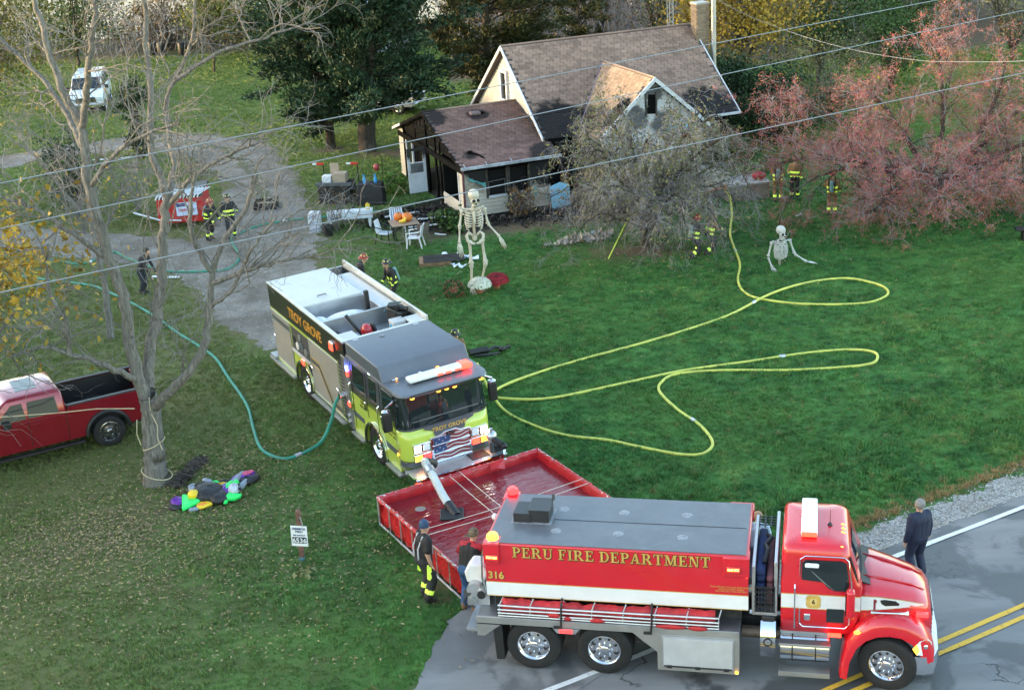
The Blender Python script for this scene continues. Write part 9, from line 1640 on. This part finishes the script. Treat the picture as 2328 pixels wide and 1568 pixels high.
t = T('black_pot', 'black plastic pot beside the white drawer tower', 'pot', (-7.2, 55.1, 0)); mb = MB(); mb.lathe([(.001, 0), (.2, 0), (.25, .38), (.27, .38), (.27, .42), (.22, .42), (.2, .3), (.001, .3)], n=18); mb.build('pot', BLK, t, True)
# table with pumpkins
t = T('patio_table', 'square tan topped patio table holding pumpkins', 'table', (-4.0, 53.85, 0), R(14)); bx(t, 'table_top', mat('tan_top', (.30, .21, .14), .5, var=.1), -.55, .55, -.5, .5, .70, .735)
for x in (-.45, .45):
 for y in (-.4, .4): mb = MB(); mb.tube([(x, y, .7), (x * .9, y * .9, 0)], .02, 6); mb.build('leg', BLK, t)
def pumpkin(label, loc, r, cat='pumpkin'):
 t = T('pumpkin', label, cat, loc); mb = MB(); n = 30; prof = [(0.001, .14), (.5, .02), (.85, .25), (1, .75), (.85, 1.3), (.45, 1.55), (.08, 1.45)]; V = []
 for q, z in prof:
  for i in range(n): a = 2 * math.pi * i / n; k = 1 - .09 * (abs(math.sin(a * 5)) < .32); V.append((q * r * k * math.cos(a), q * r * k * math.sin(a), z * r))
 mb.add(V, [(i * n + j, i * n + (j + 1) % n, (i + 1) * n + (j + 1) % n, (i + 1) * n + j) for i in range(len(prof) - 1) for j in range(n)]); mb.build('shell', mat('pumpkin_orange', (.68, .17, .02), .45, var=.1), t, 'all'); mb = MB(); mb.tube([(0, 0, 1.45 * r), (.01, 0, 1.7 * r), (.03, .01, 1.85 * r)], [.03, .02, .022], 6); mb.build('stem', mat('stem_green', (.16, .14, .06), .8), t, True)
pumpkin('orange pumpkin at the back of the patio table', (-4.22, 54.15, .735), .19); pumpkin('largest orange pumpkin right of the other on the patio table', (-3.86, 53.95, .735), .215)
t = T('yellow_gourd', 'yellow gourd in front of the two pumpkins', 'gourd', (-4.02, 53.68, .735)); mb = MB(); mb.tube([(-.16, 0, .07), (-.05, -.02, .075), (.05, 0, .09), (.10, 0, .18), (.07, 0, .25)], [.03, .07, .085, .06, .02], 10); mb.build('gourd', mat('gourd_yellow', (.75, .48, .03), .45), t, 'all')
def chair(name, label, loc, rz, fm, sm, tube_r=.022, striped=False):
 t = T(name, label, 'chair', loc, R(rz)); bx(t, 'seat', sm, -.24, .24, -.24, .24, .40, .43, bevel=.02); mb = MB(); mb.add([(-.24, .24, .43), (.24, .24, .43), (.22, .36, .92), (-.22, .36, .92), (-.24, .27, .43), (.24, .27, .43), (.22, .39, .92), (-.22, .39, .92)], [(0, 1, 2, 3), (7, 6, 5, 4), (0, 4, 5, 1), (1, 5, 6, 2), (2, 6, 7, 3), (3, 7, 4, 0)]); mb.build('backrest', sm, t)
 for x in (-.25, .25):
  for a, b in (((x, -.22, .42), (x * 1.1, -.28, 0)), ((x, .24, .45), (x * 1.1, .34, 0))): mb = MB(); mb.tube([a, b], tube_r, 6); mb.build('leg', fm, t, True)
  mb = MB(); mb.tube([(x * 1.05, -.26, .2), (x * 1.1, -.26, .62), (x * 1.1, .1, .66), (x * 1.0, .32, .70), (x * .92, .37, .93)], tube_r, 6); mb.build('arm', fm, t, True)
 if striped:
  for i in range(5): bx(t, 'stripe', mat('stripe_blue', (.10, .14, .26), .6), -.2 + i * .09, -.165 + i * .09, -.24, .24, .431, .435, bevel=0); mb = MB(); x = -.2 + i * .09; mb.add([(x, .238, .44), (x + .035, .238, .44), (x + .035, .356, .91), (x, .356, .91)], [(0, 1, 2, 3)]); mb.build('stripe', mat('stripe_blue', (.10, .14, .26)), t, fixn=False)
chair('plastic_chair', 'white plastic armchair on the grass in front of the table', (-3.55, 52.7, 0), -100, WB, WB, .03); chair('sling_chair', 'black framed patio chair left of the table', (-4.75, 53.55, 0), 70, BLK, WB); chair('striped_chair', 'white striped chair behind the pumpkin table', (-4.35, 55.1, 0), 10, WB, WB, .022, True); chair('mesh_chair', 'brown mesh patio chair between table and plastic armchair', (-3.35, 53.15, 0), -150, mat('chair_brown', (.12, .10, .09), .6), mat('chair_mesh', (.16, .13, .11), .7))
# hostas and burnt shrub by the porch, garden ornaments
leafy('hosta_clump', 'green hosta clump by the porch door', (-4.9, 61.3, 0), .8, .55, 420, .22, leaf_mat('hosta_leaf', [(.10, .20, .03), (.16, .28, .05), (.07, .14, .03), (.2, .3, .07)]), 601, .05, trunk=False, clumps=16, cat='plant')
leafy('hosta_clump', 'green hosta clump in front of the porch corner', (-2.15, 54.9, 0), .75, .7, 620, .22, L_GRN, 602, .05, trunk=False, clumps=18, cat='plant'); leafy('scorched_shrub', 'scorched brown shrub against the porch front wall', (.75, 56.2, 0), 1.35, .55, 700, .13, L_BRN, 603, .1, cat='shrub', clumps=18, twigs=8)
t = T('shepherd_hook', 'garden hook with a red ball ornament beside the porch door', 'garden hook', (-5.35, 61.9, 0)); mb = MB(); mb.tube([(0, 0, 0), (0, 0, 1.5), (-.08, 0, 1.72), (-.22, 0, 1.72), (-.28, 0, 1.6)], .014, 6); mb.build('hook', BLK, t, True); mb = MB(); mb.ball((-.26, 0, 1.1), .14, .14, .17); mb.build('ball', mat('ornament_red', (.32, .05, .05), .3), t, True)
for i, (x, y) in enumerate(((-4.2, 72.4),)): t = T('gazing_ball', 'shiny gazing ball behind the porch roof', 'garden ball', (x, y, 0)); mb = MB(); mb.cyl((0, 0, 0), (0, 0, .9), .05); mb.build('stand', CHAS, t); mb = MB(); mb.ball((0, 0, 1.05), .2, n=16, k=10); mb.build('ball', CHROME, t, 'all')
# scorched boards on the lawn, tools, small finds
t = T('charred_pallet', 'blackened pallet with wooden edge on the lawn by the plastic chair', 'pallet', (-2.55, 50.5, 0), R(4)); bx(t, 'pallet_base', mat('raw_wood', (.22, .13, .07), .8, var=.3), -.75, .45, -.5, .45, 0, .16)
for i in range(6): bx(t, 'slat', CB, -.6, .95, -.48 + i * .16, -.36 + i * .16, .162, .19)
for i, (x, y, L_, rz, lab) in enumerate(((-1.95, 51.1, 1.1, -.3, 'white siding strip folded over the charred pallet'), (-1.75, 50.6, 1.4, .05, 'white torn wrap lying beside the charred pallet'), (-1.8, 49.75, .6, -.6, 'small white wrap scrap in front of the charred pallet'))):
 t = T('white_wrap', lab, 'debris', (x, y, .04), rz); mb = MB(); V = [(L_ * (j / 9 - .5), sy * (.13 + .05 * math.sin(j * 1.9 + i)) , .05 + .06 * math.sin(j * 1.3 + sy + i)) for j in range(10) for sy in (-1, 1)]; mb.add(V, [(2 * j, 2 * j + 2, 2 * j + 3, 2 * j + 1) for j in range(9)]); mb.build('sheet', mat('white_wrap', (.66, .72, .80), .5, var=.1), t, True, fixn=False)
t = T('air_pack', 'black air pack harness dropped on the lawn beside the engine', 'air pack', (-.85, 40.7, 0), R(15)); mb = MB(); mb.tube([(-.5, 0, .12), (-.1, .02, .13), (.1, 0, .13)], .11, 8); mb.tube([(.1, 0, .1), (.35, .12, .14), (.6, .05, .08), (.85, .12, .08)], .05, 6); mb.tube([(-.4, -.15, .05), (0, -.3, .08), (.4, -.2, .05)], .04, 6); mb.ball((.55, -.05, .1), .12, .1, .08); mb.build('harness', mat('grill_cover', (.014, .014, .016)), t, True)
t = T('pike_pole', 'lime yellow pike pole leaning into the crab apple', 'pole', (3.77, 49.7, 0)); mb = MB(); mb.tube([(0, 0, 0), (.5, .75, .62), (1.0, 1.5, 1.25)], .024, 6); mb.build('shaft', mat('pole_lime', (.62, .75, .08), .4), t, True); mb = MB(); mb.tube([(1.0, 1.5, 1.25), (1.1, 1.62, 1.36), (1.04, 1.6, 1.42)], .02, 6); mb.build('hook', CHAS, t)
t = T('burnt_crate', 'burnt open crate on the gravel two track', 'crate', (-10.45, 60.1, 0), R(-3)); bx(t, 'base', CB, -.5, .5, -.35, .35, 0, .1)
for a in ((-.5, .5, -.37, -.33, .1, .3), (-.5, .5, .33, .37, .1, .34), (-.52, -.48, -.33, .33, .1, .3), (.48, .52, -.33, .33, .1, .42)): bx(t, 'side_board', CB, *a, bevel=0)
bx(t, 'raw_board', mat('raw_wood2', (.36, .26, .16), .8, var=.2), -.4, .35, -.2, .25, .1, .22)
for i, (x, y, lab) in enumerate(((-25.8, 107.6, 'black barrel at the hedge foot leftmost of the dark bins'), (-25.0, 107.0, 'black barrel just right of the leftmost dark bin'), (-23.3, 106.4, 'dark bin beside a white stake at the hedge foot'))): t = T('barrel', lab, 'barrel', (x, y, 0)); mb = MB(); mb.lathe([(.001, .95), (.3, .95), (.33, .9), (.34, .5), (.33, .05), (.3, 0)], n=16); mb.build('drum', BLK, t, True)
t = T('metal_shed', 'pale metal roofed shed behind the cedars', 'shed', (-10.6, 103, 0), R(18)); bx(t, 'wall', mat('shed_wall', (.30, .32, .34), .7, var=.2), -2.2, 4.5, -2, 2, 0, 3.2); mb = MB(); mb.prism([(-2.5, 3.1), (0, 4.3), (2.5, 3.1), (2.5, 3.2), (0, 4.42), (-2.5, 3.2)], -2.5, 4.8, 'x'); mb.build('roof', mat('shed_roof', (.55, .60, .68), .45, .3, var=.15, dirt=.3, dirtcol=(.3, .16, .1)), t)
t = T('flashlight', 'small silver hand lamp dropped on the lawn near the tan firefighters', 'lamp', (11.7, 53.7, .03), .6); mb = MB(); mb.tube([(-.15, 0, .03), (.08, 0, .03), (.16, 0, .04)], [.03, .03, .06], 8); mb.build('lamp', ALU, t, True)
t = T('black_bench', 'dark bench end at the lawn edge under the red berried tree', 'bench', (19.6, 48.9, 0), R(-8)); bx(t, 'seat', BLK, -.95, .8, -.25, .25, .38, .44); bx(t, 'leg', BLK, -.7, -.62, -.2, .2, 0, .38); bx(t, 'leg', BLK, .6, .68, -.2, .2, 0, .38)
t = T('red_gear_bag', 'red gear bag on the concrete block', 'bag', (10.75, 57.1, .74)); mb = MB(); mb.ball((0, 0, .16), .3, .2, .17, 14, 9); mb.build('bag', mat('bag_red', (.35, .02, .03), .6, bmp=.5, bs=9), t, 'all'); mb = MB(); mb.tube([(-.15, 0, .3), (0, 0, .4), (.15, 0, .3)], .02, 6); mb.build('strap', BLK, t)
